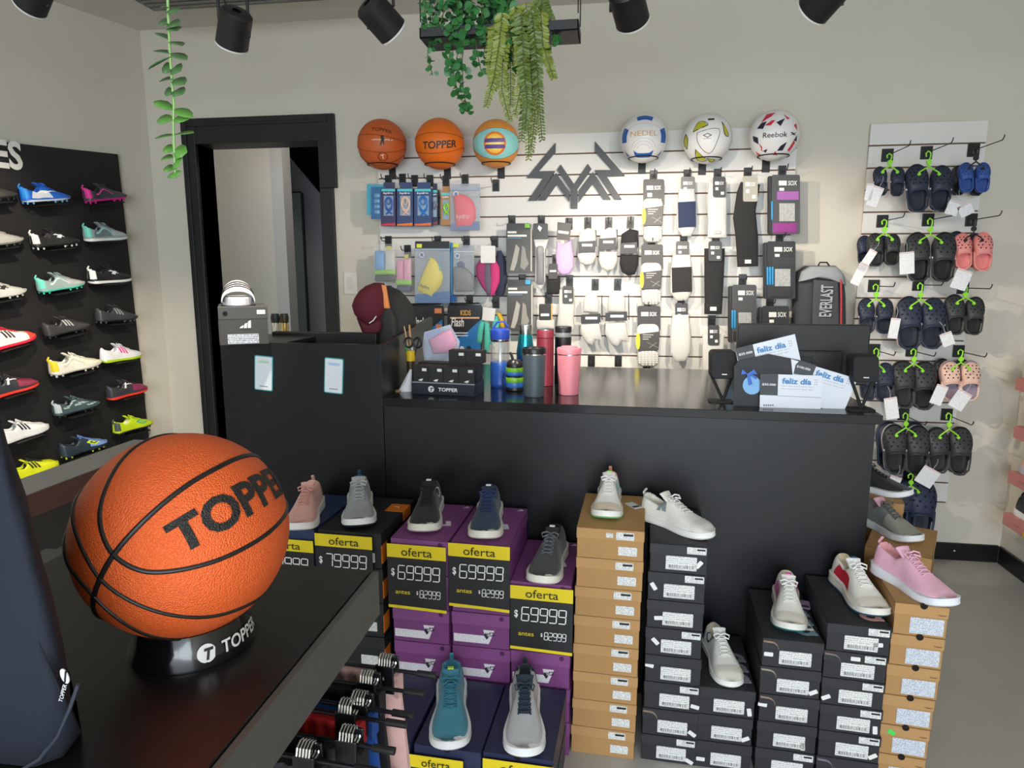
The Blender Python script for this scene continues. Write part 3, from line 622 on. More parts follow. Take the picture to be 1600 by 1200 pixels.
# boxes beyond the counter end
def deco_side(t, w, d, h):
    MB().lathe([(.009, 0), (.009, .0008)], 14, TR(-.005, -.0012, h-.004, rx=math.pi/2)).build('finger_hole', mat('#120d08', .9), t)
    sticker(t, 'size_label', .075, .05, front(.02, h*.28, .0012), '#d5dbe4', '#8c93a2', 420, 220)
    for k in (0, 1): MB().box(w/2-.0002, w/2+.0006, .012+k*.02, .018+k*.02, 0, h).build('dark_band', mat('#3a2c22', .6), t)
for i in range(5):
    shoe_box('kraft shoe box behind the counter end, %s' % ('bottom', 'second', 'third', 'fourth', 'topmost under the grey running shoe')[i], 'shoe_box', .893, 2.155, .111*i, .185, .28, .1108, math.radians(-26), KRAFT, KRAFTL, 'kraft boxes behind the counter end', deco_side)
for i in range(6):
    shoe_box('kraft shoe box in the rear pile behind the counter end, %s' % (ORD[i] if i < 5 else 'topmost'), 'shoe_box', .958, 2.49, .1015*i, .15, .24, .1013, math.radians(-15), KRAFT, KRAFTL, 'kraft boxes in the rear pile', deco_side)
# purple stacks
PUR_D = .31
def deco_purple(vis):
    def f(t, w, d, h):
        pts = [(-.082, -.001), (-.082, -.026), (.030, -.026), (.048, .018), (.012, .018), (.018, -.001)]
        MB().prism([(x*.95-.004, z) for x, z in pts], 0, .0006, front(0, h*.36, .0012) @ FZ).build('white_label', print_mat('#e6e2e6', '#c4bfc6', 260, 200, .58), t)
        MB().prism([(-.004, .010), (.006, -.006), (.0, -.012), (-.008, 0)], 0, .0004, front(.018, h*.36, .0004) @ FZ).build('arrow_mark', mat('#2b2030', .5), t)
        add_text(MB(), 'eta', .026, .015, TR(.029, .0002, h*.36+.006, ry=-.25), .01).build('brand_lettering', mat('#3a2a3d', .5), t)
        MB().lathe([(.007, 0), (.007, .0006)], 12, TR(w*.36, -.0008, h-.012, rx=math.pi/2)).build('finger_notch', mat('#4e2450', .8), t)
    return f
def lid_mark(t, w, d, h):
    b = MB(); P = [(.02, .05), (.062, .062), (.050, .10), (.034, .098), (.043, .072), (.018, .064)]; b.add([(x, y+.06, h+.0005) for x, y in P], [tuple(range(6))]); b.build('lid_outline', mat('#e6dfe6', .5), t)
    b = MB(); b.add([(w/2-.034, d-.03, h+.0005), (w/2-.008, d-.025, h+.0005), (w/2-.02, d-.008, h+.0005), (w/2-.024, d-.018, h+.0005)], [(0, 1, 2, 3)]); b.build('lid_badge', mat('#e6dfe6', .5), t)
PH = .1085
for s_, (cx, n, top) in enumerate(((-.552, 6, 'under the black running shoe'), (-.371, 6, 'under the navy running shoe'), (-.193, 5, 'under the charcoal running shoe'))):
    for i in range(n):
        def dd(t, w, d, h, i=i, n=n): deco_purple(1)(t, w, d, h); (lid_mark(t, w, d, h) if i == n-1 else None)
        shoe_box('purple shoe box, %s in the stack %s' % ('topmost' if i == n-1 else ORD[i], top), 'shoe_box', cx, 1.80, PH*i, .176, PUR_D, PH-.0004, math.radians(-2), PURP, PURPL, 'purple shoe boxes', dd, .0015)
# dark boxes with orange corners, blue box
def deco_orange(topmost):
    def f(t, w, d, h):
        b = MB(); b.box(w/2-.001, w/2+.0008, .0, .045, h*.15, h*.66); b.build('orange_corner', mat('#e07a1e', .5), t)
        sticker(t, 'size_label', .055, .03, front(w*.25, h*.3, .0012))
        if topmost:
            MB().box(w/2-.062, w/2+.0012, d*.60, d*.82, h-.03, h+.0008).build('orange_panel', mat('#e07a1e', .5), t)
            b = MB(); b.tube([(w/2-.036+.009*math.cos(a), d*.71+.009*math.sin(a), h+.0012) for a in lsp(-.3, 2.6, 8)], .002, 5, flat=.2); b.build('lid_crescent', mat('#f3e4cf', .5), t)
    return f
for i in range(6):
    shoe_box('black shoe box with orange corners, %s' % ('topmost, under the grey running shoe' if i == 5 else ORD[i]+' from the floor'), 'shoe_box', -.765, 1.80, .1105*i, .20, .31, .11, math.radians(-2), mat('#1c1c1f', .5, var=.08), mat('#232326', .5, var=.08), 'black boxes with orange corners', deco_orange(i == 5), .0015)
for i in range(6):
    shoe_box('dark blue shoe box behind the basketball table, %s' % ('top, under the pale pink running shoe' if i == 5 else ORD[i]+' from the floor'), 'shoe_box', -.966, 1.80, .1105*i, .18, .31, .11, math.radians(-2), mat('#23304f', .5), mat('#2a3a5f', .5), 'dark blue boxes behind the table', None, .0015)
# navy boxes in front
def deco_navy(t, w, d, h): MB().lathe([(.010, 0), (.010, .0008)], 14, TR(.0, -.0012, h-.001, rx=math.pi/2)).build('finger_hole', mat('#0a0a12', .9), t)
for k, (cx, lab) in enumerate(((-.398, 'under the teal running shoe'), (-.216, 'under the pale grey running shoe'))):
    for i in range(2):
        shoe_box('navy blue shoe box before the purple stacks, %s' % ('lower one ' if i == 0 else '')+lab, 'shoe_box', cx, 1.497, .1115*i, .178, .292, .111, math.radians(-2.5), NAVY, NAVYL, 'navy boxes before the purple stacks', deco_navy if i else None)
for i in range(2): shoe_box('navy blue shoe box beside the hanging shorts, %s' % ('lower', 'upper')[i], 'shoe_box', -.585, 1.50, .1115*i, .178, .292, .111, math.radians(-2.5), NAVY, NAVYL, 'navy boxes beside the shorts', None)
ZB = {'S1': .716, 'S2': .676, 'S3': .2566, 'S4': .4225, 'S5': .483, 'S6': .543, 'P': 6*PH, 'P3': 5*PH, 'N': .2230, 'O': .6630}
# ---------------------------------------------------------------- price signs
def price_sign(label, x0, y0, x1, y1, Y, price, before, curl=0, rows=True):
    a = on_y(x0, y0, Y); c = on_y(x1, y0+(x1-x0)*.03, Y); e = on_y(x0, y1, Y); w = c.x-a.x; h = a.z-e.z
    t = thing('price_sign', label, 'price sign', ((a.x+c.x)/2, Y, a.z), (0, 0, math.radians(-2)), 'yellow and black price signs')
    def strip(name, z0, z1, m, off=0):
        n = 8; b = MB(); R = []
        for j in range(5):
            z = z0+(z1-z0)*j/4; row = []
            for i in range(n+1):
                u = i/n; x = (u-.5)*w; bend = curl*max(0, (z/h-.55))**1.5*(u**2)*.016
                row.append((x, -.0025-off-bend, -z-.004*u*(z/h)*(1 if curl else 0)))
            R.append(row)
        v = [p for r in R for p in r]+[(p[0], p[1]+.0006, p[2]) for r in R for p in r]; m_ = 5*(n+1)
        f = [(i*(n+1)+j, i*(n+1)+j+1, (i+1)*(n+1)+j+1, (i+1)*(n+1)+j) for i in range(4) for j in range(n)]
        b.add(v, f+[tuple(q+m_ for q in r) for r in f]).build(name, m, t, smooth=True)
    YEL = mat('#e8cf1c', .5, var=.02); SB = mat('#1f1f21', .45, var=.03); W_ = mat('#f2f2f0', .5, var=0)
    hh = min(h*.205, w*.27)
    strip('yellow_header', 0, hh, YEL)
    if rows: strip('black_sheet', hh, h*.955, SB); strip('yellow_foot', h*.955, h, YEL)
    add_text(MB(), 'oferta', w*.52, hh*.62, TR(.01*w, -.0042, -hh*.52), .004).build('heading_lettering', mat('#26240f', .5), t)
    if rows:
        b = MB(); dw = w*.115; x0_ = -w*.31; seg_digits(b, price, x0_, -h*.425, dw, h*.21, w*.017, TR(0, -.0052, 0)); b.build('price_digits', W_, t)
        add_text(MB(), '$', w*.06, h*.13, TR(-w*.40, -.0052, -h*.435), .02).build('dollar_mark', W_, t)
        if before:
            add_text(MB(), 'antes', w*.25, h*.055, TR(-w*.24, -.0052, -h*.74), .004).build('before_lettering', YEL, t)
            b = MB(); seg_digits(b, before, w*.055, -h*.745, w*.056, h*.115, w*.011, TR(0, -.0052, 0)); b.build('old_price_digits', W_, t); add_text(MB(), '$', w*.03, h*.065, TR(w*.01, -.0052, -h*.735), .02).build('dollar_mark', W_, t)
    return t
price_sign('yellow and black offer sign on the purple box under the black running shoe', 604, 849, 697, 948, 1.792, '69999', '82999', .3)
price_sign('yellow and black offer sign on the purple box under the navy running shoe', 700, 848, 797, 946, 1.790, '69999', '82999', 1)
price_sign('yellow and black offer sign on the purple box under the charcoal running shoe', 797, 914, 896, 1013, 1.788, '69999', '82999', .3)
price_sign('yellow and black offer sign on the black box with orange corners', 491, 833, 582, 925, 1.790, '79999', '', .2)
price_sign('yellow and black offer sign behind the basketball, on the dark blue box', 402, 839, 490, 925, 1.790, '79999', '', .2)
price_sign('yellow offer sign on the navy box under the teal running shoe', 637, 1178, 724, 1270, 1.488, '69999', '82999')
price_sign('yellow offer sign on the navy box under the pale grey running shoe', 754, 1185, 866, 1290, 1.488, '69999', '82999')
# ---------------------------------------------------------------- shoes on the boxes
def bs(label, z, hx, hy, tx, ty, kind, c, logo=None, L=None):
    return place_shoe('sneaker', label, on_z(hx, hy, z+.001), on_z(tx, ty, z+.001), kind, c, logo, group='display shoes on the boxes', Lclip=(.20, .275), L=L, cat='shoe')
bs('white and mint sneaker on the tall kraft stack', ZB['S1'], 953, 772, 946, 818, 'runner', C_(upper='#ece9df', sole='#f0efe9', lining='#e9b7a5', lace='#f4f3ef', tongue='#e8e4dc', toe='#d9c9b4', side='#bfe3d8', outsole='#8edc8c', heel='#e9a48f', patch='#8fe060'), None, .235)
bs('white leather sneaker with a silver emblem on the black stack', ZB['S2'], 1024, 812, 1092, 836, 'court', C_(upper='#e6e3da', sole='#efeeea', lining='#d9d2c2', lace='#ecebe6', toe='#d6d3cb', heel='#cfccc4', logo='#7f8a90', outsole='#b0635a'), 'arrow', .245)
bs('white sneaker with a navy badge on the stack of three boxes', ZB['S3'], 1117, 1017, 1137, 1062, 'court', C_(upper='#ece9e1', sole='#ecebe5', lining='#d9cdb6', lace='#f3f2ee', toe='#dad4c6', tongue='#e9e6de', logo='#1f3a5c'), 'ring', .24)
bs('white sneaker with pink sides on the stack of five black boxes', ZB['S4'], 1227, 940, 1233, 980, 'runner', C_(upper='#eae6dc', sole='#e7e4da', lining='#dcd0b8', lace='#f5f4f1', toe='#d9d2c4', tongue='#ece8e0', outsole='#3f9a98', side='#e77fb8', patch='#ee5fb0'), None, .245)
bs('white sneaker with a red badge on the stack of six black boxes', ZB['S5'], 1320, 915, 1362, 958, 'runner', C_(upper='#ece7dc', sole='#ebe6da', lining='#d9c9a8', lace='#f5f4f1', toe='#ddd6c6', tongue='#f0efec', outsole='#3a6a8c', side='#c8283a', patch='#2d4a6a'), None, .25)
bs('pale pink running shoe on the kraft boxes with finger holes', ZB['S6'], 1393, 902, 1462, 940, 'runner', C_(upper='#efb6cb', sole='#eef0f6', lining='#e8a1a6', lace='#f2bfd2', tongue='#f0b9ce', heel='#f0b9cd'), None, .255)
bs('grey running shoe with pink heel loop behind the counter end', .555, 1362, 819, 1412, 842, 'runner', C_(upper='#70716e', sole='#eceeee', lining='#8a7a80', lace='#5e5f5d', tongue='#d6a4b0', heel='#7a7b78', fade='#9b978c'), None, .25)
bs('black running shoe with white sole at the end of the counter', .609, 1340, 762, 1391, 772, 'runner', C_(upper='#1a1a1c', sole='#eef1f4', lining='#111113', lace='#1c1c1e', heel='#3a8fc0'), None, .25)
bs('pale pink running shoe behind the basketball', ZB['O'], 487, 797, 470, 826, 'runner', C_(upper='#dca79c', sole='#ece6e2', lining='#e6bfa6', lace='#d69c92', tongue='#dda89c', heel='#dfae9f'), None, .25)
bs('grey running shoe with a blue collar on the box with orange corners', ZB['O'], 563, 789, 561, 822, 'runner', C_(upper='#9a9c9f', sole='#eeeeec', lining='#2f4d6b', lace='#b3b5b8', tongue='#aaacae', heel='#2f4d6b', outsole='#2b3440', toe='#9a9c9f'), None, .265)
bs('black running shoe with white sole on the purple boxes', ZB['P'], 674, 795, 662, 831, 'runner', C_(upper='#1d1d1f', sole='#e9e4d8', lining='#161618', lace='#222224', tongue='#1f1f21', logo='#e8e8e4', patch='#f0f0ee'), 'ring', .265)
bs('navy running shoe with white sole on the purple boxes', ZB['P'], 766, 803, 757, 843, 'runner', C_(upper='#26384f', sole='#e9e4d8', lining='#1b2436', lace='#2a3a6c', tongue='#22324a', patch='#f0f0ee'), None, .265)
bs('charcoal running shoe with white sole on the lowest purple stack', ZB['P3'], 865, 872, 850, 905, 'runner', C_(upper='#454648', sole='#e9e4d8', lining='#1b1b1d', lace='#6d7074', tongue='#2a2b2d', patch='#f0f0ee'), None, .265)
bs('teal running shoe with lime tongue badge on a navy box', ZB['N'], 706, 1086, 703, 1166, 'runner', C_(upper='#3f8296', sole='#eceeee', lining='#2f7288', lace='#34788e', tongue='#3b8096', throat='#3a7c90', patch='#c4dc3c', heel='#3f8fa6'), None, .275)
bs('pale grey running shoe with navy laces on a navy box', ZB['N'], 820, 1095, 819, 1176, 'runner', C_(upper='#b3b3b6', sole='#f0f0f0', lining='#1d2530', lace='#2b3a4a', tongue='#232f3c', throat='#26323f', heel='#1f2833', side='#c2c2c5'), None, .275)
# swing tags beside shoes
def swing_tag(label, px, py, z, rz, c):
    a = on_z(px, py, z+.001); t = thing('swing_tag', label, 'tag', a, (0, 0, rz)); MB().prism(rrect(.03, .055, .003), 0, .001).build('card', mat(c, .5), t); MB().box(-.012, .012, -.018, -.006, .001, .0014).build('print', mat('#33343a', .5), t)
swing_tag('white and black swing tag lying on the tall kraft stack', 990, 790, ZB['S1'], .6, '#e6e6e4')
swing_tag('pale swing tag lying on the stack of five black boxes', 1258, 977, ZB['S4'], .1, '#e4e2d8')
swing_tag('iridescent pink swing tag beside the pink and white shoe', 1257, 945, ZB['S4'], -.2, '#b89ac0')
# ================================================================= BALLS
def sphere_pt(px, py, c, R):
    d = ray(px, py).normalized(); o = CAM-c; b = o.dot(d); q = b*b-(o.dot(o)-R*R)
    return (CAM+d*(-b-math.sqrt(max(q, 0))))-c
def ball_mesh(R, seg=64):
    mb = MB(); n = seg//2
    mb.rings([[(R*math.sin(math.pi*i/n)*math.cos(2*math.pi*k/seg), R*math.sin(math.pi*i/n)*math.sin(2*math.pi*k/seg), R*math.cos(math.pi*i/n)) for k in range(seg)] for i in range(1, n)])
    return mb
def wrap(pts, R, c, e1, e2):
    out = []
    for x, y in pts:
        l = math.hypot(x, y)
        if l < 1e-9: out.append(c*R); continue
        a = l/R; out.append((c*math.cos(a)+(e1*x+e2*y)/l*math.sin(a))*R)
    return out
def dice(v, f, step):
    bm = bmesh.new(); vs = [bm.verts.new((x, y, 0)) for x, y in v]
    for q in f:
        try: bm.faces.new([vs[i] for i in q])
        except ValueError: pass
    for ax in (0, 1):
        lo = min(p[ax] for p in v); hi = max(p[ax] for p in v); k = lo+step
        while k < hi:
            no = Vector((1, 0, 0)) if ax == 0 else Vector((0, 1, 0))
            bmesh.ops.bisect_plane(bm, geom=bm.verts[:]+bm.edges[:]+bm.faces[:], plane_co=no*k, plane_no=no); k += step
    bm.verts.index_update(); V = [(p.co.x, p.co.y) for p in bm.verts]; F = [tuple(q.index for q in p.verts) for p in bm.faces]; bm.free(); return V, F
def decal(parent, name, v, f, R, c, e1, e2, m, lift=.0008, step=.012):
    v, f = dice(v, f, step); return MB().add(wrap(v, R+lift, c, e1, e2), f).build(name, m, parent)
def frame_at(c, along):
    c = c.normalized(); e1 = (along-c*along.dot(c)).normalized(); return c, e1, c.cross(e1)
def seam(mb, pts, R, r=.0022, n=6):
    P = [Vector(p).normalized() for p in pts]; out = []
    for i in range(len(P)-1):       # Catmull-Rom on the sphere
        p0 = P[max(i-1, 0)]; p1 = P[i]; p2 = P[i+1]; p3 = P[min(i+2, len(P)-1)]
        for k in range(n):
            t = k/n; q = .5*((2*p1)+(p2-p0)*t+(2*p0-5*p1+4*p2-p3)*t*t+(3*p1-p0-3*p2+p3)*t**3); out.append(q.normalized()*(R+.0002))
    out.append(P[-1]*(R+.0002)); mb.tube(out, r, 6, flat=.5)
# ---------------------------------------------------------------- foreground table
TZ = 1.012; TX = -.322; TY = .841
tb = thing('display_table', 'black topped display table with grey metal rims, carrying the basketball', 'table', (TX, TY, 0))
GM = mat('#5b5b57', .5, var=.08, scale=50, metal=.3)
MB().box(-.475, -.006, -1.1, 0, -.02+TZ, TZ).build('table_top', mat('#161617', .33, var=.15, scale=30, bump=.05, bscale=200), tb, bevel=.001)
MB().box(-.005, .004, -1.1, .002, TZ-.066, TZ-.002).build('rim', GM, tb, bevel=.001)
MB().box(-.52, -.476, -1.1, .002, TZ-.06, TZ-.002).build('rim', GM, tb, bevel=.001)
for x in (-.50, -.44):
    for y in (-1.08, -.04): MB().box(x, x+.03, y, y+.03, 0, TZ-.02).build('leg', mat('#2a2a2a', .5), tb)
MB().box(-.475, -.006, -.012, 0, TZ-.06, TZ-.02).build('apron', mat('#1a1a1a', .5), tb)
# ---------------------------------------------------------------- basketball on its ring
BC = CAM+(FW*FPX+RT*(288.5-800)+UP*(600-832.3))/FPX*.7325; BR_ = .1085
rt = TZ; ring_h = BC.z-math.sqrt(BR_**2-.055**2)-TZ
st = thing('ball_stand', 'glossy black round ball stand with white brand lettering on the table', 'ball stand', (BC.x, BC.y, TZ))
GLS = mat('#0b0b0c', .16, var=.05, coat=.4)
MB().lathe([(.066, 0), (.0665, .004), (.060, ring_h*.55), (.0575, ring_h), (.0535, ring_h), (.054, ring_h*.5), (.058, .001)], 64, caps=False).build('ring', GLS, st, smooth=True, ang=40)
def on_ring(v, f, rad, z, ang, m, name):
    V, F = dice(v, f, .006); MB().add([(rad(yy+z)*math.cos(ang+x/.062), rad(yy+z)*math.sin(ang+x/.062), z+yy) for x, yy in V], F).build(name, m, st)
rr_ = lambda z: .0668-(.0085*z/ring_h)
cam_a = math.atan2(-BC.y, -BC.x)
v, f = text2d('TOPPER', .062, .0135, .02, .1); on_ring(v, f, rr_, ring_h*.47, cam_a+.93, mat('#dcdcd8', .4, var=0), 'lettering')
lg = [(0.0095*math.cos(a), .0095*math.sin(a)) for a in lsp(.35, 5.6, 16)]; v = lg+[(-.001, -.003), (.002, .004)]
on_ring(lg, [tuple(range(len(lg)))], rr_, ring_h*.47, cam_a+.18, mat('#dcdcd8', .4, var=0), 'logo_disc')
v, f = text2d('T', .009, .012, .05, .2); on_ring(v, f, lambda z: rr_(z)+.0006, ring_h*.45, cam_a+.20, GLS, 'logo_letter')
ORG = pebble('#e4622a', .5, 620, .9)
ba = thing('basketball', 'large orange basketball with black lettering on the round stand', 'basketball', BC)
ball_mesh(BR_, 96).build('ball_skin', ORG, ba, smooth=True, ang=None)
def S_(*q):
    P = [sphere_pt(x, y, BC, BR_).normalized() for x, y in q]
    def go(a, b):      # carry the line on round the ball
        ax = a.cross(b).normalized(); return [Matrix.Rotation(k*.25, 3, ax) @ b for k in (1, 2, 3, 4)]
    return go(P[1], P[0])[::-1]+P+go(P[-2], P[-1])
sm = MB()
seam(sm, S_((250, 676), (205, 705), (172, 750), (157, 800), (163, 840), (180, 868), (215, 889), (255, 893), (330, 878), (400, 845), (444, 805)), BR_, .0026)
seam(sm, S_((147, 938), (156, 908), (178, 868), (225, 815), (290, 761), (345, 729), (392, 712)), BR_, .0030)
seam(sm, S_((115, 800), (121, 835), (136, 870), (158, 904), (205, 938), (270, 960), (330, 962), (385, 945), (418, 922)), BR_, .0024)
seam(sm, S_((110, 885), (125, 905), (147, 930), (185, 965), (232, 991)), BR_, .0024)
sm.build('seams', mat('#191412', .45), ba, smooth=True, ang=None)
p0 = sphere_pt(300, 838, BC, BR_); p1 = sphere_pt(385, 788, BC, BR_); s0, e1, e2 = frame_at(sphere_pt(268, 846, BC, BR_), p1-p0); c, e1, e2 = frame_at(s0*math.cos(.088/BR_)+e1*math.sin(.088/BR_), e1*math.cos(.088/BR_)-s0*math.sin(.088/BR_))
v, f = text2d('TOPPER', .178, .0365, .04, .03); decal(ba, 'lettering', v, f, BR_, c, e1, e2, pebble('#26221f', .5, 620, .9), .0009, .008)
# ---------------------------------------------------------------- wall balls
def wall_ball(label, px, py, rpx, R, Y, m, cat='ball'):
    a = on_y(px, py, Y); t = thing(cat.replace(' ', '_'), label, cat, a); ball_mesh(R, 48).build('ball_skin', m, t, smooth=True, ang=None); return t, a
def hook_cup(px, py, Y, a, R):
    t = thing('ball_cradle', 'black wire ball cradle clipped into the white slat panel', 'ball holder', (a.x, a.y, a.z-R), group='ball cradles on the slat panel')
    b = MB(); rr = R*.62; dz_ = R-math.sqrt(R*R-rr*rr)-.003
    b.tube([(rr*math.cos(q), rr*math.sin(q), dz_) for q in lsp(0, 2*math.pi, 28)[:-1]], .0028, 6, closed=True); b.build('ring_wire', BLKM, t, smooth=True)
    MB().tube([(0, rr, dz_), (0, D-a.y-.004, dz_-.005)], .0035, 6).build('arm', BLKM, t); MB().box(-.018, .018, D-a.y-.006, D-a.y, dz_-.05, dz_+.03).build('back_plate', BLKM, t, bevel=.001)
YB = D-.15
W1 = mat('#e9e7e4', .35, var=.02); 
def band_seams(t, R, tilt, roll, xs=(.38, -.12, -.62), m=None, side=True):
    """near-parallel curved panel lines as seen head-on"""
    Rm = Matrix.Rotation(roll, 3, 'Y') @ Matrix.Rotation(tilt, 3, 'X'); b = MB()
    for z in xs: 
        pts = [Rm @ Vector((math.cos(q), math.sin(q), 0))*1 for q in lsp(0, 2*math.pi, 36)]
        pts = []
        for q in lsp(0, 2*math.pi, 40):
            zz = z*(.45+.55*abs(math.sin(q))**1.2); rr = math.sqrt(1-zz*zz); pts.append(Rm @ Vector((rr*math.cos(q), rr*math.sin(q), zz)))
        seam(b, pts, R, .0018, 2)
    b.build('seams', m or mat('#2a1a12', .5), t, smooth=True)
FR = Vector((0, -1, 0))
def toward(a): return (CAM-a).normalized()
t, a = wall_ball('terracotta orange basketball with a small figure mark, first in the ball row by the doorway', 597, 226, 37, .119, YB, pebble('#c9602c', .5, 300, .4), 'basketball')
band_seams(t, .119, .25, .12, (.45, -.2, -.75)); hook_cup(597, 226, YB, a, .119)
c, e1, e2 = frame_at(toward(a)+Vector((0, 0, .62)), Vector((1, 0, 0))); v, f = text2d('TOPPER', .10, .019, .01); decal(t, 'lettering', v, f, .119, c, e1, e2, mat('#3a2114', .5))
c, e1, e2 = frame_at(toward(a)+Vector((0.02, 0, .17)), Vector((1, 0, .02))); decal(t, 'small_print', [(-.052, -.005), (.052, -.005), (.052, .005), (-.052, .005)], [(0, 1, 2, 3)], .119, c, e1, e2, print_mat('#c9602c', '#d8cfc2', 330, 60, .42))
fig = [(-.006, .022), (.004, .024), (.006, .012), (.012, .004), (.006, .0), (.008, -.022), (.002, -.02), (0, -.006), (-.008, -.026), (-.014, -.022), (-.006, .0), (-.008, .010)]
decal(t, 'figure_mark', fig, [tuple(range(12))], .119, c, e1, e2, mat('#241811', .5), .0014)
c, e1, e2 = frame_at(toward(a)+Vector((0.02, 0, -.58)), Vector((1, 0, .05)))
v = [(r_*math.cos(q), r_*math.sin(q)) for q in lsp(0, 2*math.pi, 20)[:-1] for r_ in (.021, .024)]; decal(t, 'badge_ring', v, [(2*i, 2*i+1, (2*i+3) % 40, (2*i+2) % 40) for i in range(20)], .119, c, e1, e2, mat('#4a2a18', .5))
v, f = text2d('T', .016, .022, .02); decal(t, 'badge_letter', v, f, .119, c, e1, e2, mat('#eadfd2', .5))
t, a = wall_ball('bright orange basketball with large dark lettering between the other wall basketballs', 687, 225, 37, .119, YB, pebble('#e8701c', .45, 300, .4), 'basketball')
band_seams(t, .119, .10, -.02, (.36, -.42)); hook_cup(687, 225, YB, a, .119)
c, e1, e2 = frame_at(toward(a)+Vector((.0, 0, -.02)), Vector((1, 0, .015))); v, f = text2d('TOPPER', .175, .036, .025, .12); decal(t, 'lettering', v, f, .119, c, e1, e2, mat('#3a2417', .5))
t, a = wall_ball('turquoise and orange basketball with an orange roundel', 775, 225, 35, .112, YB, pebble('#e2913c', .45, 300, .4), 'basketball')
hook_cup(775, 225, YB, a, .112)
c, e1, e2 = frame_at(toward(a)+Vector((0, 0, .03)), Vector((1, 0, 0)))
band = [(x, .072*math.cos(min(1.5, abs(x)/.115))**.8+.002) for x in lsp(-.15, .15, 16)]; band = band+[(x, -y) for x, y in band[::-1]]
decal(t, 'turquoise_band', band, [tuple(range(len(band)))], .112, c, e1, e2, mat('#8fd0cf', .45), .0006, .01)
for nm, r_, cc, lf in (('roundel', .055, '#e07a2a', .0012), ('roundel_inner', .044, '#f0c04a', .0018), ('roundel_core', .03, '#f5d877', .0024)):
    v = [(r_*math.cos(q)-.006, r_*math.sin(q)) for q in lsp(0, 2*math.pi, 28)[:-1]]; decal(t, nm, v, [tuple(range(28))], .112, c, e1, e2, mat(cc, .45), lf, .01)
for z_ in (.014, -.014):
    v = [(x-.006, z_+dz_) for x, dz_ in ((-.05, -.009), (.05, -.009), (.046, .009), (-.046, .009))]; decal(t, 'purple_bar', v, [(0, 1, 2, 3)], .112, c, e1, e2, mat('#5a3f86', .45), .003, .01)
b = MB()
for s in (1, -1): seam(b, wrap([(x, s*(y+.0005)) for x, y in band[:17]], .112, c, e1, e2), .112, .0015, 2)
b.build('seams', mat('#2d2520', .5), t, smooth=True)
def poly_decals(t, R, a, polys, m, nm, lift=.0007):
    c, e1, e2 = frame_at(toward(a), Vector((1, 0, 0)))
    for P in polys: decal(t, nm, [(x*R, y*R) for x, y in P], [tuple(range(len(P)))], R, c, e1, e2, m, lift, .012)
def arcband(cx, cy, r0, r1, a0, a1, n=8): return [(cx+r1*math.cos(q), cy+r1*math.sin(q)) for q in lsp(a0, a1, n)]+[(cx+r0*math.cos(q), cy+r0*math.sin(q)) for q in lsp(a1, a0, n)]
t, a = wall_ball('white and blue football with orange lettering beside the wall emblem', 1006, 216, 35, .110, YB, W1, 'football'); hook_cup(1006, 216, YB, a, .11)
BLU = mat('#2c5fae', .35); poly_decals(t, .11, a, [arcband(0, 0, .80, 1.06, 1.15, 1.95), arcband(0, 0, .78, 1.10, -.25, .45), arcband(0, 0, .78, 1.10, 2.65, 3.35), [(-.40, -.72), (-.30, -.86), (.30, -.86), (.40, -.72), (.44, -.50), (.26, -.62), (-.26, -.62), (-.44, -.50)], [(.70, -.85), (.98, -.62), (.86, -.95)], [(-.70, -.85), (-.98, -.62), (-.86, -.95)]], BLU, 'blue_patch')
b = MB(); c, e1, e2 = frame_at(toward(a), Vector((1, 0, 0)))
for r_ in (.30, .42, .54): seam(b, wrap([((r_*math.cos(q))*.11, (-.52+r_*math.sin(q))*.11) for q in lsp(.3, 2.84, 10)], .11, c, e1, e2), .11, .0010, 2)
seam(b, wrap([(x*.11, (.62-.35*x*x)*.11) for x in lsp(-.95, .95, 10)], .11, c, e1, e2), .11, .001, 2); b.build('panel_lines', mat('#b9bac0', .5), t)
c, e1, e2 = frame_at(toward(a)+Vector((0, 0, .20)), Vector((1, 0, 0))); v, f = text2d('NEDEL', .125, .022, .0); decal(t, 'lettering', v, f, .11, c, e1, e2, mat('#d9a05a', .4))
t, a = wall_ball('white football with yellow and black triangles in the middle of the ball trio', 1105, 217, 35, .110, YB, W1, 'football'); hook_cup(1105, 217, YB, a, .11)
tris = [[(-.62, .30), (-.45, .72), (-.18, .74), (-.02, .55)], [(.62, .75), (.82, .45), (.98, .10), (.72, .20)], [(-.46, -.42), (-.08, -.80), (.02, -1.02), (-.42, -1.0)], [(-1.05, .25), (-.86, .0), (-.92, -.45), (-1.15, -.2)], [(.05, -.85), (.42, -.98), (.30, -1.2)]]
poly_decals(t, .11, a, tris, mat('#b9b52c', .4), 'yellow_patch'); b = MB(); c, e1, e2 = frame_at(toward(a), Vector((1, 0, 0)))
for P in tris+[[(-.42, .25), (.45, .40), (.40, -.10), (.12, -.60), (-.36, -.15)]]: seam(b, wrap([(x*.11, y*.11) for x, y in P+P[:1]], .11, c, e1, e2), .11, .0022, 3)
b.build('black_outlines', mat('#1c1d1c', .4), t); v = [(-.19, .14), (0, .23), (.19, .14), (0, .05)]
poly_decals(t, .11, a, [v], mat('#2b2b2b', .4), 'diamond_mark', .0012); poly_decals(t, .11, a, [[(x*.6, y*.6+.056) for x, y in v]], W1, 'diamond_centre', .0018)
c, e1, e2 = frame_at(toward(a)+Vector((0, 0, .02)), Vector((1, 0, 0))); v, f = text2d('UMBRO', .034, .006); decal(t, 'lettering', v, f, .11, c, e1, e2, mat('#2b2b2b', .4))
poly_decals(t, .11, a, [[(-.02, .88), (.26, .90), (.26, .80), (-.02, .78)]], mat('#1c1d1c', .4), 'black_patch')
t, a = wall_ball('white football with red and navy shards near the clog panel', 1210, 212, 35, .110, YB, W1, 'football'); hook_cup(1210, 212, YB, a, .11)
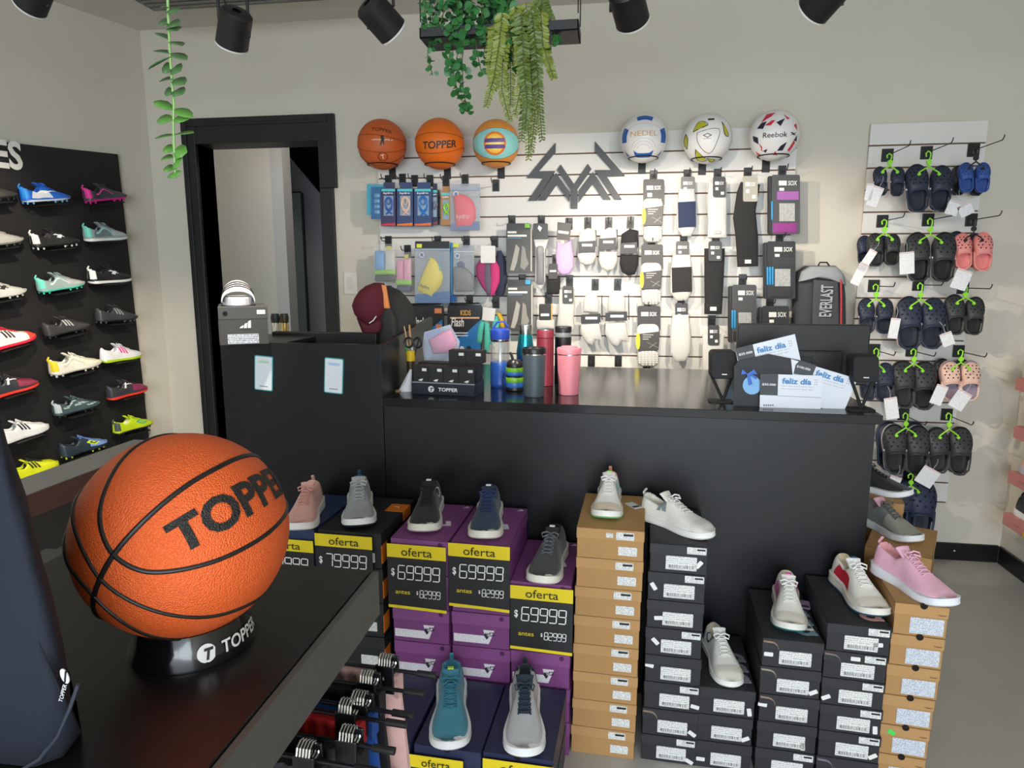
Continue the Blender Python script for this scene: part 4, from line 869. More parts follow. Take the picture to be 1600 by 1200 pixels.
RED = mat('#d02c46', .35); NVY = mat('#23263c', .35)
poly_decals(t, .11, a, [[(-.62, .55), (-.20, .82), (-.05, 1.05), (-.45, 1.0)], [(-.42, .42), (-.18, .40), (-.02, .62), (-.16, .62)], [(.28, .95), (.60, .72), (.48, .66)], [(.78, .42), (.95, .55), (1.0, .2)], [(-.62, -.28), (-.44, -.46), (-.52, -.58), (-.40, -.70)], [(.62, -.65), (.86, -.2), (.95, -.35), (.75, -.75)], [(-.82, -.72), (-.50, -.86), (-.74, -.98)], [(0, -.82), (.1, -.62), (.22, -.86)]], RED, 'red_shard')
poly_decals(t, .11, a, [[(-.78, .32), (-.60, .55), (-.36, .60), (-.48, .28)], [(.02, .52), (.38, .72), (.20, .36)], [(-.98, .02), (-.66, -.06), (-.62, -.34), (-.90, -.22)], [(.28, -.40), (.52, -.26), (.40, -.62), (.16, -.62)], [(-.42, -.62), (-.22, -.52), (-.30, -.72)], [(.85, -.22), (1.0, 0), (1.05, -.3)]], NVY, 'navy_shard')
c, e1, e2 = frame_at(toward(a)+Vector((0.03, 0, .04)), Vector((1, 0, .02))); v, f = text2d('Reebok', .105, .022, .012); decal(t, 'lettering', v, f, .11, c, e1, e2, mat('#1b1b22', .4), .0012)
poly_decals(t, .11, a, [[(.62, .12), (.72, .12), (.92, .0), (.80, .0)], [(.62, -.02), (.70, .04), (.94, .13), (.88, .07)]], mat('#1b1b22', .4), 'vector_mark', .0012)
# ---------------------------------------------------------------- wall emblem
em = thing('wall_emblem', 'large dark grey angular shop emblem fixed on the white slat panel', 'emblem', on_y(898, 275, D))
EMM = mat('#43464b', .5, var=.04)
Ls = 8.889; E_ = lambda pts: [(820+x/Ls, 210+y/Ls) for x, y in pts]
left = [[(425, 115), (425, 240), (190, 510), (420, 505), (160, 915), (45, 918), (255, 605), (25, 600)], [(435, 535), (620, 790), (615, 930), (440, 690), (285, 912), (180, 914), (375, 590)], ]
right = [[(975, 95), (975, 235), (1210, 492), (970, 495), (1240, 900), (1345, 898), (1135, 580), (1390, 572)], [(945, 520), (748, 780), (748, 940), (940, 680), (1085, 900), (1195, 900), (1005, 600)]]
mid_ = [[(498, 415), (450, 490), (635, 765), (635, 1025), (728, 1025), (728, 760), (925, 478), (875, 408), (685, 690)]]
for P in left+right+mid_: slab(em, 'emblem_piece', E_(P), D-.020, .019, EMM, Vector(em.location))
# ---------------------------------------------------------------- dark navy bag at the edge
NB = mat('#151c2a', .85, var=.18, scale=9, bump=.2, bscale=500)
bg = thing('sports_bag', 'dark navy fabric sports bag with small white logo standing on the black table', 'bag', on_z(40, 1190, TZ))
bo = Vector(bg.location); BYY = .46
out = [(-190, 600), (-90, 600), (-20, 625), (0, 650), (14, 700), (40, 770), (62, 860), (82, 930), (98, 1000), (108, 1060), (112, 1110), (128, 1150), (104, 1210), (60, 1260), (-190, 1290)]
cx_ = sum(p[0] for p in out)/len(out); cy_ = sum(p[1] for p in out)/len(out); R = []
for dy, s_ in ((.12, .78), (.10, .90), (.06, .97), (.02, 1.0), (-.01, .97), (-.025, .88), (-.034, .70), (-.038, .4)): R.append([on_y(cx_+(x-cx_)*s_, cy_+(y-cy_)*s_, BYY+dy)-bo for x, y in out])
zmin = TZ-bo.z+.001
R = [[Vector((p.x, p.y, max(p.z, zmin))) for p in r] for r in R]
MB().rings(R).build('bag_body', NB, bg, smooth=True, ang=None)
q = [on_y(x, y, BYY-.028)-bo for x, y in ((30, 1205), (62, 1186), (90, 1150), (110, 1105), (122, 1070))]; MB().tube(q, .0016, 6).build('piping', mat('#363c46', .6), bg)
add_text(MB(), 'TOPPER', .017, .0035, TR(*(on_y(98, 1083, BYY-.036)-bo), ry=-1.2), .01).build('lettering', mat('#d8d8d6', .5), bg)
c_ = on_y(102, 1056, BYY-.036)-bo; MB().prism([(.0034*math.cos(q), .0064*math.sin(q)) for q in lsp(0, 2*math.pi, 16)[:-1]], 0, .0008, TR(c_.x, c_.y, c_.z, ry=-.3) @ FZ).build('logo_disc', mat('#d8d8d6', .5), bg)
MB().box(-.0006, .0006, -.0015, 0, -.005, .005, TR(c_.x+.001, c_.y, c_.z, ry=.2)).build('logo_bar', NB, bg)
# ---------------------------------------------------------------- rail frame by the football wall
RZ = .997; ra = on_z(47, 769, RZ); rb = on_z(256, 697, RZ)
fr = thing('metal_rack', 'grey metal rack frame with a brown lower face behind the basketball', 'rack', (ra.x, 0, 0))
y0 = .95; y1 = rb.y+.05
MB().box(-.095, 0, y0, y1, RZ-.05, RZ).build('top_rail', mat('#98948d', .5, var=.06), fr, bevel=.002)
MB().box(.0, .003, y0, y1, RZ-.05, RZ-.004).build('side_strip', mat('#5c3c34', .5, var=.1), fr)
MB().box(-.05, 0, y0, y1, RZ-.20, RZ-.16).build('lower_rail', GM, fr, bevel=.002)
MB().lathe([(.006, 0), (.006, .001)], 12, TR(-.024, on_z(158, 706, RZ).y, RZ)).build('screw_hole', mat('#0c0c0c', .8), fr)
for y in (y0, y1-.04): MB().box(-.05, -.01, y, y+.04, 0, RZ-.01).build('leg', GM, fr)
MB().box(-.40, -.05, y0, y0+.03, .30, .33).build('cross_rail', GM, fr)
# ---------------------------------------------------------------- hanging shorts under the table
hz = TZ-.16
rail = thing('clothes_rail', 'black clothes rail fixed under the display table', 'rail', (TX-.16, .2, TZ-.085)); MB().tube([(0, -.3, 0), (0, .60, 0)], .010, 10).build('tube', BLKM, rail)
for y_ in (-.2, .55): MB().box(-.008, .008, y_-.008, y_+.008, 0, .064).build('bracket', BLKM, rail)
HK = [((610, 1028), (686, 1046), '#e0b3ae', 'pale pink shorts with a small dark umbrella mark on clip hanger'), ((584, 1050), (666, 1078), '#17181b', 'black patterned shorts next to the pale pink ones on clip hanger'), ((573, 1080), (648, 1113), '#1d4fa0', 'blue sports shorts on clip hanger'), ((552, 1096), (640, 1124), '#c4201f', 'red ribbed shorts with a diamond patch on clip hanger'), ((554, 1138), (623, 1162), '#151517', 'black shorts with a red diamond patch on clip hanger'), ((488, 1164), (596, 1193), '#19191b', 'plain black sports shorts on clip hanger')]
for k, ((cx, cy), (ex, ey), cc, lab) in enumerate(HK):
    cpt = on_z(cx, cy, hz+.01); e = on_z(ex, ey, hz); y_ = (cpt.y+e.y)/2
    x0 = TX-.30; x1 = e.x; xc_ = cpt.x
    h = thing('clip_hanger', 'black clip hanger holding the '+lab.split(' on clip')[0], 'hanger', (TX-.16, y_, hz), (0, 0, math.radians(-4)), 'clip hangers under the table')
    ox = TX-.16
    MB().tube([(x0-ox, 0, 0), (x1-ox, 0, 0)], .0028, 8).build('bar', mat('#303032', .3, metal=.7), h)
    MB().tube([(x1-ox-.028, 0, 0), (x1-ox, 0, 0)], .0048, 10).build('end_cap', BLKM, h)
    MB().tube([(0, 0, 0), (0, 0, .05), (.0, 0, .062), (.008, 0, .076), (0, 0, .0865), (-.010, 0, .078)], .002, 6).build('hook', mat('#9a9a9a', .3, metal=.9), h)
    for xx in (xc_-ox, x0-ox+.03):
        b = MB(); b.box(xx-.014, xx+.014, -.012, -.008, -.032, .012); b.box(xx-.014, xx+.014, .008, .012, -.032, .016); b.box(xx-.013, xx+.013, -.008, .008, -.004, .002); b.build('clip', mat('#101012', .35), h, bevel=.0015)
        b = MB(); b.tube([(xx-.010+.020*u/40, .011*math.cos(u*.785), .012+.011*math.sin(u*.785)) for u in range(41)], .0014, 6); b.build('spring', mat('#d6d6d6', .18, metal=1), h, smooth=True)
    s_ = thing('sports_shorts', lab.replace(' on clip hanger', ' clipped to a hanger under the table'), 'shorts', (ox, y_, hz-.015), (0, 0, math.radians(-4)), 'shorts hanging under the table')
    n = 44; wv = xc_-ox+.02; lo = x0-ox+.005
    def cloth(z0, z1, amp, off, thick=.003):
        R = []
        for j in range(9):
            u = j/8; z = z0+(z1-z0)*u; ring = []
            for side in (1, -1):
                for i in (range(n+1) if side > 0 else range(n, -1, -1)):
                    q = i/n; x = lo+(wv-lo)*q+(q-.5)*.05*u; ring.append((x, side*(thick+.005*u)+amp*(.4+u)*math.sin(q*26+k*2+u*1.3)+off, z))
            R.append(ring)
        return MB().rings(R)
    cm = mat(cc, .85, var=.15, scale=60, bump=.2, bscale=600)
    cloth(-.02, -.36, .0022, 0).build('cloth', cm, s_, smooth=True, ang=60)
    w_ = MB(); R = []
    for j in range(7):
        z = .012-.035*j/6; R.append([(lo+(wv-lo)*i/60, -.0095-.0022*math.sin(i*1.6)-.001*math.sin(j*2), z) for i in range(61)]+[(lo+(wv-lo)*i/60, .0095, z) for i in range(60, -1, -1)])
    w_.rings(R).build('waistband', mat(cc, .8, var=.1), s_, smooth=True, ang=60)
    if k in (3, 4):
        for q, (sz, mc) in enumerate(((.040, '#a83a3c' if k == 4 else '#c9c2b4'), (.030, '#1b1b1d'), (.018, '#8a8f88'))): MB().prism([(sz, 0), (0, sz), (-sz, 0), (0, -sz)], 0, .0008, TR(wv-.05, -.026-.0012*q, -.075) @ FZ).build('diamond_patch', mat(mc, .6), s_)
    if k == 0: MB().prism([(.006*math.cos(q), .006*math.sin(q)) for q in lsp(0, math.pi, 8)], 0, .001, TR(wv-.004, -.022, -.14) @ FZ).build('umbrella_mark', mat('#3a3540', .6), s_)
# ================================================================= GOODS ON THE WIDE SLAT PANEL
HOOKP = None; GOODS = []; HOOKS = []
def slat_hook(px, py, reach=.14, grp='display hooks on the slat panels', bare=False, wide=.036):
    """px, py: middle of the black plate; every hook is a copy of the first of its reach"""
    global HOOKP
    if HOOKP is None: HOOKP = {}
    a = on_y(px, py, D-.004); key = (reach, wide)
    lab = 'empty black display hook on the slat panel under the turquoise basketball' if bare else 'black metal display hook clipped into a groove of a white slat panel'
    if key not in HOOKP:
        t = thing('display_hook', lab, 'hook', a, group=grp); m = mat('#17181a', .35, var=.05)
        MB().box(-wide/2, wide/2, -.004, .004, -.028, .030).build('plate', m, t, bevel=.0015)
        MB().box(-wide/2+.004, wide/2-.004, -.0055, -.004, -.022, .012).build('plate_recess', mat('#0c0c0d', .5), t)
        MB().tube([(0, -.004, 0), (0, -reach, .002), (0, -reach-.012, .012), (0, -reach-.014, .022)], .0024, 8).build('prong', m, t, smooth=True)
        HOOKP[key] = t; return t
    t = copy_tree(HOOKP[key]); t.location = a; t['label'] = lab; return t
for x, y in ((629, 281), (607, 283), (648, 283), (672, 283), (697, 284), (727, 282), (607, 378), (684, 378), (729, 378), (773, 378), (800, 346), (846, 346), (889, 350), (918.5, 349), (951, 349), (985, 348), (816, 438), (868, 407), (890, 439), (930, 445), (965, 445), (857, 466), (734, 470), (775, 473),
             (1021, 276), (1074, 275), (1121, 274), (1168, 272), (1222, 269), (1018, 380), (1068, 378), (1118, 381), (1218, 372), (1160, 438), (1203, 473), (1012, 477), (1064, 474), (1112, 502), (924, 564), (966, 564), (1010, 574)):
    HOOKS.append((x, y, slat_hook(x, y, .10)))
slat_hook(775, 290, .12, 'empty hooks', True); HOOKS.append((637, 392, slat_hook(637, 392, .10))); HOOKS.append((607, 455, slat_hook(607, 455, .10)))
def goods(name, label, cat, px, py, Y, group='packaged goods on the slat panel'):
    t = thing(name, label, cat, on_y(px, py, Y), group=group); GOODS.append((px, py, label)); return t, Vector(t.location)
CLEAR = mat('#e9eef2', .10, var=0, alpha=.10, spec=.6); CLEARB = mat('#c9d6e2', .15, var=0, alpha=.4)
# goggle boxes
def goggle_box(label, x0, x1, body, strap, foot, Y, y0=285, y1=353):
    t, o = goods('goggle_box', label, 'goggles', (x0+x1)/2, y0, Y, 'boxed swimming goggles'); cx = (x0+x1)/2; w = x1-x0
    slab(t, 'carton', R4(x0, y0+9, x1, y1), Y, .035, mat(body, .45), o, bevel=.001); slab(t, 'header_card', R4(x0+w*.18, y0, x1-1, y0+10), Y+.01, .002, mat(body, .45), o)
    slab(t, 'turquoise_strip', R4(x0+1, y0+10, x1-1, y0+14), Y-.001, .001, mat('#58c4cc', .4), o); slab(t, 'foot_strip', [(x0+.5, y1-3), (x1-.5, y1-5), (x1-.5, y1-.5), (x0+.5, y1-.5)], Y-.001, .001, mat(foot, .4), o)
    text_px(t, 'brand_lettering', 'hydro', x0+w*.18, y0+15, x1-w*.18, y0+19, Y-.0015, mat('#e8eef2', .4), o, .02)
    slab(t, 'window', R4(x0+w*.2, y0+21, x1-w*.15, y0+52), Y-.0008, .001, mat('#8ea6bd', .2), o)
    mb = MB(); s = (on_y(x1, y0, Y)-on_y(x0, y0, Y)).length
    c = on_y(cx+1, y0+33, Y-.004)-o; mb.tube([c+Vector((s*.24*math.cos(q), 0, s*.38*math.sin(q))) for q in lsp(0, 2*math.pi, 16)[:-1]], .0045, 6, closed=True)
    mb.tube([c+Vector((s*.13*math.cos(q), -.004, s*.19*math.sin(q)+.01)) for q in lsp(0, 2*math.pi, 12)[:-1]], .003, 6, closed=True)
    mb.tube([c+Vector((-s*.22, 0, -s*.3)), c+Vector((0, -.004, -s*.52)), c+Vector((s*.22, 0, -s*.66))], .004, 6); mb.tube([c+Vector((s*.22, 0, -s*.3)), c+Vector((0, -.003, -s*.52)), c+Vector((-s*.2, 0, -s*.68))], .004, 6); mb.build('goggle_strap', mat(strap, .35), t, smooth=True)
YG = D-.11
t, o = goods('goggle_case', 'pale turquoise goggle pack at the edge of the slat panel', 'goggles', 586, 289, YG, 'goggle packs')
slab(t, 'card', R4(573, 288, 600, 336), YG+.01, .004, mat('#4fa6bd', .4), o); slab(t, 'inner_card', R4(580, 292, 602, 342), YG, .006, mat('#35699b', .4), o)
for k in range(4): slab(t, 'blister_lens', soft(584, 302+k*8.5, 593, 309+k*8.5, 2), YG-.004, .006, mat('#6f9ac0', .2), o, puff=.004)
goggle_box('boxed swimming goggles with a purple carton and blue strap', 595, 618, '#3b3a5e', '#3a5fae', '#c8374a', YG-.005)
goggle_box('boxed swimming goggles with a navy carton and peach strap', 620, 645, '#35456e', '#e8bda6', '#e07a33', YG-.005)
goggle_box('boxed swimming goggles with a navy carton and bright blue strap', 647, 674, '#2f4674', '#2f78c8', '#d9703c', YG-.005)
goggle_box('boxed swimming goggles in a dark carton behind the bright blue pair', 674.5, 684, '#2b3046', '#70798c', '#8a3a4a', YG+.03, 287, 351)
goggle_box('kraft carton of black and lime swimming goggles', 688.5, 704, '#a97a4c', '#8fd23a', '#a97a4c', YG+.01, 291, 352)
def pouch(label, x0, y0, x1, y1, Y, cap_pts, capc, foot, header, zip_='#9fb0c2', puff=.018, name='swim_cap_pouch'):
    t, o = goods(name, label, 'swim cap', (x0+x1)/2, y0, Y, 'swim cap pouches')
    slab(t, 'pouch_back', soft(x0, y0, x1, y1, 2), Y+.010, .002, mat('#a9b6c4', .2, alpha=.45, var=0), o)
    if header: slab(t, 'header', R4(x0+1, y0, x1-1, y0+(y1-y0)*.11), Y+.004, .004, mat(header, .4), o)
    slab(t, 'zip_seal', R4(x0+.5, y0+(y1-y0)*.125, x1-.5, y0+(y1-y0)*.145), Y, .006, mat(zip_, .3), o)
    slab(t, 'cap', cap_pts, Y, .008, mat(capc, .5, var=.06), o, puff=puff)
    if foot: slab(t, 'printed_foot', [(x0+1, y1-(y1-y0)*.14), (x1-1, y1-(y1-y0)*.2), (x1-1, y1-.5), (x0+1, y1-.5)], Y-.002, .004, mat(foot, .35), o)
    c = on_y(x0+(x1-x0)*.2, y0+(y1-y0)*.22, Y-.003)-o; MB().lathe([(.013, 0), (.013, .001)], 18, TR(*c, rx=math.pi/2)).build('round_mark', mat('#e6ebf0', .4), t); MB().lathe([(.009, .001), (.009, .0018)], 18, TR(*c, rx=math.pi/2)).build('round_mark_centre', mat('#2c4f9a', .4), t)
    slab(t, 'film', soft(x0+.5, y0+(y1-y0)*.15, x1-.5, y1-.5, 2), Y-.024, .0008, CLEAR, o); return t, o
t, o = pouch('red swim cap in a clear zip pouch beside the goggle boxes', 703, 287, 750, 360, YG, [(708, 304), (716, 302), (728, 305), (738, 313), (743, 325), (743, 340), (738, 354), (712, 356), (710, 330)], '#e0455a', '#3f5f96', None, '#8fa3c8')
text_px(t, 'script_lettering', 'hydro', 713, 334, 733, 344, YG-.021, mat('#f0c9cc', .5), o, 0, .1)
t, o = pouch('yellow swim cap in a clear pouch with a blue foot', 648, 377, 703, 474, YG, [(672, 402), (678, 404), (688, 418), (692, 432), (689, 445), (674, 465), (651, 453), (660, 427)], '#e6d34a', '#1f6aa8', '#1b1c20')
text_px(t, 'cap_lettering', 'hydro', 656, 445, 671, 452, YG-.022, mat('#3a3a2a', .5), o, .01, 0, .35)
add_text(MB(), 'hydro', .085, .019, TR(*(on_y(687.5, 415, YG-.006)-o), ry=-math.pi/2+.1), .03).build('side_lettering', mat('#2fa8cc', .4), t); slab(t, 'yellow_sticker', R4(651, 381, 659, 387), YG-.002, .003, mat('#dfe04a', .5), o)
t, o = goods('swim_cap_pouch', 'blue edged pouches hanging behind the yellow swim cap', 'swim cap', 704, 378, YG+.05); slab(t, 'pouch', soft(694, 379, 707, 470, 2), YG+.045, .02, mat('#3f8fc0', .35), o, puff=.004); slab(t, 'foot', R4(690, 462, 712, 472), YG+.042, .02, mat('#2860a8', .4), o)
t, o = pouch('grey swim cap in a clear pouch with a yellow sticker', 708, 383, 741, 460, YG+.01, [(709, 418), (716, 415), (728, 419), (738, 428), (741, 440), (740, 455), (711, 456), (708, 440)], '#6f7274', None, None, '#c9ced3'); slab(t, 'blue_cap_edge', [(713, 412), (719, 408), (725, 411), (726, 418), (714, 416)], YG-.002, .006, mat('#2b3d78', .5), o, puff=.004); slab(t, 'yellow_sticker', R4(708, 381, 717, 386), YG, .003, mat('#e0dc3a', .5), o)
# snorkel / fin packs
def fin_pack(label, x0, y0, x1, y1, Y, a, b_, mid_c, low):
    t, o = goods('sock_pack', label, 'swim pack', (x0+x1)/2, y0, Y, 'clear packs by the maroon cap'); w = x1-x0; h = y1-y0
    slab(t, 'item', soft(x0+1, y0+h*.18, x0+w*.48, y1-h*.28, 3), Y, .01, mat(a, .5), o, puff=.012); slab(t, 'item', soft(x0+w*.5, y0+h*.16, x1-1, y1-h*.26, 3), Y, .01, mat(b_, .5), o, puff=.012)
    slab(t, 'green_band', soft(x0, y0+h*.68, x1, y0+h*.82, 2), Y, .012, mat(mid_c, .5), o, puff=.012); slab(t, 'dark_tip', soft(x0+1, y0+h*.82, x1-1, y1, 3), Y, .012, mat(low, .5), o, puff=.012)
    slab(t, 'yellow_clip', R4(x0+w*.55, y0+h*.06, x0+w*.8, y0+h*.15), Y-.004, .003, mat('#d9c636', .5), o); slab(t, 'film', soft(x0, y0, x1, y1, 2), Y-.020, .0008, CLEAR, o)
fin_pack('clear pack of blue and white swim gear with a lime band', 584, 381, 618, 440, YG, '#6aa0d6', '#c9c9c4', '#8fc43a', '#2c3034'); fin_pack('clear pack of pink swim gear with a lime band', 618, 394, 643, 457, YG+.005, '#d98fae', '#e3a4bd', '#8fcf3f', '#252b5a')
# bandana, headbands
t, o = goods('bandana', 'pink and grey patterned bandana hanging from a white card', 'bandana', 763, 384, YG)
slab(t, 'white_card', soft(751, 384, 774, 411, 2), YG-.016, .003, mat('#eceae6', .5), o)
for k, (q, cc) in enumerate((([(752, 402), (758, 408), (757, 432), (760, 458), (752, 448), (744, 432), (743, 415)], '#a33c6e'), ([(757, 408), (766, 410), (768, 440), (766, 463), (760, 460), (755, 436)], '#6c6478'), ([(766, 410), (773, 405), (780, 418), (780, 440), (772, 460), (766, 463)], '#d6407f'), ([(750, 404), (756, 405), (752, 425), (752, 446), (746, 432)], '#57304a'))): slab(t, 'fold', q, YG+.004*k-.008, .02, mat(cc, .8, var=.25, scale=120), o, puff=.012)
t, o = goods('bandana', 'navy patterned bandana behind the pink one', 'bandana', 783, 392, YG+.04); slab(t, 'fold', [(776, 392), (782, 391), (790, 408), (792, 440), (786, 462), (774, 463), (772, 430)], YG+.035, .02, mat('#333850', .8, var=.2, scale=120), o, puff=.012)
t, o = goods('headband', 'turquoise headband with a white card', 'headband', 763, 480, YG)
slab(t, 'white_card', [(755, 480), (774, 482), (772, 502), (753, 500)], YG-.016, .003, mat('#eceae6', .5), o)
for q in ([(752, 498), (757, 503), (754, 520), (752, 537), (744, 536), (746, 512)], [(770, 500), (776, 492), (780, 505), (776, 525), (770, 540), (764, 538), (768, 515)], [(757, 503), (764, 506), (766, 530), (762, 552), (756, 548)]): slab(t, 'fold', q, YG-.006, .02, mat('#5cc9b8', .7), o, puff=.012)
t, o = goods('headband', 'yellow and orange patterned headband behind the turquoise one', 'headband', 782, 488, YG+.03); slab(t, 'fold', [(775, 487), (782, 490), (787, 500), (788, 514), (781, 512), (780, 500)], YG+.02, .02, mat('#dfb02c', .6, var=.4, scale=150), o, puff=.01)
# flat garment packs
def flat_pack(label, x0, y0, x1, y1, Y, kids):
    t, o = goods('garment_pack', label, 'garment pack', (x0+x1)/2, y0, Y, 'flat garment packs'); w = x1-x0; h = y1-y0
    slab(t, 'pack', soft(x0, y0+h*.05, x1, y1, 3), Y, .016, mat('#2c2d31', .35), o, bevel=.002); slab(t, 'hanger_rim', soft(x0+2, y0, x1-2, y0+h*.12, 4), Y+.002, .012, mat('#141416', .25), o, puff=.004)
    slab(t, 'blue_print', [(x0+w*.45, y0+h*.62), (x1-2, y0+h*.32), (x1-2, y1-1), (x0+2, y1-1), (x0+2, y0+h*.75)], Y-.001, .001, mat('#2f7cc0', .4), o)
    text_px(t, 'brand_lettering', 'Flash', x0+w*.12, y0+h*.28, x0+w*.48, y0+h*.45, Y-.0015, mat('#f0ece4', .4), o, .02, .1)
    if kids: 
        text_px(t, 'kids_lettering', 'KIDS', x0+w*.38, y0+h*.14, x0+w*.68, y0+h*.24, Y-.0015, mat('#e0a84a', .4), o, .02); slab(t, 'peach_strip', R4(x0+4, y0+h*.27, x1-4, y0+h*.30), Y-.0012, .001, mat('#e6b48a', .4), o)
        for sx, cc in ((.42, '#e9e9e6'), (.62, '#2b2b2d')): slab(t, 'printed_shirt', [(x0+w*sx-5, y1-9), (x0+w*sx-2, y1-15), (x0+w*sx+2, y1-15), (x0+w*sx+5, y1-9), (x0+w*sx+4, y1-1), (x0+w*sx-4, y1-1)], Y-.0018, .001, mat(cc, .5), o)
    else: slab(t, 'orange_patch', R4(x1-14, y0+h*.10, x1-3, y0+h*.20), Y-.0012, .001, mat('#e08a5a', .4), o); slab(t, 'orange_patch', R4(x1-12, y0+h*.42, x1-3, y0+h*.50), Y-.0012, .001, mat('#e08a5a', .4), o)
    for k in range(2): slab(t, 'white_strip', R4(x0+w*.12, y0+h*(.56+.05*k), x0+w*.6, y0+h*(.58+.05*k)), Y-.0013, .001, mat('#dfe6ee', .4), o)
flat_pack('black and blue flat garment pack with white script', 638, 474, 693, 552, YG, False); flat_pack('black and blue flat garment pack with childrens lettering and shirts', 699, 473, 753, 556, YG, True)
# support boxes
def brace_box(label, x0, y0, x1, y1, Y, stc):
    t, o = goods('support_box', label, 'box', (x0+x1)/2, y0, Y, 'ankle support boxes'); w = x1-x0; h = y1-y0
    slab(t, 'carton', R4(x0, y0+h*.12, x1-2, y1), Y, .03, mat('#43423f', .4), o, bevel=.001); slab(t, 'header', soft(x0+.5, y0, x1-2, y0+h*.15, 2), Y+.004, .01, mat('#2b2b2c', .4), o)
    slab(t, 'side', R4(x1-2, y0+h*.1, x1, y1-2), Y+.002, .03, mat('#b9b8b2', .5), o)
    for k, (a_, b_) in enumerate(((.16, .20), (.23, .27))): slab(t, 'white_lettering_bar', R4(x0+2, y0+h*a_, x0+w*(.4 if k == 0 else .8), y0+h*b_), Y-.001, .001, print_mat('#e6e4de', '#55544f', 700, 1, .55), o)
    slab(t, 'blue_rule', R4(x0+2, y0+h*.29, x0+w*.6, y0+h*.305), Y-.001, .001, mat('#4a8aac', .4), o); slab(t, 'sticker', R4(x1-11, y0+.5, x1-3, y0+h*.09), Y, .002, mat(stc, .5), o)
    slab(t, 'printed_foot', [(x0+6, y1-4), (x0+w*.38, y0+h*.42), (x0+w*.52, y0+h*.5), (x0+w*.42, y1-16), (x0+w*.3, y1-3)], Y-.0012, .001, mat('#a9a69f', .5), o); slab(t, 'printed_foot', [(x0+w*.55, y1-8), (x0+w*.62, y0+h*.45), (x0+w*.74, y0+h*.5), (x0+w*.78, y0+h*.68), (x0+w*.88, y1-14), (x0+w*.7, y1-4)], Y-.0012, .001, mat('#8d8a84', .5), o)
brace_box('grey ankle support box with a green sticker', 791, 349, 831, 426, YG, '#7ec24a'); brace_box('grey ankle support box with a blue sticker', 792, 437, 832, 516, YG, '#3aa0cc')
t, o = goods('support_pack', 'long clear pack with a silver brace under a black card', 'pack', 845, 349, YG); slab(t, 'card', soft(833, 349, 856, 374, 2), YG, .004, mat('#232325', .4), o); slab(t, 'sleeve', [(834, 374), (857, 374), (853, 384), (852, 440), (846, 452), (840, 450), (836, 440), (836, 384)], YG, .008, mat('#c3c4c4', .25), o, puff=.012); slab(t, 'brace_core', soft(838, 384, 850, 445, 4), YG-.008, .004, mat('#6f7072', .35), o, puff=.006); slab(t, 'mark', [(842, 352), (847, 356), (844, 362), (840, 357)], YG-.001, .001, mat('#e6e6e2', .4), o)
# ---------------------------------------------------------------- socks
def sox_card(t, o, x0, y0, x1, y1, Y, c='#2d2d2f', logo='SOX', st=True):
    w = x1-x0; h = y1-y0; slab(t, 'card', soft(x0, y0, x1, y1, 3), Y, .002, mat(c, .5), o)
    slab(t, 'logo_bar', R4(x0+w*.16, y0+h*.24, x0+w*.48, y0+h*.40), Y-.001, .001, mat('#e4e4e0', .5), o); text_px(t, 'lettering', logo, x0+w*.53, y0+h*.24, x0+w*.84, y0+h*.40, Y-.001, mat('#e4e4e0', .5), o, .02)
    if st: slab(t, 'sticker', R4(x0+w*.2, y0+h*.52, x0+w*.42, y0+h*.66), Y-.001, .001, WHT, o); slab(t, 'sticker', R4(x0+w*.62, y0+h*.74, x0+w*.86, y0+h*.88), Y-.001, .001, WHT, o)
KN = lambda c: mat({'#e6e5e1': '#bfbebb', '#eae9e6': '#c2c1be', '#e4e3df': '#cbcac6', '#e0dfdb': '#cac9c5', '#cfcecb': '#b9b8b4', '#d8d7d0': '#c6c5be'}.get(c, c), .9, var=.08, scale=160, bump=.3, bscale=900)
def sock(t, o, pts, c, Y, name='sock', puff=.016, th=.014): return slab(t, name, pts, Y, th, KN(c), o, puff=puff)
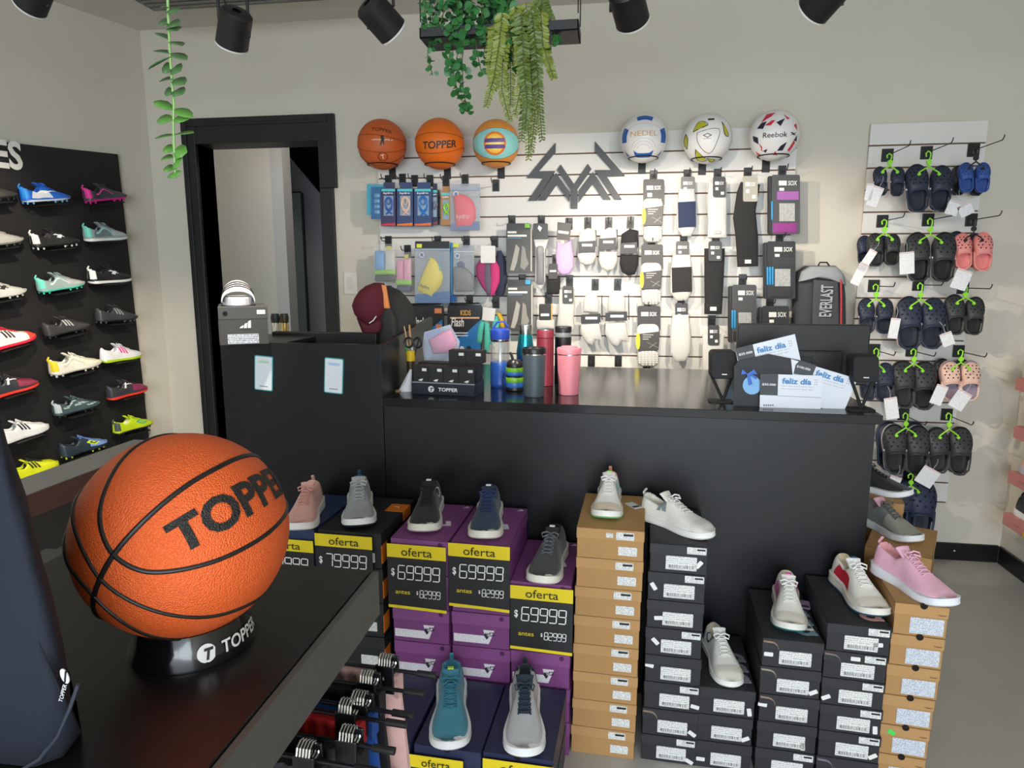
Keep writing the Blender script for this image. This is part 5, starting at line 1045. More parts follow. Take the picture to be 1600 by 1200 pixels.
def grip(label, x0, y0, x1, y1, dome, Y=YG):
    t, o = goods('sock_pack', label, 'socks', (x0+x1)/2, y0, Y, 'grip sock packs'); h = y1-y0; w = x1-x0
    sox_card(t, o, x0+1, y0, x1, y0+h*.42, Y+.012, '#393839', st=dome == 0)
    sock(t, o, soft(x0, y0+h*.30, x1-2, y0+h*.62, 9, 4), '#c8c8c4' if dome < 2 else '#d6d5cf', Y+.004)
    slab(t, 'band', [(x0+2, y0+h*.42+4), (x1-1, y0+h*.42), (x1-3, y0+h*.73), (x0+2, y0+h*.74)], Y-.010, .016, mat('#37342f', .45), o, bevel=.002)
    slab(t, 'yellow_oval', [(x0+2+3.2*math.cos(q), y0+h*.58+13*math.sin(q)) for q in lsp(0, 2*math.pi, 14)[:-1]], Y-.013, .002, mat('#e8d71f', .5), o)
    for k in range(3): slab(t, 'print_line', R4(x0+w*.25, y0+h*(.47+.035*k), x0+w*(.7-.1*k), y0+h*(.482+.035*k)), Y-.011, .001, mat('#b9b6ae', .5), o)
    for q in ((.42, .60, .9, .69), (.5, .69, .82, .60)): slab(t, 'print_cross', [(x0+w*q[0], y0+h*q[1]), (x0+w*q[0]+1.5, y0+h*q[1]), (x0+w*q[2]+1.5, y0+h*q[3]), (x0+w*q[2], y0+h*q[3])], Y-.0112, .001, mat('#8f8c86', .5), o)
    sock(t, o, soft(x0+1, y0+h*.70, x1-3, y1, 9, 4), '#cfcecb', Y+.002)
    b = MB()
    for i in range(6):
        for j in range(7):
            u = x0+4+(w-9)*i/5; v_ = y0+h*.75+(h*.22)*j/6; e = ((i-2.5)/3)**2+((j-3)/4)**2
            if e > 1: continue
            p = on_y(u, v_, Y-.004-.012*(1-e))-o; b.box(p.x-.0022, p.x+.0022, p.y, p.y+.004, p.z-.0030, p.z+.0030)
            if dome and j < 4:
                v2 = y0+h*.33+(h*.14)*j/3; p = on_y(u, v2, Y-.010+.008*e)-o; b.box(p.x-.0022, p.x+.0022, p.y, p.y+.006, p.z-.003, p.z+.003)
    b.build('grip_dots', mat('#f2f2ee', .5), t, kind='stuff')
grip('grey grip sock pack at the top of the grip sock column', 1004, 280, 1038, 379, 0); grip('grey grip sock pack in the middle of the grip sock column', 1001, 382, 1036, 477, 1); grip('grey grip sock pack at the foot of the grip sock column', 995, 478, 1032, 573, 2)
def ankle(label, x0, x1, y0, y1, body, toe, band, card, Y=YG, cuff=None):
    t, o = goods('sock_pack', label, 'socks', (x0+x1)/2, y0-18, Y, 'ankle socks on cards'); w = x1-x0; h = y1-y0
    sox_card(t, o, card[0], card[1], card[2], card[3], Y+.006, card[4] if len(card) > 4 else '#4a4a4c')
    sock(t, o, [(x0+w*.12, y0), (x1-w*.12, y0), (x1, y0+h*.5), (x1-w*.04, y0+h*.82), (x1-w*.28, y1), (x0+w*.28, y1), (x0, y0+h*.82), (x0+w*.02, y0+h*.4)], body, Y)
    if band: slab(t, 'dark_panel', [(x0+w*.08, y0+h*.28), (x1-w*.06, y0+h*.26), (x1-w*.04, y0+h*.80), (x0+w*.10, y0+h*.82)], Y-.0135, .012, KN(band), o, puff=.004)
    return t, o
ankle('grey ankle socks with a navy panel in the second sock column', 1057, 1089, 295, 369, '#c4c4c4', None, '#2c3550', (1064, 276, 1086, 308, '#6b6a6a'))
ankle('white ankle socks with a black panel in the second sock column', 1047, 1083, 398, 470, '#d8d7d0', None, '#2b2a29', (1056, 377, 1077, 406, '#4a4948'))
ankle('plain white ankle socks in the second sock column', 1047, 1080, 492, 565, '#e0dfdb', None, None, (1055, 473, 1075, 507, '#35373c'))
def crew(label, pts, c, card, cuff, Y=YG, mark='#e0e0dc', cc='#38383a'):
    t, o = goods('sock_pack', label, 'socks', (card[0]+card[2])/2, card[1], Y, 'long socks on cards'); sock(t, o, pts, c, Y, puff=.014); sox_card(t, o, *card, Y-.016, cc)
    if cuff: slab(t, 'cuff', cuff, Y-.008, .014, KN(c), o, puff=.012); x = sum(p[0] for p in cuff)/len(cuff); y = sum(p[1] for p in cuff)/len(cuff); slab(t, 'cuff_mark', R4(x-5, y-3, x+5, y+3), Y-.0215, .001, mat(mark, .6), o)
crew('long white crew socks in the third sock column, above the black pair', [(1107, 284), (1136, 284), (1136, 340), (1135, 372), (1107, 371), (1106, 330)], '#cfcfcc', (1114, 276, 1134, 308), R4(1106, 352, 1136, 372), mark='#b9b9b8')
crew('long black crew socks between two white pairs in the third sock column', [(1101, 388), (1133, 388), (1131, 440), (1128, 490), (1102, 490), (1101, 440)], '#262628', (1107, 377, 1128, 408), R4(1101, 474, 1128, 491))
crew('white crew socks low in the third sock column', [(1098, 522), (1132, 522), (1131, 560), (1129, 585), (1098, 585)], '#e4e3df', (1106, 508, 1124, 539), None)
crew('long bent black football socks with a pale card', [(1158, 284), (1188, 288), (1186, 300), (1181, 330), (1185, 370), (1185, 416), (1153, 416), (1150, 370), (1146, 340), (1152, 300)], '#2a2a2b', (1161, 275, 1184, 315), [(1152, 402), (1185, 400), (1185, 416), (1153, 417)], cc='#a8a498')
def multi(label, x0, y0, x1, y1, cc, band, low, blue, Y=YG):
    t, o = goods('sock_pack', label, 'socks', (x0+x1)/2, y0, Y, 'multi sock packs'); w = x1-x0; h = y1-y0
    for k in (2, 1): slab(t, 'pack_behind', soft(x0-k*2.2, y0+2, x1-k*3, y1, 3), Y+.014*k, .010, mat('#2c2c2e', .5), o)
    slab(t, 'card', soft(x0+2, y0, x1, y1, 3), Y, .002, mat(cc, .5), o); slab(t, 'logo_bar', R4(x0+w*.28, y0+h*.10, x0+w*.55, y0+h*.18), Y-.001, .001, mat('#e4e4e0', .5), o); text_px(t, 'lettering', 'SOX', x0+w*.60, y0+h*.10, x0+w*.90, y0+h*.18, Y-.001, mat('#e4e4e0', .5), o, .02); slab(t, 'sticker', R4(x0+w*.3, y0+h*.22, x0+w*.46, y0+h*.27), Y-.001, .001, WHT, o)
    if band: slab(t, 'colour_band', R4(x0+w*.22, y0+h*.28, x1-2, y0+h*.42), Y-.0015, .002, mat(band, .5), o)
    slab(t, 'silver_window', R4(x0+w*.3, y0+h*.48, x1-8, y0+h*.78), Y-.003, .003, mat('#a8a8a6', .4, var=.5, scale=160), o)
    for k in range(blue): slab(t, 'blue_tab', soft(x0+1+k*4, y0+h*.44, x0+4+k*4, y0+h*.76, 1.5), Y-.004-.002*k, .004, mat('#2f8fc4', .45), o, puff=.003)
    if low: sock(t, o, soft(x0+w*.06, y0+h*.80, x1-3, y1-1, 3), low, Y-.002, puff=.01)
    return t, o
multi('multi pack of socks with a purple band and purple socks', 1204, 273, 1250, 366, '#454547', '#9c5aa4', '#8f3f86', 1); multi('multi pack of black socks with blue tabs', 1197, 377, 1243, 467, '#242426', '#2e2e30', '#3c3c3e', 3); multi('black multi sock card just above the monitor', 1189, 478, 1233, 575, '#232325', None, None, 0)
multi('grey sock card with a teal ball print and blue edge', 1142, 445, 1182, 535, '#454547', None, '#2a2a2c', 2)
t, o = goods('sock_pack', 'lilac ankle socks hung from a tilted dark card', 'socks', 882, 346, YG, 'ankle socks on cards'); sock(t, o, [(870, 377), (880, 382), (892, 373), (896, 400), (896, 418), (889, 428), (878, 430), (870, 423), (868, 400)], '#c9a6d2', YG); slab(t, 'card', [(871, 347), (893, 349), (890, 376), (870, 374)], YG-.016, .002, mat('#4a4846', .5), o); slab(t, 'print_bar', [(872, 360), (889, 362), (888, 366), (872, 364)], YG-.017, .001, WHT, o)
def folded(label, x0, y0, x1, y1, c, bandy, Y=YG, flare=False):
    t, o = goods('sock_pack', label, 'socks', (x0+x1)/2, y0, Y, 'folded sock packs'); w = x1-x0; h = y1-y0
    if not flare:
        sock(t, o, [(x0+w*.1, y0+h*.12), (x0+w*.55, y0), (x1-w*.05, y0+h*.04), (x1, y0+h*.3), (x1-w*.08, y0+h*.45), (x0+w*.05, y0+h*.42)], c, Y+.004); sock(t, o, [(x0+w*.05, y0+h*.55), (x1-w*.02, y0+h*.55), (x1, y0+h*.75), (x1-w*.2, y1-h*.03), (x0+w*.45, y1), (x0+w*.12, y1-h*.08), (x0, y0+h*.75)], c, Y+.002)
    else:
        sock(t, o, [(x0+w*.15, y0+h*.36), (x0+w*.15, y0+h*.12), (x0+w*.32, y0), (x0+w*.68, y0), (x0+w*.85, y0+h*.12), (x0+w*.85, y0+h*.38)], c, Y+.004); sock(t, o, [(x0+w*.06, y0+h*.56), (x0+w*.85, y0+h*.54), (x1, y0+h*.90), (x0+w*.72, y0+h*.88), (x0+w*.55, y1), (x0+w*.3, y0+h*.95), (x0+w*.02, y0+h*.75)], c, Y+.002)
    b0, b1 = bandy; slab(t, 'paper_band', [(x0+w*.05, b0+1), (x1-w*.08, b0-1), (x1-w*.08, b1-1), (x0+w*.05, b1)], Y-.012, .016, mat('#242426', .45), o, bevel=.001); slab(t, 'band_print', R4(x0+w*.25, b0+4, x1-w*.22, b0+8), Y-.013, .001, print_mat('#e6e4e0', '#242426', 900, 1, .6), o)
    slab(t, 'side_cord', [(x1-1.5, y0+3), (x1+.2, y0+4), (x1+.5, y0+h*.5), (x1-1, y0+h*.5)], Y+.006, .004, BLKM, o)
folded('white folded sock pack beside the lilac socks', 902, 356, 932, 415, '#e6e5e1', (377, 395)); folded('white folded sock pack between a white and a black pack', 935, 355, 965, 424, '#e6e5e1', (372, 391)); folded('black folded sock pack beside two white packs', 968, 357, 998, 431, '#222224', (379, 397))
folded('low white sneaker socks with a black paper band beside the crew socks', 906, 458, 941, 541, '#eae9e6', (491, 505), flare=True); folded('low white sneaker socks with a black paper band beside the grip socks', 944, 456, 983, 543, '#eae9e6', (488, 502), flare=True)
t, o = goods('wristband_pack', 'small black and maroon wristband pack under the silver brace', 'pack', 864, 412, YG); slab(t, 'band_roll', soft(854, 432, 875, 460, 3), YG, .016, KN('#232325'), o, puff=.012); slab(t, 'card', soft(857, 412, 871, 436, 2), YG-.012, .002, mat('#2f2e2e', .5), o); slab(t, 'print_bar', R4(859, 422, 869, 425), YG-.013, .001, WHT, o)
crew('white crew socks with a dark card beside the wristband pack', [(874, 452), (897, 452), (898, 480), (896, 500), (898, 514), (884, 518), (870, 508), (872, 490)], '#e6e5e1', (879, 447, 896, 474), None)
t, o = goods('wristband_pack', 'black card with a gold edge and white wristband', 'pack', 852, 474, YG); slab(t, 'card', soft(842, 475, 861, 500, 2), YG, .003, mat('#222223', .5), o); slab(t, 'gold_edge', R4(861, 475, 863, 500), YG+.002, .003, mat('#c79a4a', .4), o); slab(t, 'band_roll', soft(838, 499, 866, 514, 3), YG+.004, .016, KN('#e6e5e1'), o, puff=.01); slab(t, 'print_bar', R4(845, 490, 858, 494), YG-.001, .001, WHT, o)
left = list(GOODS)
for x, y, h in HOOKS:
    g = min(left or GOODS, key=lambda q: (q[0]-x)**2+((q[1]-y)*.8)**2)
    if (g[0]-x)**2+(g[1]-y)**2 < 900: h['label'] = cap_words('black display hook of the '+g[2]); left = [q for q in left if q is not g]
    else: h['label'] = 'bare black display hook low on the slat panel above the counter'
# ================================================================= CLOGS
def make_clog(L, c, rim, inner, strap=None, holes=True, label=None):
    """toe at +x, sole on z=0, opening towards the heel; returns a list of part builders on parent"""
    def f(t):
        W = L*.228; k = L/.24
        wd = lambda q: W*interp([(0, .25), (.02, .52), (.07, .72), (.2, .80), (.4, .82), (.6, .98), (.72, 1.0), (.84, .90), (.93, .66), (.98, .38), (1, .15)], q)
        TS = [0, .015, .04, .08, .14, .22, .32, .42, .52, .62, .72, .8, .87, .92, .96, .985, 1]
        def outline(s, z): return [(L*.5+(q*L-L*.5)*(1+(s-1)*.6), -wd(q)*s, z) for q in TS]+[(L*.5+(q*L-L*.5)*(1+(s-1)*.6), wd(q)*s, z) for q in TS[::-1]]
        MB().rings([outline(.93, 0), outline(1.0, .006*k), outline(1.0, .020*k)]).build('sole', mat(rim, .55), t, smooth=True, ang=50)
        # heel wall + foot bed
        b = MB(); b.rings([outline(.99, .020*k), outline(1.0, .030*k), outline(.97, .036*k), outline(.90, .034*k), outline(.84, .0235*k), outline(.5, .0215*k)], caps=False); b.add([(x, y, z) for x, y, z in outline(.5, .0215*k)], [tuple(range(34))]); b.build('foot_bed', mat(inner, .6), t, smooth=True, ang=60)
        # vamp: arch over the front
        hz = lambda q: k*interp([(.40, .066), (.5, .070), (.62, .068), (.75, .058), (.86, .046), (.94, .034), (1, .022)], q)
        def VS(q, a, off=0):
            ph = math.pi*a; w = wd(q)*1.0+off; h = hz(q)-.022*k+off; return Vector((L*q, -w*math.copysign(abs(math.cos(ph))**.75, math.cos(ph)), .022*k+h*abs(math.sin(ph))**.62))
        QS = [.42, .47, .53, .6, .67, .74, .8, .86, .91, .95, .98, 1]; n = 20; v = []; fs = []
        for q in QS:
            for j in range(n+1):
                a = j/n; sh = -.10*(1-math.sin(math.pi*a))**1.2*(1-(q-.42)/.58) if q < .7 else 0    # throat curves back at the sides
                v.append(VS(max(.3, q+sh), a) if q > .42 else VS(max(.28, q+sh*1.3), a))
        for i in range(len(QS)-1):
            for j in range(n): fs.append((i*(n+1)+j, i*(n+1)+j+1, (i+1)*(n+1)+j+1, (i+1)*(n+1)+j))
        fs.append(tuple((len(QS)-1)*(n+1)+j for j in range(n+1)))
        o = MB().add(v, fs).build('vamp', mat(c, .55, var=.05), t, smooth=True, ang=None); so = o.modifiers.new('thick', 'SOLIDIFY'); so.thickness = .003*k; so.offset = -1
        MB().tube([v[j]+Vector((0, 0, 0)) for j in range(n+1)], .0032*k, 6).build('throat_rim', mat(c, .5), t, smooth=True)
        b = MB()
        for q, As in ((.56, (.36, .5, .64)), (.64, (.27, .42, .58, .73)), (.72, (.34, .5, .66)), (.80, (.28, .42, .58, .72)), (.87, (.37, .5, .63))):
            for a in As:
                p = VS(q, a, .0004); e = .004; nx = (VS(q+e, a)-VS(q-e, a)).cross(VS(q, a+e)-VS(q, a-e)).normalized()
                if nx.z < 0: nx = -nx
                x = nx.orthogonal().normalized(); y = nx.cross(x); r_ = .0046*k; b.add([p+x*(r_*math.cos(u))+y*(r_*math.sin(u)) for u in lsp(0, 2*math.pi, 10)[:-1]]+[p-nx*.003], [(i, (i+1) % 10, 10) for i in range(10)]); b.add([p+x*(r_*math.cos(u))+y*(r_*math.sin(u))+nx*.0002 for u in lsp(0, 2*math.pi, 10)[:-1]], [tuple(range(10))])
        b.build('vent_holes', mat('#0a0b0e', .9), t, kind='stuff')
        st = MB(); st.tube([(L*.46, -wd(.46)*1.04, .036*k), (L*.30, -wd(.3)*1.10, .040*k), (L*.10, -wd(.12)*1.06, .044*k), (L*.0, -wd(.05)*.6, .048*k), (-L*.012, 0, .050*k), (L*.0, wd(.05)*.6, .048*k), (L*.10, wd(.12)*1.06, .044*k), (L*.30, wd(.3)*1.10, .040*k), (L*.46, wd(.46)*1.04, .036*k)], .0055*k, 6, flat=.5); st.build('heel_strap', mat(strap or c, .55), t, smooth=True)
        for s in (-1, 1): MB().lathe([(.006*k, 0), (.0055*k, .003*k), (.001, .004*k)], 12, TR(L*.46, s*wd(.46)*1.05, .036*k, rx=-s*math.pi/2)).build('rivet', mat('#e9e6e6' if rim != c else c, .4), t, smooth=True)
    return f
_CL = {}
def clog(label, group, px, ytop, ybot, Y, c, rim, inner, lean=0, tilt=.22, rnd=0):
    """hung toe-up: x of the clog points up, its top faces the room"""
    a = on_y(px, ytop, Y); b_ = on_y(px, ybot, Y); L = round((a.z-b_.z)*1.03, 2); key = (L, c, rim, inner)
    m = on_y(px, (ytop+ybot)/2, Y); up = Vector((math.sin(lean), math.sin(tilt), math.cos(lean)*math.cos(tilt))).normalized(); out = Vector((0, -1, 0)); y = out.cross(up).normalized(); out = up.cross(y)
    R = Matrix((up, y, out)).transposed(); loc = m-up*(L/2)-out*.03
    if key not in _CL: t = thing('clog', label, 'clog', loc, R, group); make_clog(L, c, rim, inner)(t); _CL[key] = t
    else: t = copy_tree(_CL[key]); t.location = loc; t.rotation_euler = R.to_euler(); t['label'] = label; t['group'] = group
    return t
GRN = mat('#8fdc2c', .4, var=.03); BHG = mat('#17171a', .4)
def clog_hanger(label, cx, ytop, ybot, half, Y, m, group='clog hangers'):
    t = thing('clog_hanger', label, 'hanger', on_y(cx, ytop, Y), group=group); o = Vector(t.location); p = lambda x, y, dy=0: on_y(x, y, Y+dy)-o
    h = ybot-ytop; MB().tube([p(cx-4, ytop+h*.25), p(cx-4.5, ytop+h*.1), p(cx-1, ytop), p(cx+3, ytop+h*.08), p(cx+2.5, ytop+h*.25), p(cx, ytop+h*.42)], .0032, 8).build('hook', m, t, smooth=True)
    MB().lathe([(.002, -.003), (.011, -.003), (.011, .003), (.002, .003)], 14, TR(*p(cx, ytop+h*.48), rx=math.pi/2)).build('badge', m, t, smooth=True, ang=40)
    MB().tube([p(cx, ytop+h*.5), p(cx, ytop+h*.66), p(cx-half*.55, ytop+h*.80), p(cx-half, ytop+h*.92), p(cx-half, ybot)], .0032, 8).tube([p(cx, ytop+h*.66), p(cx+half*.55, ytop+h*.80), p(cx+half, ytop+h*.92), p(cx+half, ybot)], .0032, 8).build('arms', m, t, smooth=True)
    for s in (-1, 1): MB().lathe([(.002, -.003), (.0065, -.003), (.0065, .004), (.002, .004)], 12, TR(*p(cx+s*half, ybot), rx=math.pi/2)).build('peg', m, t)
    return t
def paper_tag(px, py, Y, w, h, ang):
    g = min(HG, key=lambda q: (q[0]-px)**2+(q[1]-py)**2)[2]; T = TR(*(on_y(px, py, Y)-Vector(g.location)), ry=ang)
    c = MB().prism(rrect(w, h, .002), 0, .001, T @ FZ).build('paper_tag', print_mat('#e6e6e8', '#cfd0d4', 260, 130, .58), g, label='white paper price tag'); MB().box(-w/2, w/2, -.0016, -.001, h/2-.006, h/2-.003, T).build('red_edge', mat('#d9a29a', .5), c)
    MB().tube([(0, 0, h/2), (.006, .01, h/2+.03), (.002, .02, h/2+.05)], .0006, 5, T).build('string', mat('#d9d9d9', .5), c)
YC = D-.15
NV = ('#2b3245', '#e6d3d2', '#1b2130'); BKc = ('#343538', '#343538', '#141517'); BKw = ('#353639', '#d0d0d0', '#141517'); NVn = ('#26304a', '#26304a', '#141a2a'); BL = ('#3557a0', '#3557a0', '#2c4a8c'); CO = ('#e8918a', '#e8918a', '#e5827f'); CR = ('#e3bba9', '#e3bba9', '#8d8090')  # navy and black foot beds darkened: shade of the opening put into the colour
HG = []
pairs = [ # cols: (x1, y0, y1), (x2, y0, y1), colours, hanger colour, hanger top, where
 ((1377, 259, 304), (1404, 259, 305), NV, 'g', 240, 'small navy clogs with pink edges on the first hook of the top row', YC),
 ((1433, 256, 330), (1470, 257, 329), NV, 'g', 236, 'large navy clogs with pink edges on the middle hook of the top row', YC),
 ((1512, 253, 298), (1538, 253, 298), BL, 'b', 232, 'small bright blue clogs on a black hanger in the top row', YC),
 ((1500, 258, 303), (1530, 262, 304), BKc, None, 0, 'dark grey clogs hanging behind the bright blue pair', YC+.07),
 ((1369, 363, 415), (1396, 364, 413), BKc, 'g', 343, 'small black clogs on the first hook of the second row', YC),
 ((1352, 368, 411), (1380, 368, 408), NVn, None, 0, 'navy clogs hanging behind the small black pair of the second row', YC+.07),
 ((1434, 362, 439), (1474, 363, 438), BKw, 'g', 341, 'large black clogs with white edges in the middle of the second row', YC),
 ((1506, 363, 420), (1537, 363, 421), CO, 'b', 341, 'coral pink clogs on a black hanger in the second row', YC),
 ((1496, 362, 415), (1525, 364, 416), NVn, None, 0, 'navy clogs hanging behind the coral pink pair', YC+.07),
 ((1355, 466, 519), (1383, 466, 520), NV, 'g', 444, 'small navy clogs with pink edges in the third row', YC),
 ((1420, 464, 543), (1457, 466, 542), NV, 'g', 442, 'large navy clogs with pink edges in the middle of the third row', YC),
 ((1493, 461, 520), (1524, 463, 522), BKc, 'g', 447, 'black clogs on the last hook of the third row', YC),
 ((1357, 568, 624), (1383, 567, 626), NV, 'g', 544, 'navy clogs partly hidden behind the monitor speaker', YC),
 ((1412, 564, 635), (1444, 566, 637), BKc, 'g', 545, 'large black clogs in the middle of the fourth row', YC),
 ((1486, 564, 624), (1517, 564, 624), CR, 'g', 546, 'cream pink clogs in the fourth row', YC),
 ((1474, 562, 612), (1503, 562, 614), BKc, None, 0, 'dark clogs hanging behind the cream pink pair', YC+.07),
 ((1398, 665, 736), (1433, 667, 738), BKw, 'g', 645, 'large black clogs with white edges in the fifth row', YC),
 ((1388, 660, 730), (1426, 661, 731), NVn, None, 0, 'navy clogs hanging behind the fifth row black pair', YC+.07),
 ((1466, 669, 736), (1500, 669, 738), BKc, 'g', 645, 'smooth black clogs on the last hook of the fifth row', YC),
 ((1410, 752, 828), (1437, 750, 838), NVn, 'g', 740, 'navy clogs on the lowest hook behind the kraft boxes', YC),
]
for k, ((xa, a0, a1), (xb, b0, b1), (c, rim, inn), hc, ht, lab, Y) in enumerate(pairs):
    for j, (x, u, v_) in enumerate(((xa, a0, a1), (xb, b0, b1))): clog(lab.replace('clogs', 'clog', 1), lab.split(' on ')[0].split(' in ')[0]+' pair %s' % ('of the clog panel'), x, u, v_, Y, c, rim, inn, lean=(-.04 if j == 0 else .05)+random.uniform(-.02, .02), tilt=.14 if Y == YC else .05)
    if hc:
        cx = (xa+xb)/2; hg = clog_hanger(('lime green' if hc == 'g' else 'black')+' hanger of the '+lab.split(' on a black')[0].replace('with pink edges ', '').replace('with white edges ', ''), cx, ht, a0+(a1-a0)*.22, (xb-xa)*.42, Y-.075, GRN if hc == 'g' else BHG); hk = slat_hook(cx-4, ht+3, .235, wide=.05); hk['label'] = cap_words('black display hook of the '+lab); HG.append((cx, (a0+a1)/2, hg))
for x, y, w, h, an in ((1367, 307, .045, .085, .35), (1358, 300, .03, .07, .1), (1489, 325, .05, .06, .3), (1509, 328, .055, .05, -.5), (1417, 411, .06, .095, -.1), (1355, 407, .035, .10, .5), (1343, 428, .04, .10, .4), (1502, 437, .065, .085, .3), (1397, 513, .04, .09, .1), (1480, 530, .05, .06, -.4),
    (1393, 638, .055, .10, -.2), (1467, 617, .05, .09, .3), (1500, 625, .065, .085, .5), (1449, 745, .08, .085, .5), (1397, 754, .05, .06, .3)):
    paper_tag(x, y, YC-.115, w, h, an)
# ================================================================= THINGS ON THE COUNTER
CZ = 1.0
def base(px, py, z=CZ): p = on_z(px, py, z); return p
def wpx(x0, x1, y, Y): return (on_y(x1, y, Y)-on_y(x0, y, Y)).length
def hpx(y0, y1, x, Y): return abs(on_y(x, y0, Y).z-on_y(x, y1, Y).z)
def bottle(name, label, cat, px, pyb, x0, x1, ytop, parts, group=None):
    p = base(px, pyb); R = wpx(x0, x1, pyb, p.y)/2; H = hpx(ytop, pyb, px, p.y); t = thing(name, label, cat, (p.x, p.y+R, CZ), group=group)
    for nm, prof, m in parts: MB().lathe([(r*R, z*H) for r, z in prof], 36).build(nm, m, t, smooth=True, ang=35)
    return t, R, H
STEEL = mat('#c9cbcb', .22, metal=1, var=.02)
bottle('tumbler', 'slate grey insulated tumbler with a black lid on the counter', 'tumbler', 832, 622, 814, 851, 545, [('body', [(.80, 0), (.84, .01), (.98, .80), (.99, .86)], mat('#4d5960', .42, var=.03)), ('steel_ring', [(1.0, .86), (1.0, .885)], STEEL), ('lid', [(1.02, .885), (1.03, .97), (.98, 1.0), (.90, 1.0), (.86, .975), (.02, .97)], mat('#1d1d1f', .3))])
bottle('tumbler', 'pink insulated tumbler with a pink lid on the counter', 'tumbler', 887, 619, 868, 906, 543, [('body', [(.80, 0), (.84, .01), (.98, .78), (.985, .83)], mat('#d1808e', .42, var=.03)), ('steel_ring', [(.99, .83), (.99, .85)], STEEL), ('lid', [(1.0, .85), (1.03, .94), (.98, .97), (.7, .97), (.66, 1.0), (.05, 1.0)], mat('#cf7d8b', .35))])
bottle('flask', 'tall maroon steel flask behind the tumblers', 'flask', 850, 604, 837, 864, 515, [('body', [(.95, 0), (1, .01), (1, .84)], mat('#7c2a3a', .38, var=.03)), ('cap', [(1.0, .85), (1.0, .97), (.96, .985)], mat('#7c2a3a', .38, var=.03)), ('steel_ring', [(.93, .985), (.93, 1.0), (.9, 1.0)], STEEL)])
bottle('flask', 'black and clear infuser flask beside the maroon one', 'flask', 878, 600, 865, 891, 511, [('body', [(.95, 0), (1, .01), (1, .82)], mat('#1d1e20', .3)), ('clear_neck', [(.97, .82), (.97, .90)], mat('#aab0b2', .08, trans=.6, var=0)), ('lid', [(1.0, .90), (1.0, .99), (.96, 1.0), (.02, 1.0)], mat('#1b1b1d', .35))])
def irid():
    m = mat('#2a7fa6', .22, metal=.85, var=0).copy(); nt = m.node_tree; b = nt.nodes['Principled BSDF']; tc = nt.nodes.new('ShaderNodeTexCoord'); sp_ = nt.nodes.new('ShaderNodeSeparateXYZ'); rp = nt.nodes.new('ShaderNodeValToRGB')
    nt.links.new(tc.outputs['Generated'], sp_.inputs[0]); nt.links.new(sp_.outputs['Z'], rp.inputs[0]); nt.links.new(rp.outputs[0], b.inputs['Base Color'])
    e = rp.color_ramp.elements; e[0].color = lin('#5a2a8a'); e[1].color = lin('#2fb0b8'); x = rp.color_ramp.elements.new(.35); x.color = lin('#2b4fae'); return m
bottle('bottle', 'iridescent blue and purple steel bottle with a bare steel neck', 'bottle', 819, 592, 805, 833, 508, [('body', [(.9, 0), (1, .02), (1, .50), (.86, .66), (.74, .82)], irid()), ('neck', [(.74, .82), (.74, .98), (.70, 1.0), (.6, 1.0)], STEEL)])
t, R, H = bottle('water_bottle', 'clear water bottle with a blue lid and blue ring base', 'bottle', 779, 606, 764, 795, 512, [('clear_wall', [(.96, .40), (.94, .75), (.90, .78)], mat('#d9e4ea', .05, trans=.85, var=0, alpha=.35)), ('base', [(.92, 0), (.98, .02), (1, .06), (.97, .10), (1, .14), (.97, .22), (1, .26), (.97, .34), (1, .38), (.96, .42)], mat('#2b56a8', .25, alpha=.9)), ('collar', [(.92, .76), (.96, .78), (.96, .80)], STEEL), ('lid', [(.94, .80), (.98, .82), (.98, .95), (.8, .98), (.02, .97)], mat('#22409a', .3))])
MB().tube([(-R*.7, 0, H*.97), (-R*.3, 0, H*1.08), (R*.4, 0, H*1.09), (R*.85, 0, H*1.0)], .004, 8).build('lid_handle', mat('#22409a', .3), t, smooth=True); MB().tube([(0, 0, H*.3), (0, 0, H*.8)], .004, 8).build('straw', mat('#d9dde0', .4), t)
t, R, H = bottle('collapsible_bottle', 'squat collapsible bottle with green, blue and black rings', 'bottle', 802, 612, 788, 816, 564, [('base', [(.9, 0), (1, .03), (.98, .12)], mat('#1d1d1f', .4)), ('blue_ring', [(.98, .12), (1, .16), (1, .26), (.97, .28)], mat('#2a62ae', .4)), ('green_ring', [(.97, .28), (1, .31), (1, .42), (.96, .44)], mat('#6cae2e', .4)), ('black_ring', [(.96, .44), (.9, .47), (.96, .50)], mat('#1d1d1f', .4)), ('blue_ring', [(.96, .50), (1, .53), (1, .60), (.97, .62)], mat('#2a62ae', .4)), ('green_ring', [(.97, .62), (1, .65), (.98, .76)], mat('#6cae2e', .4)), ('lid', [(.9, .76), (.92, .80), (.84, .92), (.6, 1.0), (.02, 1.02)], mat('#1a1a1c', .35))])
MB().tube([(-R*.2, 0, H), (-R*.35, 0, H*1.15), (-R*.55, 0, H*1.24)], .005, 8).build('spout', mat('#1a1a1c', .35), t, smooth=True); MB().tube([(-R*1.0+R*.35*math.cos(q), -.004, H*.3+H*.28*math.sin(q)) for q in lsp(0, 2*math.pi, 14)[:-1]], .002, 6, closed=True).build('carry_loop', BLKM, t)
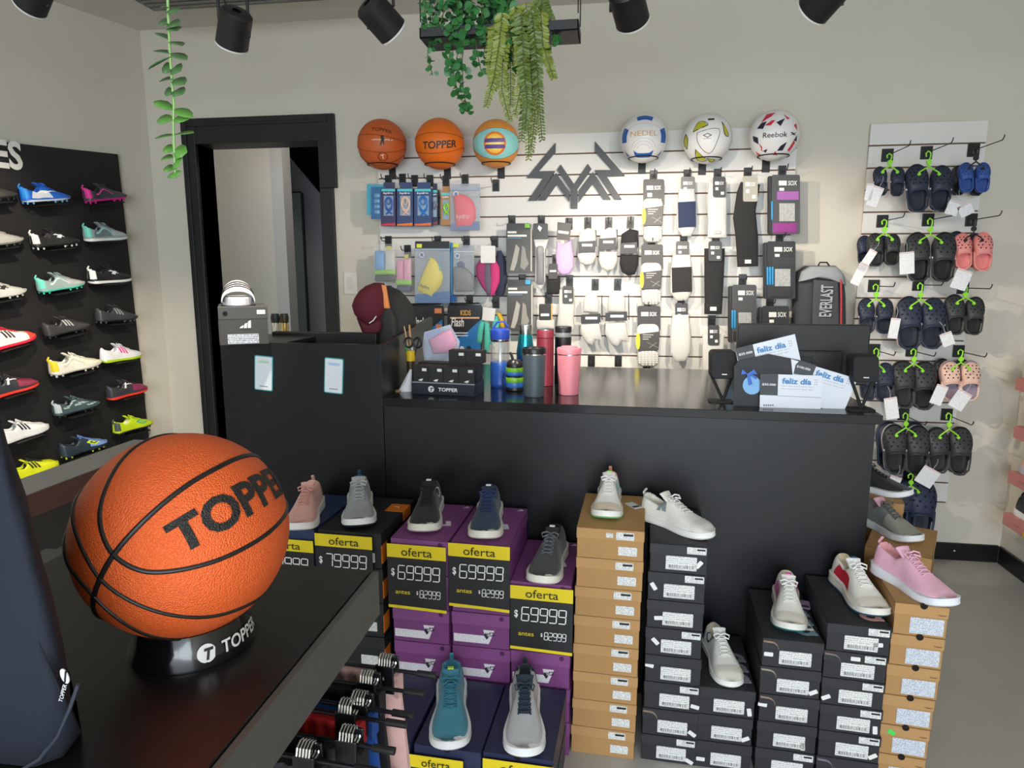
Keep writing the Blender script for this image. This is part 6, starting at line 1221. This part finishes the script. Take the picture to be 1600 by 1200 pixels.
# display of boxed socks
p = base(644, 615.6); p2 = base(742, 620.5); ux = (p2-p).normalized(); W_ = (p2-p).length; rz = math.atan2(ux.y, ux.x)
dt = thing('display_tray', 'black cardboard counter tray with white brand lettering, full of small cartons', 'display tray', p, (0, 0, rz)); TD = .105; TH = .046
BX = mat('#1b1b1e', .5, var=.06)
MB().box(0, W_, 0, .002, 0, TH).box(0, W_, TD-.002, TD, 0, TH).box(0, .002, 0, TD, 0, TH).box(W_-.002, W_, 0, TD, 0, TH).box(0, W_, 0, TD, 0, .002).build('tray', mat('#232a33', .35), dt)
MB().box(0, W_, -.0008, 0, TH-.005, TH-.001).build('silver_edge', mat('#8b9196', .4), dt)
add_text(MB(), 'TOPPER', .072, .013, TR(W_*.58, -.001, TH*.45), .03, .1).build('lettering', mat('#e9e9e6', .4), dt)
MB().prism([(.011*math.cos(q), .011*math.sin(q)) for q in lsp(0, 2*math.pi, 18)[:-1]], 0, .0008, TR(W_*.31, -.0002, TH*.45) @ FZ).build('logo_disc', mat('#e9e9e6', .4), dt); add_text(MB(), 'T', .012, .013, TR(W_*.315, -.0016, TH*.42), .05, .3).build('logo_letter', mat('#232a33', .35), dt)
cw = (W_-.006)/4; RZm = Matrix.Rotation(rz, 4, 'Z')
def carton(label, lx, ly, z, w, d, h, mark=True):
    t = thing('small_carton', label, 'carton', Vector(p)+(RZm @ Vector((lx, ly, z))), (0, 0, rz), 'small black cartons on the counter')
    MB().box(-w/2, w/2, 0, d, 0, h).build('carton_body', BX, t, bevel=.0008); MB().box(w*.12, w*.42, -.0006, 0, h-.018, h-.008).build('price_sticker', WHT, t); MB().box(-w/2, w/2, .001, d-.001, h, h+.0005).build('lid', mat('#4a3a38', .6), t)
    if mark: add_text(MB(), 'Topper', w*.6, .007, TR(0, -.0008, h*.36), .02).build('lettering', mat('#e4e4e0', .5), t); MB().prism([(-.010, 0), (0, .005), (.010, .006), (.004, -.003)], 0, .0006, TR(.001, -.0002, h*.36+.012) @ FZ).build('arrow_mark', mat('#e4e4e0', .5), t)
for i in range(4): carton('small black carton in the front row of the counter tray', .003+cw*(i+.5), .003, .0025, cw-.001, .048, .098)
for i in range(4): carton('small black carton in the rear row of the counter tray', .003+cw*(i+.5), .053, .0025, cw-.001, .048, .104, False)
for i in range(2): carton('small black carton lying on top of the rear row of cartons', W_*.60+i*.062+.01, .053, .1075, .061, .049, .045, False)
# paper cone, coaster, swim cap pouch, pen cup
a = base(634, 611); t = thing('paper_cone', 'folded white paper cone beside the carton tray', 'paper', a); MB().rings([[(.026*math.cos(q)-.002, .018*math.sin(q), 0) for q in lsp(0, 2*math.pi, 16)[:-1]], [(.004*math.cos(q)+.018, .004*math.sin(q)+.01, .078) for q in lsp(0, 2*math.pi, 16)[:-1]]]).build('sheet', mat('#e6e6e6', .6), t, smooth=True, ang=60); MB().tube([(-.026, -.004, .002), (.0, -.0165, .03), (.017, .006, .077)], .0008, 5).build('fold', mat('#c9c9c9', .6), t)
a = base(624, 611); tag(MB().lathe([(.016, 0), (.016, .004)], 20, TR(*a)).build('cork_coaster', mat('#b08a62', .8, var=.2, scale=200)), 'small round cork coaster beside the paper cone', 'coaster')
a = base(690, 578); t = thing('swim_cap_pouch', 'pink swim cap in a clear pouch leaning behind the carton tray', 'swim cap', (a.x, 2.40, CZ)); o = Vector(t.location)
slab(t, 'cap', [(668, 530), (690, 519), (703, 514), (712, 536), (706, 552), (676, 553)], 2.42, .02, mat('#d98fb4', .5), o, puff=.015); slab(t, 'pouch', [(663, 519), (703, 507), (718, 534), (709, 600), (668, 600), (660, 540)], 2.445, .004, mat('#b9c3dc', .3, alpha=.8), o); slab(t, 'printed_corner', [(664, 521), (688, 513), (690, 520), (669, 531)], 2.415, .002, mat('#8a94c0', .4), o); slab(t, 'film', [(664, 520), (703, 509), (716, 534), (708, 580), (670, 580), (662, 540)], 2.39, .0008, CLEAR, o)
a = Vector((-.742, 2.37, CZ)); t = thing('pen_cup', 'tall black and yellow pen cup behind the paper cone', 'pen cup', (a.x, a.y, CZ)); Ry = a.y/FPX*1.02
MB().lathe([(.014, 0), (.0155, .10)], 20).build('cup_base', mat('#3a3212', .4), t, smooth=True); MB().lathe([(.0155, .10), (.0175, .138), (.016, .138), (.014, .104)], 20, caps=False).build('cup_rim', mat('#d6b21c', .5), t, smooth=True)
def stick(name, label, cat, dx0, dx1, z1, r, c, dy=0):
    s = thing(name, label, cat, (a.x+dx0, a.y+dy, CZ+.102)); MB().tube([(0, 0, 0), (dx1-dx0, 0, z1)], r, 8).build('shaft', mat(c, .5), s); return s
stick('marker_pen', 'green marker pen leaning in the yellow cup', 'pen', -.006, -.018, .062, .005, '#1f9a5a'); stick('wooden_stick', 'thin wooden stick in the yellow cup', 'stick', .0, -.022, .125, .0022, '#c9a878'); stick('wooden_stick', 'thick wooden stick in the yellow cup', 'stick', .004, -.004, .13, .004, '#b98a58', .005); stick('pen', 'dark ballpoint pen in the yellow cup', 'pen', .008, .034, .08, .0035, '#23242a')
s = thing('scissors', 'black handled scissors standing in the yellow cup', 'scissors', (a.x, a.y-.006, CZ+.09))
for dx in (-.004, .030): MB().tube([(dx+.015*math.cos(q), 0, .078+.018*math.sin(q)) for q in lsp(0, 2*math.pi, 16)[:-1]], .004, 8, closed=True).build('handle', mat('#17171a', .4), s, smooth=True)
MB().box(.004, .012, -.001, .001, 0, .062).build('blade', STEEL, s)
# right-hand monitor
YM = 2.40
a = on_y(1152.5, 505, YM); b_ = on_y(1359.7, 508, YM); mo2 = thing('monitor', 'black monitor seen from behind on the counter, between two speakers', 'monitor', ((a.x+b_.x)/2, YM, CZ)); hw = (b_.x-a.x)/2; hz_ = a.z-CZ
MB().box(-hw, hw, -.012, .012, .045, hz_).build('screen_housing', mat('#101012', .5, var=.05), mo2, bevel=.004); MB().box(-hw*.6, hw*.6, -.028, -.012, .07, hz_*.65).build('rear_bulge', mat('#0e0e10', .5), mo2, bevel=.006); MB().box(-.03, .03, -.03, -.014, .005, .14).box(-.11, .11, -.06, .09, 0, .008).build('stand', mat('#101012', .5), mo2, bevel=.002)
def speaker(label, x0, y0, x1, y1, bx0, bx1, by, Yk):
    a = on_z((bx0+bx1)/2, by, CZ); Yk = a.y; t = thing('speaker', label, 'speaker', a); o = Vector(a); m = mat('#151517', .7, var=.1, bump=.2, bscale=800)
    P = [on_y(x, y, Yk)-o for x, y in soft(x0, y0, x1, y1, 7, 4)]; R = [[q+Vector((0, .05, 0)) for q in P], P, [sum(P, Vector())/len(P)+(q-sum(P, Vector())/len(P))*.92+Vector((0, -.012, 0)) for q in P]]; MB().rings(R).build('cabinet', m, t, smooth=True, ang=50)
    l = on_y(x0+3, y1-4, Yk)-o; r = on_y(x1-4, y1-4, Yk)-o; f = on_y((bx0+bx1)/2+4, by-6, Yk)-o
    for q in (l, r): MB().tube([q+Vector((0, .02, 0)), Vector((f.x, .02, .004))], .005, 8).build('leg', m, t)
    w = (on_y(bx1, by, Yk)-on_y(bx0, by, Yk)).length; MB().prism(rrect(w, .06, .01), 0, .004, TR(0, .02, 0)).build('foot_plate', m, t)
    c = on_y((x0+x1)/2+2, y1-7, Yk-.0135)-o; MB().box(c.x-.008, c.x+.008, c.y-.001, c.y, c.z-.0015, c.z+.0015).build('badge', mat('#e6e6e6', .3), t)
speaker('small black desk speaker on the bottle side of the monitor', 1110, 548, 1150, 592, 1108, 1146, 629, 2.2); speaker('small black desk speaker at the end of the counter', 1330, 555, 1373, 597, 1324, 1368, 642, 2.2)
# envelope, gift cards
YE = 2.185
def flat(name, label, cat, pts, Y, th, m, group=None):
    c = [sum(q[i] for q in pts)/len(pts) for i in (0, 1)]; t = thing(name, label, cat, on_y(c[0], max(q[1] for q in pts), Y), group=group); o = Vector(t.location); slab(t, 'sheet', pts, Y, th, m, o); return t, o
ENV = mat('#2b2c30', .6, var=.05)
t, o = flat('envelope', 'dark grey gift envelope standing open on the counter edge', 'envelope', [(1147, 637), (1147, 573), (1154, 564), (1201, 553), (1250, 563), (1290, 580), (1290, 641)], YE+.012, .004, ENV); slab(t, 'flap_crease', [(1148, 574), (1290, 582), (1290, 583), (1148, 575)], YE+.0115, .001, mat('#1e1f22', .6), o)
CARD = mat('#dfe4ec', .5, var=.01); CD = mat('#3a3d44', .5)
def gift_card(label, pts, Y, dark, tx, val, ang, price_c='#e6e6e6'):
    t, o = flat('gift_card', label, 'gift card', pts, Y, .0015, CARD, 'gift cards on the counter'); slab(t, 'dark_panel', dark, Y-.0006, .001, CD, o)
    x, y, w, h = tx; add_text(MB(), 'feliz día', w*Y/FPX*1.0, h*Y/FPX, TR(*(on_y(x, y, Y-.0014)-o), ry=ang), .03).build('heading_lettering', mat('#3f86c2', .5), t)
    c = [sum(q[i] for q in dark)/len(dark) for i in (0, 1)]; add_text(MB(), val, 20*Y/FPX, 4*Y/FPX, TR(*(on_y(c[0], c[1], Y-.0018)-o), ry=ang), .02).build('value_lettering', mat(price_c, .5), t)
    u = Vector((math.cos(ang), 0, -math.sin(ang))); d = Vector((-math.sin(ang), 0, -math.cos(ang))); c0 = on_y(x, y, Y-.0014)-o
    for k in range(2): MB().box(-w*.55*Y/FPX, w*.6*Y/FPX, 0, .0003, -.0006, .0006, TR(*(c0+d*(.016+.009*k)), ry=ang)).build('small_print', print_mat('#dfe4ec', '#6c7078', 900, 1, .5), t)
    b = MB(); c1 = c0+u*(w*.62*Y/FPX)
    for k in range(6): q = c1+u*(.006*(k % 2))+d*(.007*(k//2)-.007); b.prism([(.0016*math.cos(z), .0016*math.sin(z)) for z in lsp(0, 2*math.pi, 6)[:-1]], 0, .0003, TR(*q) @ FZ)
    b.build('dotted_ornament', mat('#8a8f9c', .5), t, kind='stuff'); return t, o
gift_card('white gift card tilted behind the dark envelope', [(1149, 545), (1242, 522), (1251, 563), (1154, 570)], YE+.02, [(1149, 545), (1176, 538), (1181, 560), (1154, 566)], (1205, 543, 42, 9), '$25.000', -.24)
gift_card('white gift card leaning out of the envelope beside the speaker', [(1236, 561), (1340, 592), (1318, 645), (1282, 637), (1240, 600)], YE+.008, [(1243, 570), (1250, 563), (1276, 571), (1269, 588), (1240, 584)], (1297, 588, 42, 9), '$100.000', .26)
t, o = gift_card('upright white gift card in front of the envelope', [(1188, 584), (1285, 587), (1282, 645), (1187, 639)], YE-.004, [(1188, 584), (1216, 585), (1215, 618), (1187, 617)], (1245, 596, 42, 9), '$50.000', .02)
slab(t, 'rule', [(1214, 618), (1283, 621), (1283, 621.8), (1214, 618.8)], YE-.0046, .0005, mat('#9aa0aa', .5), o); [slab(t, 'maker_mark', R4(1193+3.4*k, 632, 1195+3.4*k, 634.5), YE-.0048, .0005, mat('#5c626e', .5), o) for k in range(5)]
t, o = flat('gift_tag', 'round sky blue gift tag with a blue ribbon on the envelope', 'gift tag', [(1175+14.5*math.cos(q), 602+14.5*math.sin(q)) for q in lsp(0, 2*math.pi, 24)[:-1]], YE+.004, .002, mat('#7fb4e2', .5, var=.12, scale=120))
for q in ([(1168, 584), (1160, 577), (1158, 585)], [(1168, 584), (1178, 577), (1183, 585)], [(1167, 584), (1171, 584), (1176, 600), (1170, 602)], [(1169, 584), (1173, 584), (1184, 590), (1181, 593)]): slab(t, 'ribbon', q, YE+.000, .003, mat('#1c5fc0', .4), o)
# ================================================================= CAP, BACKPACKS, SLIDE BOX
YH = 2.52
t = thing('backpack', 'black backpack with an orange strip standing behind the tall desk', 'backpack', on_y(612, 545, YH)); o = Vector(t.location); t.location.z = .767; o = Vector(t.location)
slab(t, 'bag_body', [(594, 447), (602, 450), (612, 455), (622, 464), (632, 478), (638, 497), (639, 520), (638, 640), (585, 640), (586, 500), (590, 460)], YH, .10, mat('#232222', .8, var=.12, scale=20), o, puff=.05); slab(t, 'orange_strip', [(592, 444), (601, 447), (607, 482), (595, 482)], YH-.052, .02, mat('#e08848', .6), o, puff=.004); slab(t, 'front_pocket', [(594, 482), (608, 482), (616, 500), (618, 525), (612, 560), (588, 560), (588, 500)], YH-.05, .03, mat('#2c2b2b', .8), o, puff=.008)
t = thing('baseball_cap', 'maroon baseball cap hung over the black backpack', 'cap', on_y(572, 500, YH-.07)); o = Vector(t.location)
slab(t, 'crown', [(547, 478), (551, 466), (558, 455), (568, 447), (581, 442), (592, 443), (596, 460), (597, 485), (590, 505), (575, 512), (560, 503), (551, 492)], YH-.07, .06, mat('#5c1626', .8, var=.08, scale=60), o, puff=.05); slab(t, 'visor', [(556, 497), (575, 508), (592, 500), (594, 512), (588, 523), (572, 525), (564, 518)], YH-.09, .02, mat('#541322', .8), o, puff=.012); q = [on_y(x, y, YH-.122)-o for x, y in ((577, 505), (583, 501), (588, 494))]; MB().tube(q, .0022, 6).build('white_flash', mat('#e6e2e0', .5), t)
YK = 3.36; t = thing('backpack', 'grey and black backpack with pale vertical lettering hung on the wall', 'backpack', on_y(1286, 412, YK)); o = Vector(t.location)
slab(t, 'bag_body', [(1245, 530), (1245, 505), (1247, 447), (1252, 425), (1266, 415), (1309, 415), (1321, 428), (1325, 462), (1326, 530), (1320, 552), (1252, 552)], YK, .10, mat('#3d3e42', .8, var=.08, scale=30), o, puff=.03); slab(t, 'grey_top', [(1250, 440), (1254, 425), (1267, 416), (1308, 416), (1320, 429), (1323, 446), (1300, 438), (1270, 434)], YK-.012, .03, mat('#9a9da2', .8), o, puff=.022)
slab(t, 'front_panel', [(1272, 437), (1310, 440), (1312, 550), (1268, 550)], YK-.026, .02, mat('#47484c', .8), o, puff=.008); MB().tube([on_y(x, y, YK-.034)-o for x, y in ((1314, 437), (1314.5, 470), (1314, 550))], .004, 6).build('red_zip', mat('#c8323a', .5), t)
v_ = on_y(1291, 470, YK-.037)-o; add_text(MB(), 'EVERLAST', hpx(446, 495, 1291, YK), .055, TR(*v_, ry=-math.pi/2), .02).build('lettering', mat('#a9acb0', .6), t); MB().tube([on_y(x, y, YK+.03)-o for x, y in ((1278, 416), (1281, 410), (1292, 410), (1296, 416))], .004, 6).build('handle', mat('#2b2c2e', .7), t)
# slide box
bp = on_z(383, 538.5, 1.18); RZ2 = math.radians(31); t = thing('shoe_box', 'dark grey shoe box with white stripe emblem on the tall desk', 'shoe box', bp, (0, 0, RZ2)); w = .155; h = .128; d = .25
GB = mat('#3f3e3d', .6, var=.06); MB().box(-w/2+.001, w/2-.001, .001, d, 0, h-.004).build('box_body', GB, t, bevel=.001); MB().box(-w/2, w/2, 0, d+.001, h-.042, h).build('lid', mat('#474645', .6), t, bevel=.0015); MB().box(-w/2-.0008, -w/2, .01, d-.01, .002, h-.045).build('kraft_side', mat('#b9a58c', .7), t)
for k in range(3): MB().prism([(-.018+k*.013, 0), (-.008+k*.013, 0), (-.0+k*.0115-.004, .010+k*.008), (-.010+k*.0115-.003, .006+k*.008)], 0, .0006, TR(.004, -.0004, .056) @ FZ).build('emblem_stripe', WHT, t)
sticker(t, 'size_label', .098, .032, front(-.004, .020, 0), '#cfd3da', '#4a4d55', 700, 160); MB().lathe([(.008, 0), (.008, .0008)], 14, TR(-w*.36, -.0002, h-.022, rx=math.pi/2)).build('finger_hole', mat('#050505', .9), t); MB().box(w*.28, w*.45, -.0008, 0, h-.026, h-.012).build('price_sticker', WHT, t)
s = thing('slide_sandal', 'white slide sandal with black stripes on the dark shoe box', 'sandal', Vector(bp)+Matrix.Rotation(RZ2, 3, 'Z') @ Vector((-.012, .012, h+.0005)), (0, 0, RZ2)); SW = mat('#dcdbe0', .5, var=.02)
so = [(.050*math.sin(math.pi*min(1, .12+u*.9))**.5*(1 if i == 0 else -1), .002+.235*u) for i in (0, 1) for u in (lsp(0, 1, 10) if i == 0 else lsp(1, 0, 10))]
so = [(.052*math.cos(q)*(1-.15*(math.sin(q) > 0)), .118+.116*math.sin(q)) for q in lsp(0, 2*math.pi, 28)[:-1]]
MB().prism(so, 0, .030).build('sole', SW, s, bevel=.004)
def strap(y0, y1, lift, m, nm):
    R = []
    for y in lsp(y0, y1, 4):
        hh = .040+(y-.02)*.30+lift; R.append([(.054*math.cos(q)*(1+lift*8), y, .012+hh*abs(math.sin(q))**.8) for q in lsp(0, math.pi, 18)])
    v = [q for r in R for q in r]; ob = MB().add(v, [(i*19+j, i*19+j+1, (i+1)*19+j+1, (i+1)*19+j) for i in range(4) for j in range(18)]).build(nm, m, s, smooth=True, ang=None); sd = ob.modifiers.new('th', 'SOLIDIFY'); sd.thickness = .004
strap(.022, .135, 0, SW, 'strap')
for k in range(3): strap(.060+k*.022, .069+k*.022, .0022, mat('#1d1d20', .5), 'stripe')
# small bottles on the tall desk
for k, (px, c, ring) in enumerate(((432, '#17181a', '#d6d6d0'), (446, '#201c14', '#c9b070'))):
    a = on_y(px, 530, 2.60); t = thing('perfume_bottle', ('black capped bottle with a silver band behind the tall desk', 'black capped bottle with a gold band behind the tall desk')[k], 'bottle', (a.x, 2.60, .767)); z0 = on_y(px, 525, 2.60).z-.767; z1 = on_y(px, 490, 2.60).z-.767; r = .017
    MB().lathe([(r, 0), (r*1.05, z0*.98), (r, z0)], 20).build('glass', mat('#2c5560', .15), t, smooth=True); MB().lathe([(r*.9, z0), (r*.9, z0+(z1-z0)*.6)], 20).build('band', mat(ring, .25, metal=.8), t, smooth=True); MB().lathe([(r, z0+(z1-z0)*.6), (r*1.1, z0+(z1-z0)*.8), (r*.9, z1), (.001, z1)], 20).build('cap', mat(c, .35), t, smooth=True, ang=40)
# ================================================================= PINK BOXES ON THE SIDE WALL
for k, (py, px, uc, sc, lab) in enumerate(((590, 1588, '#e0e0de', '#d0d0cc', 'white shoe'), (665, 1585, '#dcdcda', '#1c1c1e', 'black and white shoe'), (735, 1576, '#e2b2a2', '#b9bdc6', 'peach running shoe'), (800, 1568, '#19191b', '#eeeeec', 'black running shoe'))):
    a = on_x(px, py, 1.795); t = thing('wall_box', 'pink shoe box shelf on the side wall carrying a %s' % lab, 'box', (1.795, a.y, a.z-.055))
    MB().box(0, .116, -.33, 0, 0, .055).build('box_body', mat('#c9837c', .6, var=.05), t, bevel=.001); MB().box(-.0008, 0, -.135, -.085, .022, .034).build('brand_print', print_mat('#c9837c', '#2b2020', 300, 150, .45), t)
    if k == 3: MB().box(-.001, .10, -.33, -.16, -.002, .020).build('yellow_base', mat('#d6b02a', .5), t)
    place_shoe('sneaker', lab+' on a pink box on the side wall', (1.855, a.y-.02, a.z+.001), (1.855, a.y-.27, a.z+.001), 'runner', C_(upper=uc, sole=sc, lining='#2a2a2c', lace=uc, heel=uc), None, group='shoes on the side wall', L=.25, cat='shoe')
# ================================================================= PLANTS
def leafmat(c): return mat(c, .45, var=.25, scale=30)
pl = thing('hanging_planter', 'black hanging tray planter overflowing with green trailing plants', 'planter', (on_y(783, 52, 1.72).x, 1.72, on_y(783, 52, 1.72).z)); o = Vector(pl.location)
MB().box(-.19, .19, -.05, .05, -.018, -.014).box(-.19, .19, -.05, -.046, -.018, .006).box(-.19, .19, .046, .05, -.018, .006).box(-.19, -.186, -.05, .05, -.018, .006).box(.186, .19, -.05, .05, -.018, .006).build('tray', BLKM, pl, bevel=.001)
for x in (-.188, .188):
    for y in (-.045, .045): MB().tube([(x, y, .02), (x, y, ZC-o.z)], .0016, 6).build('wire', BLKM, pl)
def leaf_disc(mb, c, d, n, r, asp=.8):
    d = d.normalized(); n = (n-d*n.dot(d)).normalized(); s = d.cross(n); pts = []
    for q, w in ((0, 0), (.25, .75), (.55, 1), (.85, .7), (1, 0)):
        pts.append((q, w))
    v = [c+d*(r*2*q)+s*(r*asp*w)-n*(.12*r*w) for q, w in pts]+[c+d*(r*2*q)-s*(r*asp*w)-n*(.12*r*w) for q, w in pts[1:-1]]+[c+d*r]
    mb.add(v, [(8, 0, 1), (8, 1, 2), (8, 2, 3), (8, 3, 4), (8, 4, 7), (8, 7, 6), (8, 6, 5), (8, 5, 0)])
rnd = random.Random(3)
def rv(): return Vector((rnd.uniform(-1, 1), rnd.uniform(-1, 1), rnd.uniform(-1, 1)))
def strand(pxpts, Y, colr, nleaf, r, name='trailing_stem', fern=False, spread=.014):
    P = [on_y(x, y, Y+rnd.uniform(-.01, .01))-o for x, y in pxpts]; path = []
    for i in range(len(P)-1): path += [P[i]+(P[i+1]-P[i])*u for u in lsp(0, 1, 6)[:-1]]
    path.append(P[-1]); st = MB().tube(path, .0012, 5).build(name, mat('#4a5a2a', .7), pl); mb = MB(); n = nleaf
    for k in range(n):
        u = k/max(1, n-1)*(len(path)-1); i = min(int(u), len(path)-2); p = path[i]+(path[i+1]-path[i])*(u-i); tg_ = (path[i+1]-path[i]).normalized()
        if fern:
            sd = tg_.cross(Vector((0, 1, 0))+rv()*.3).normalized(); ln_ = r*(1-.55*k/n)
            for s in (-1, 1): leaf_disc(mb, p, sd*s+tg_*.5+rv()*.25, Vector((0, -1, 0))+rv()*.6, ln_, .42)
        else:
            d = rv()*.8+Vector((rnd.choice((-1, 1))*.7, -.3, -.25)); leaf_disc(mb, p+rv()*spread*.4, d, Vector((0, -1, .3))+rv()*.8, r*rnd.uniform(.7, 1.15), .85)
    mb.build('foliage', leafmat(colr), st, smooth=True, kind='stuff')
G1, G2, G3, G4 = '#1f4f28', '#2f6b34', '#75822f', '#566a28'
strand([(680, 30), (673, 60), (668, 85), (676, 118)], 1.69, G2, 22, .0092); strand([(722, 40), (716, 80), (708, 120), (718, 150), (733, 178)], 1.69, G2, 50, .0092); strand([(727, 50), (722, 95), (724, 140), (730, 172)], 1.70, G2, 40, .010); strand([(742, 50), (745, 80), (752, 112)], 1.70, G2, 20, .009); strand([(762, 55), (756, 85), (766, 100)], 1.70, G1, 16, .009)
strand([(868, 40), (866, 60), (858, 76)], 1.69, G2, 12, .010); strand([(800, 50), (796, 80), (803, 110)], 1.70, G1, 24, .010); strand([(706, 52), (702, 90), (712, 128)], 1.68, G2, 24, .010)
for x0 in (668, 690, 712, 735, 755, 775, 795): 
    for q in range(3): strand([(x0+rnd.uniform(-8, 8), -25+rnd.uniform(-8, 8)), (x0+rnd.uniform(-10, 10), 18), (x0+rnd.uniform(-14, 14), 60+rnd.uniform(-8, 14))], 1.70+.03*q-.03, G1 if q else G2, 26, .0108 if x0 > 700 else .008)
for pts in ([(785, 20), (780, 70), (772, 120), (760, 165)], [(790, 20), (786, 80), (784, 140), (796, 188)], [(800, 30), (798, 90), (798, 165)], [(805, 10), (812, 70), (815, 130), (805, 180)], [(822, 5), (828, 70), (832, 140), (826, 190), (826, 248)], [(830, 10), (838, 80), (842, 150), (847, 218)], [(834, 20), (826, 90), (818, 150), (815, 220)], [(828, 30), (834, 110), (836, 180), (830, 236)], [(845, 20), (848, 70), (858, 100), (865, 122)], [(815, 20), (818, 100), (824, 160), (820, 205)], [(775, 40), (766, 100), (772, 140)], [(840, -10), (850, 10), (862, 30)]):
    strand(pts, 1.68+rnd.uniform(-.03, .03), G3 if pts[0][0] < 812 or rnd.random() < .4 else G4, 44, .0108, fern=True)
# eucalyptus vine, near
YV = 1.1; vi = thing('eucalyptus_vine', 'hanging strand of pale green eucalyptus leaves in front of the doorway corner', 'vine', on_y(262, -40, YV)); o2 = Vector(vi.location)
stem = [(262, -160), (262, 0), (264, 50), (266, 90), (269, 130), (272, 165), (271, 195), (272, 230), (274, 270)]
MB().tube([on_y(x, y, YV)-o2 for x, y in stem], .0022, 8).build('stem', mat('#8fb86a', .5), vi, smooth=True)
top = on_y(262, -160, YV)-o2; MB().tube([top, Vector((top.x, top.y, ZC-o2.z))], .0018, 6).build('upper_stem', mat('#8fb86a', .5), vi)
LV = [(264, 12, -13, 0, .2), (266, 16, 9, 4, .5), (264, 37, -16, -1, .5), (264, 38, 16, 1, .6), (268, 44, 8, 5, .3), (265, 62, -22, -10, .15), (267, 66, 18, 6, .15), (267, 84, -27, -4, .2), (268, 84, 24, 10, .3), (268, 89, -36, 20, .12), (269, 108, -16, 0, .75), (270, 108, 13, 3, .75), (271, 123, -22, 5, .3), (272, 125, 17, 7, .5), (272, 143, -15, 4, .6), (273, 143, 14, 4, .6), (271, 172, -31, -13, .45), (273, 171, 28, 13, .45), (271, 186, -26, 4, .6), (272, 187, 23, 0, .6), (272, 212, -30, 5, .25), (273, 211, 30, -3, .25), (272, 235, -17, -2, .5), (272, 238, 21, 0, .9), (272, 246, -20, 3, .3), (274, 252, 8, 6, 1.2), (272, 265, -16, -1, .4), (273, 268, 2, 10, 1.3)]
for x, y, dx, dy, op in LV:
    a = on_y(x, y, YV)-o2; e = on_y(x+dx, y+dy, YV-.004)-o2; d = e-a; mb = MB(); n_ = Vector((0, -math.sin(op+.2), math.cos(op+.2))); L_ = d.length; s_ = d.normalized().cross(n_).normalized(); nn = s_.cross(d.normalized()); wl_ = .0145 if L_ < .03 else .0125; v = []
    for q, w in ((0, .12), (.2, .7), (.5, 1), (.8, .75), (1, .05)):
        for k in (-1, 0, 1): v.append(a+d*q+s_*(wl_*w*k)+nn*(.002*abs(k)*w))
    ob = mb.add(v, [(i*3+j, i*3+j+1, i*3+j+4, i*3+j+3) for i in range(4) for j in range(2)]).build('leaf', leafmat('#5f9440' if y > 150 else '#4d7443'), vi, smooth=True); sd = ob.modifiers.new('th', 'SOLIDIFY'); sd.thickness = .0008
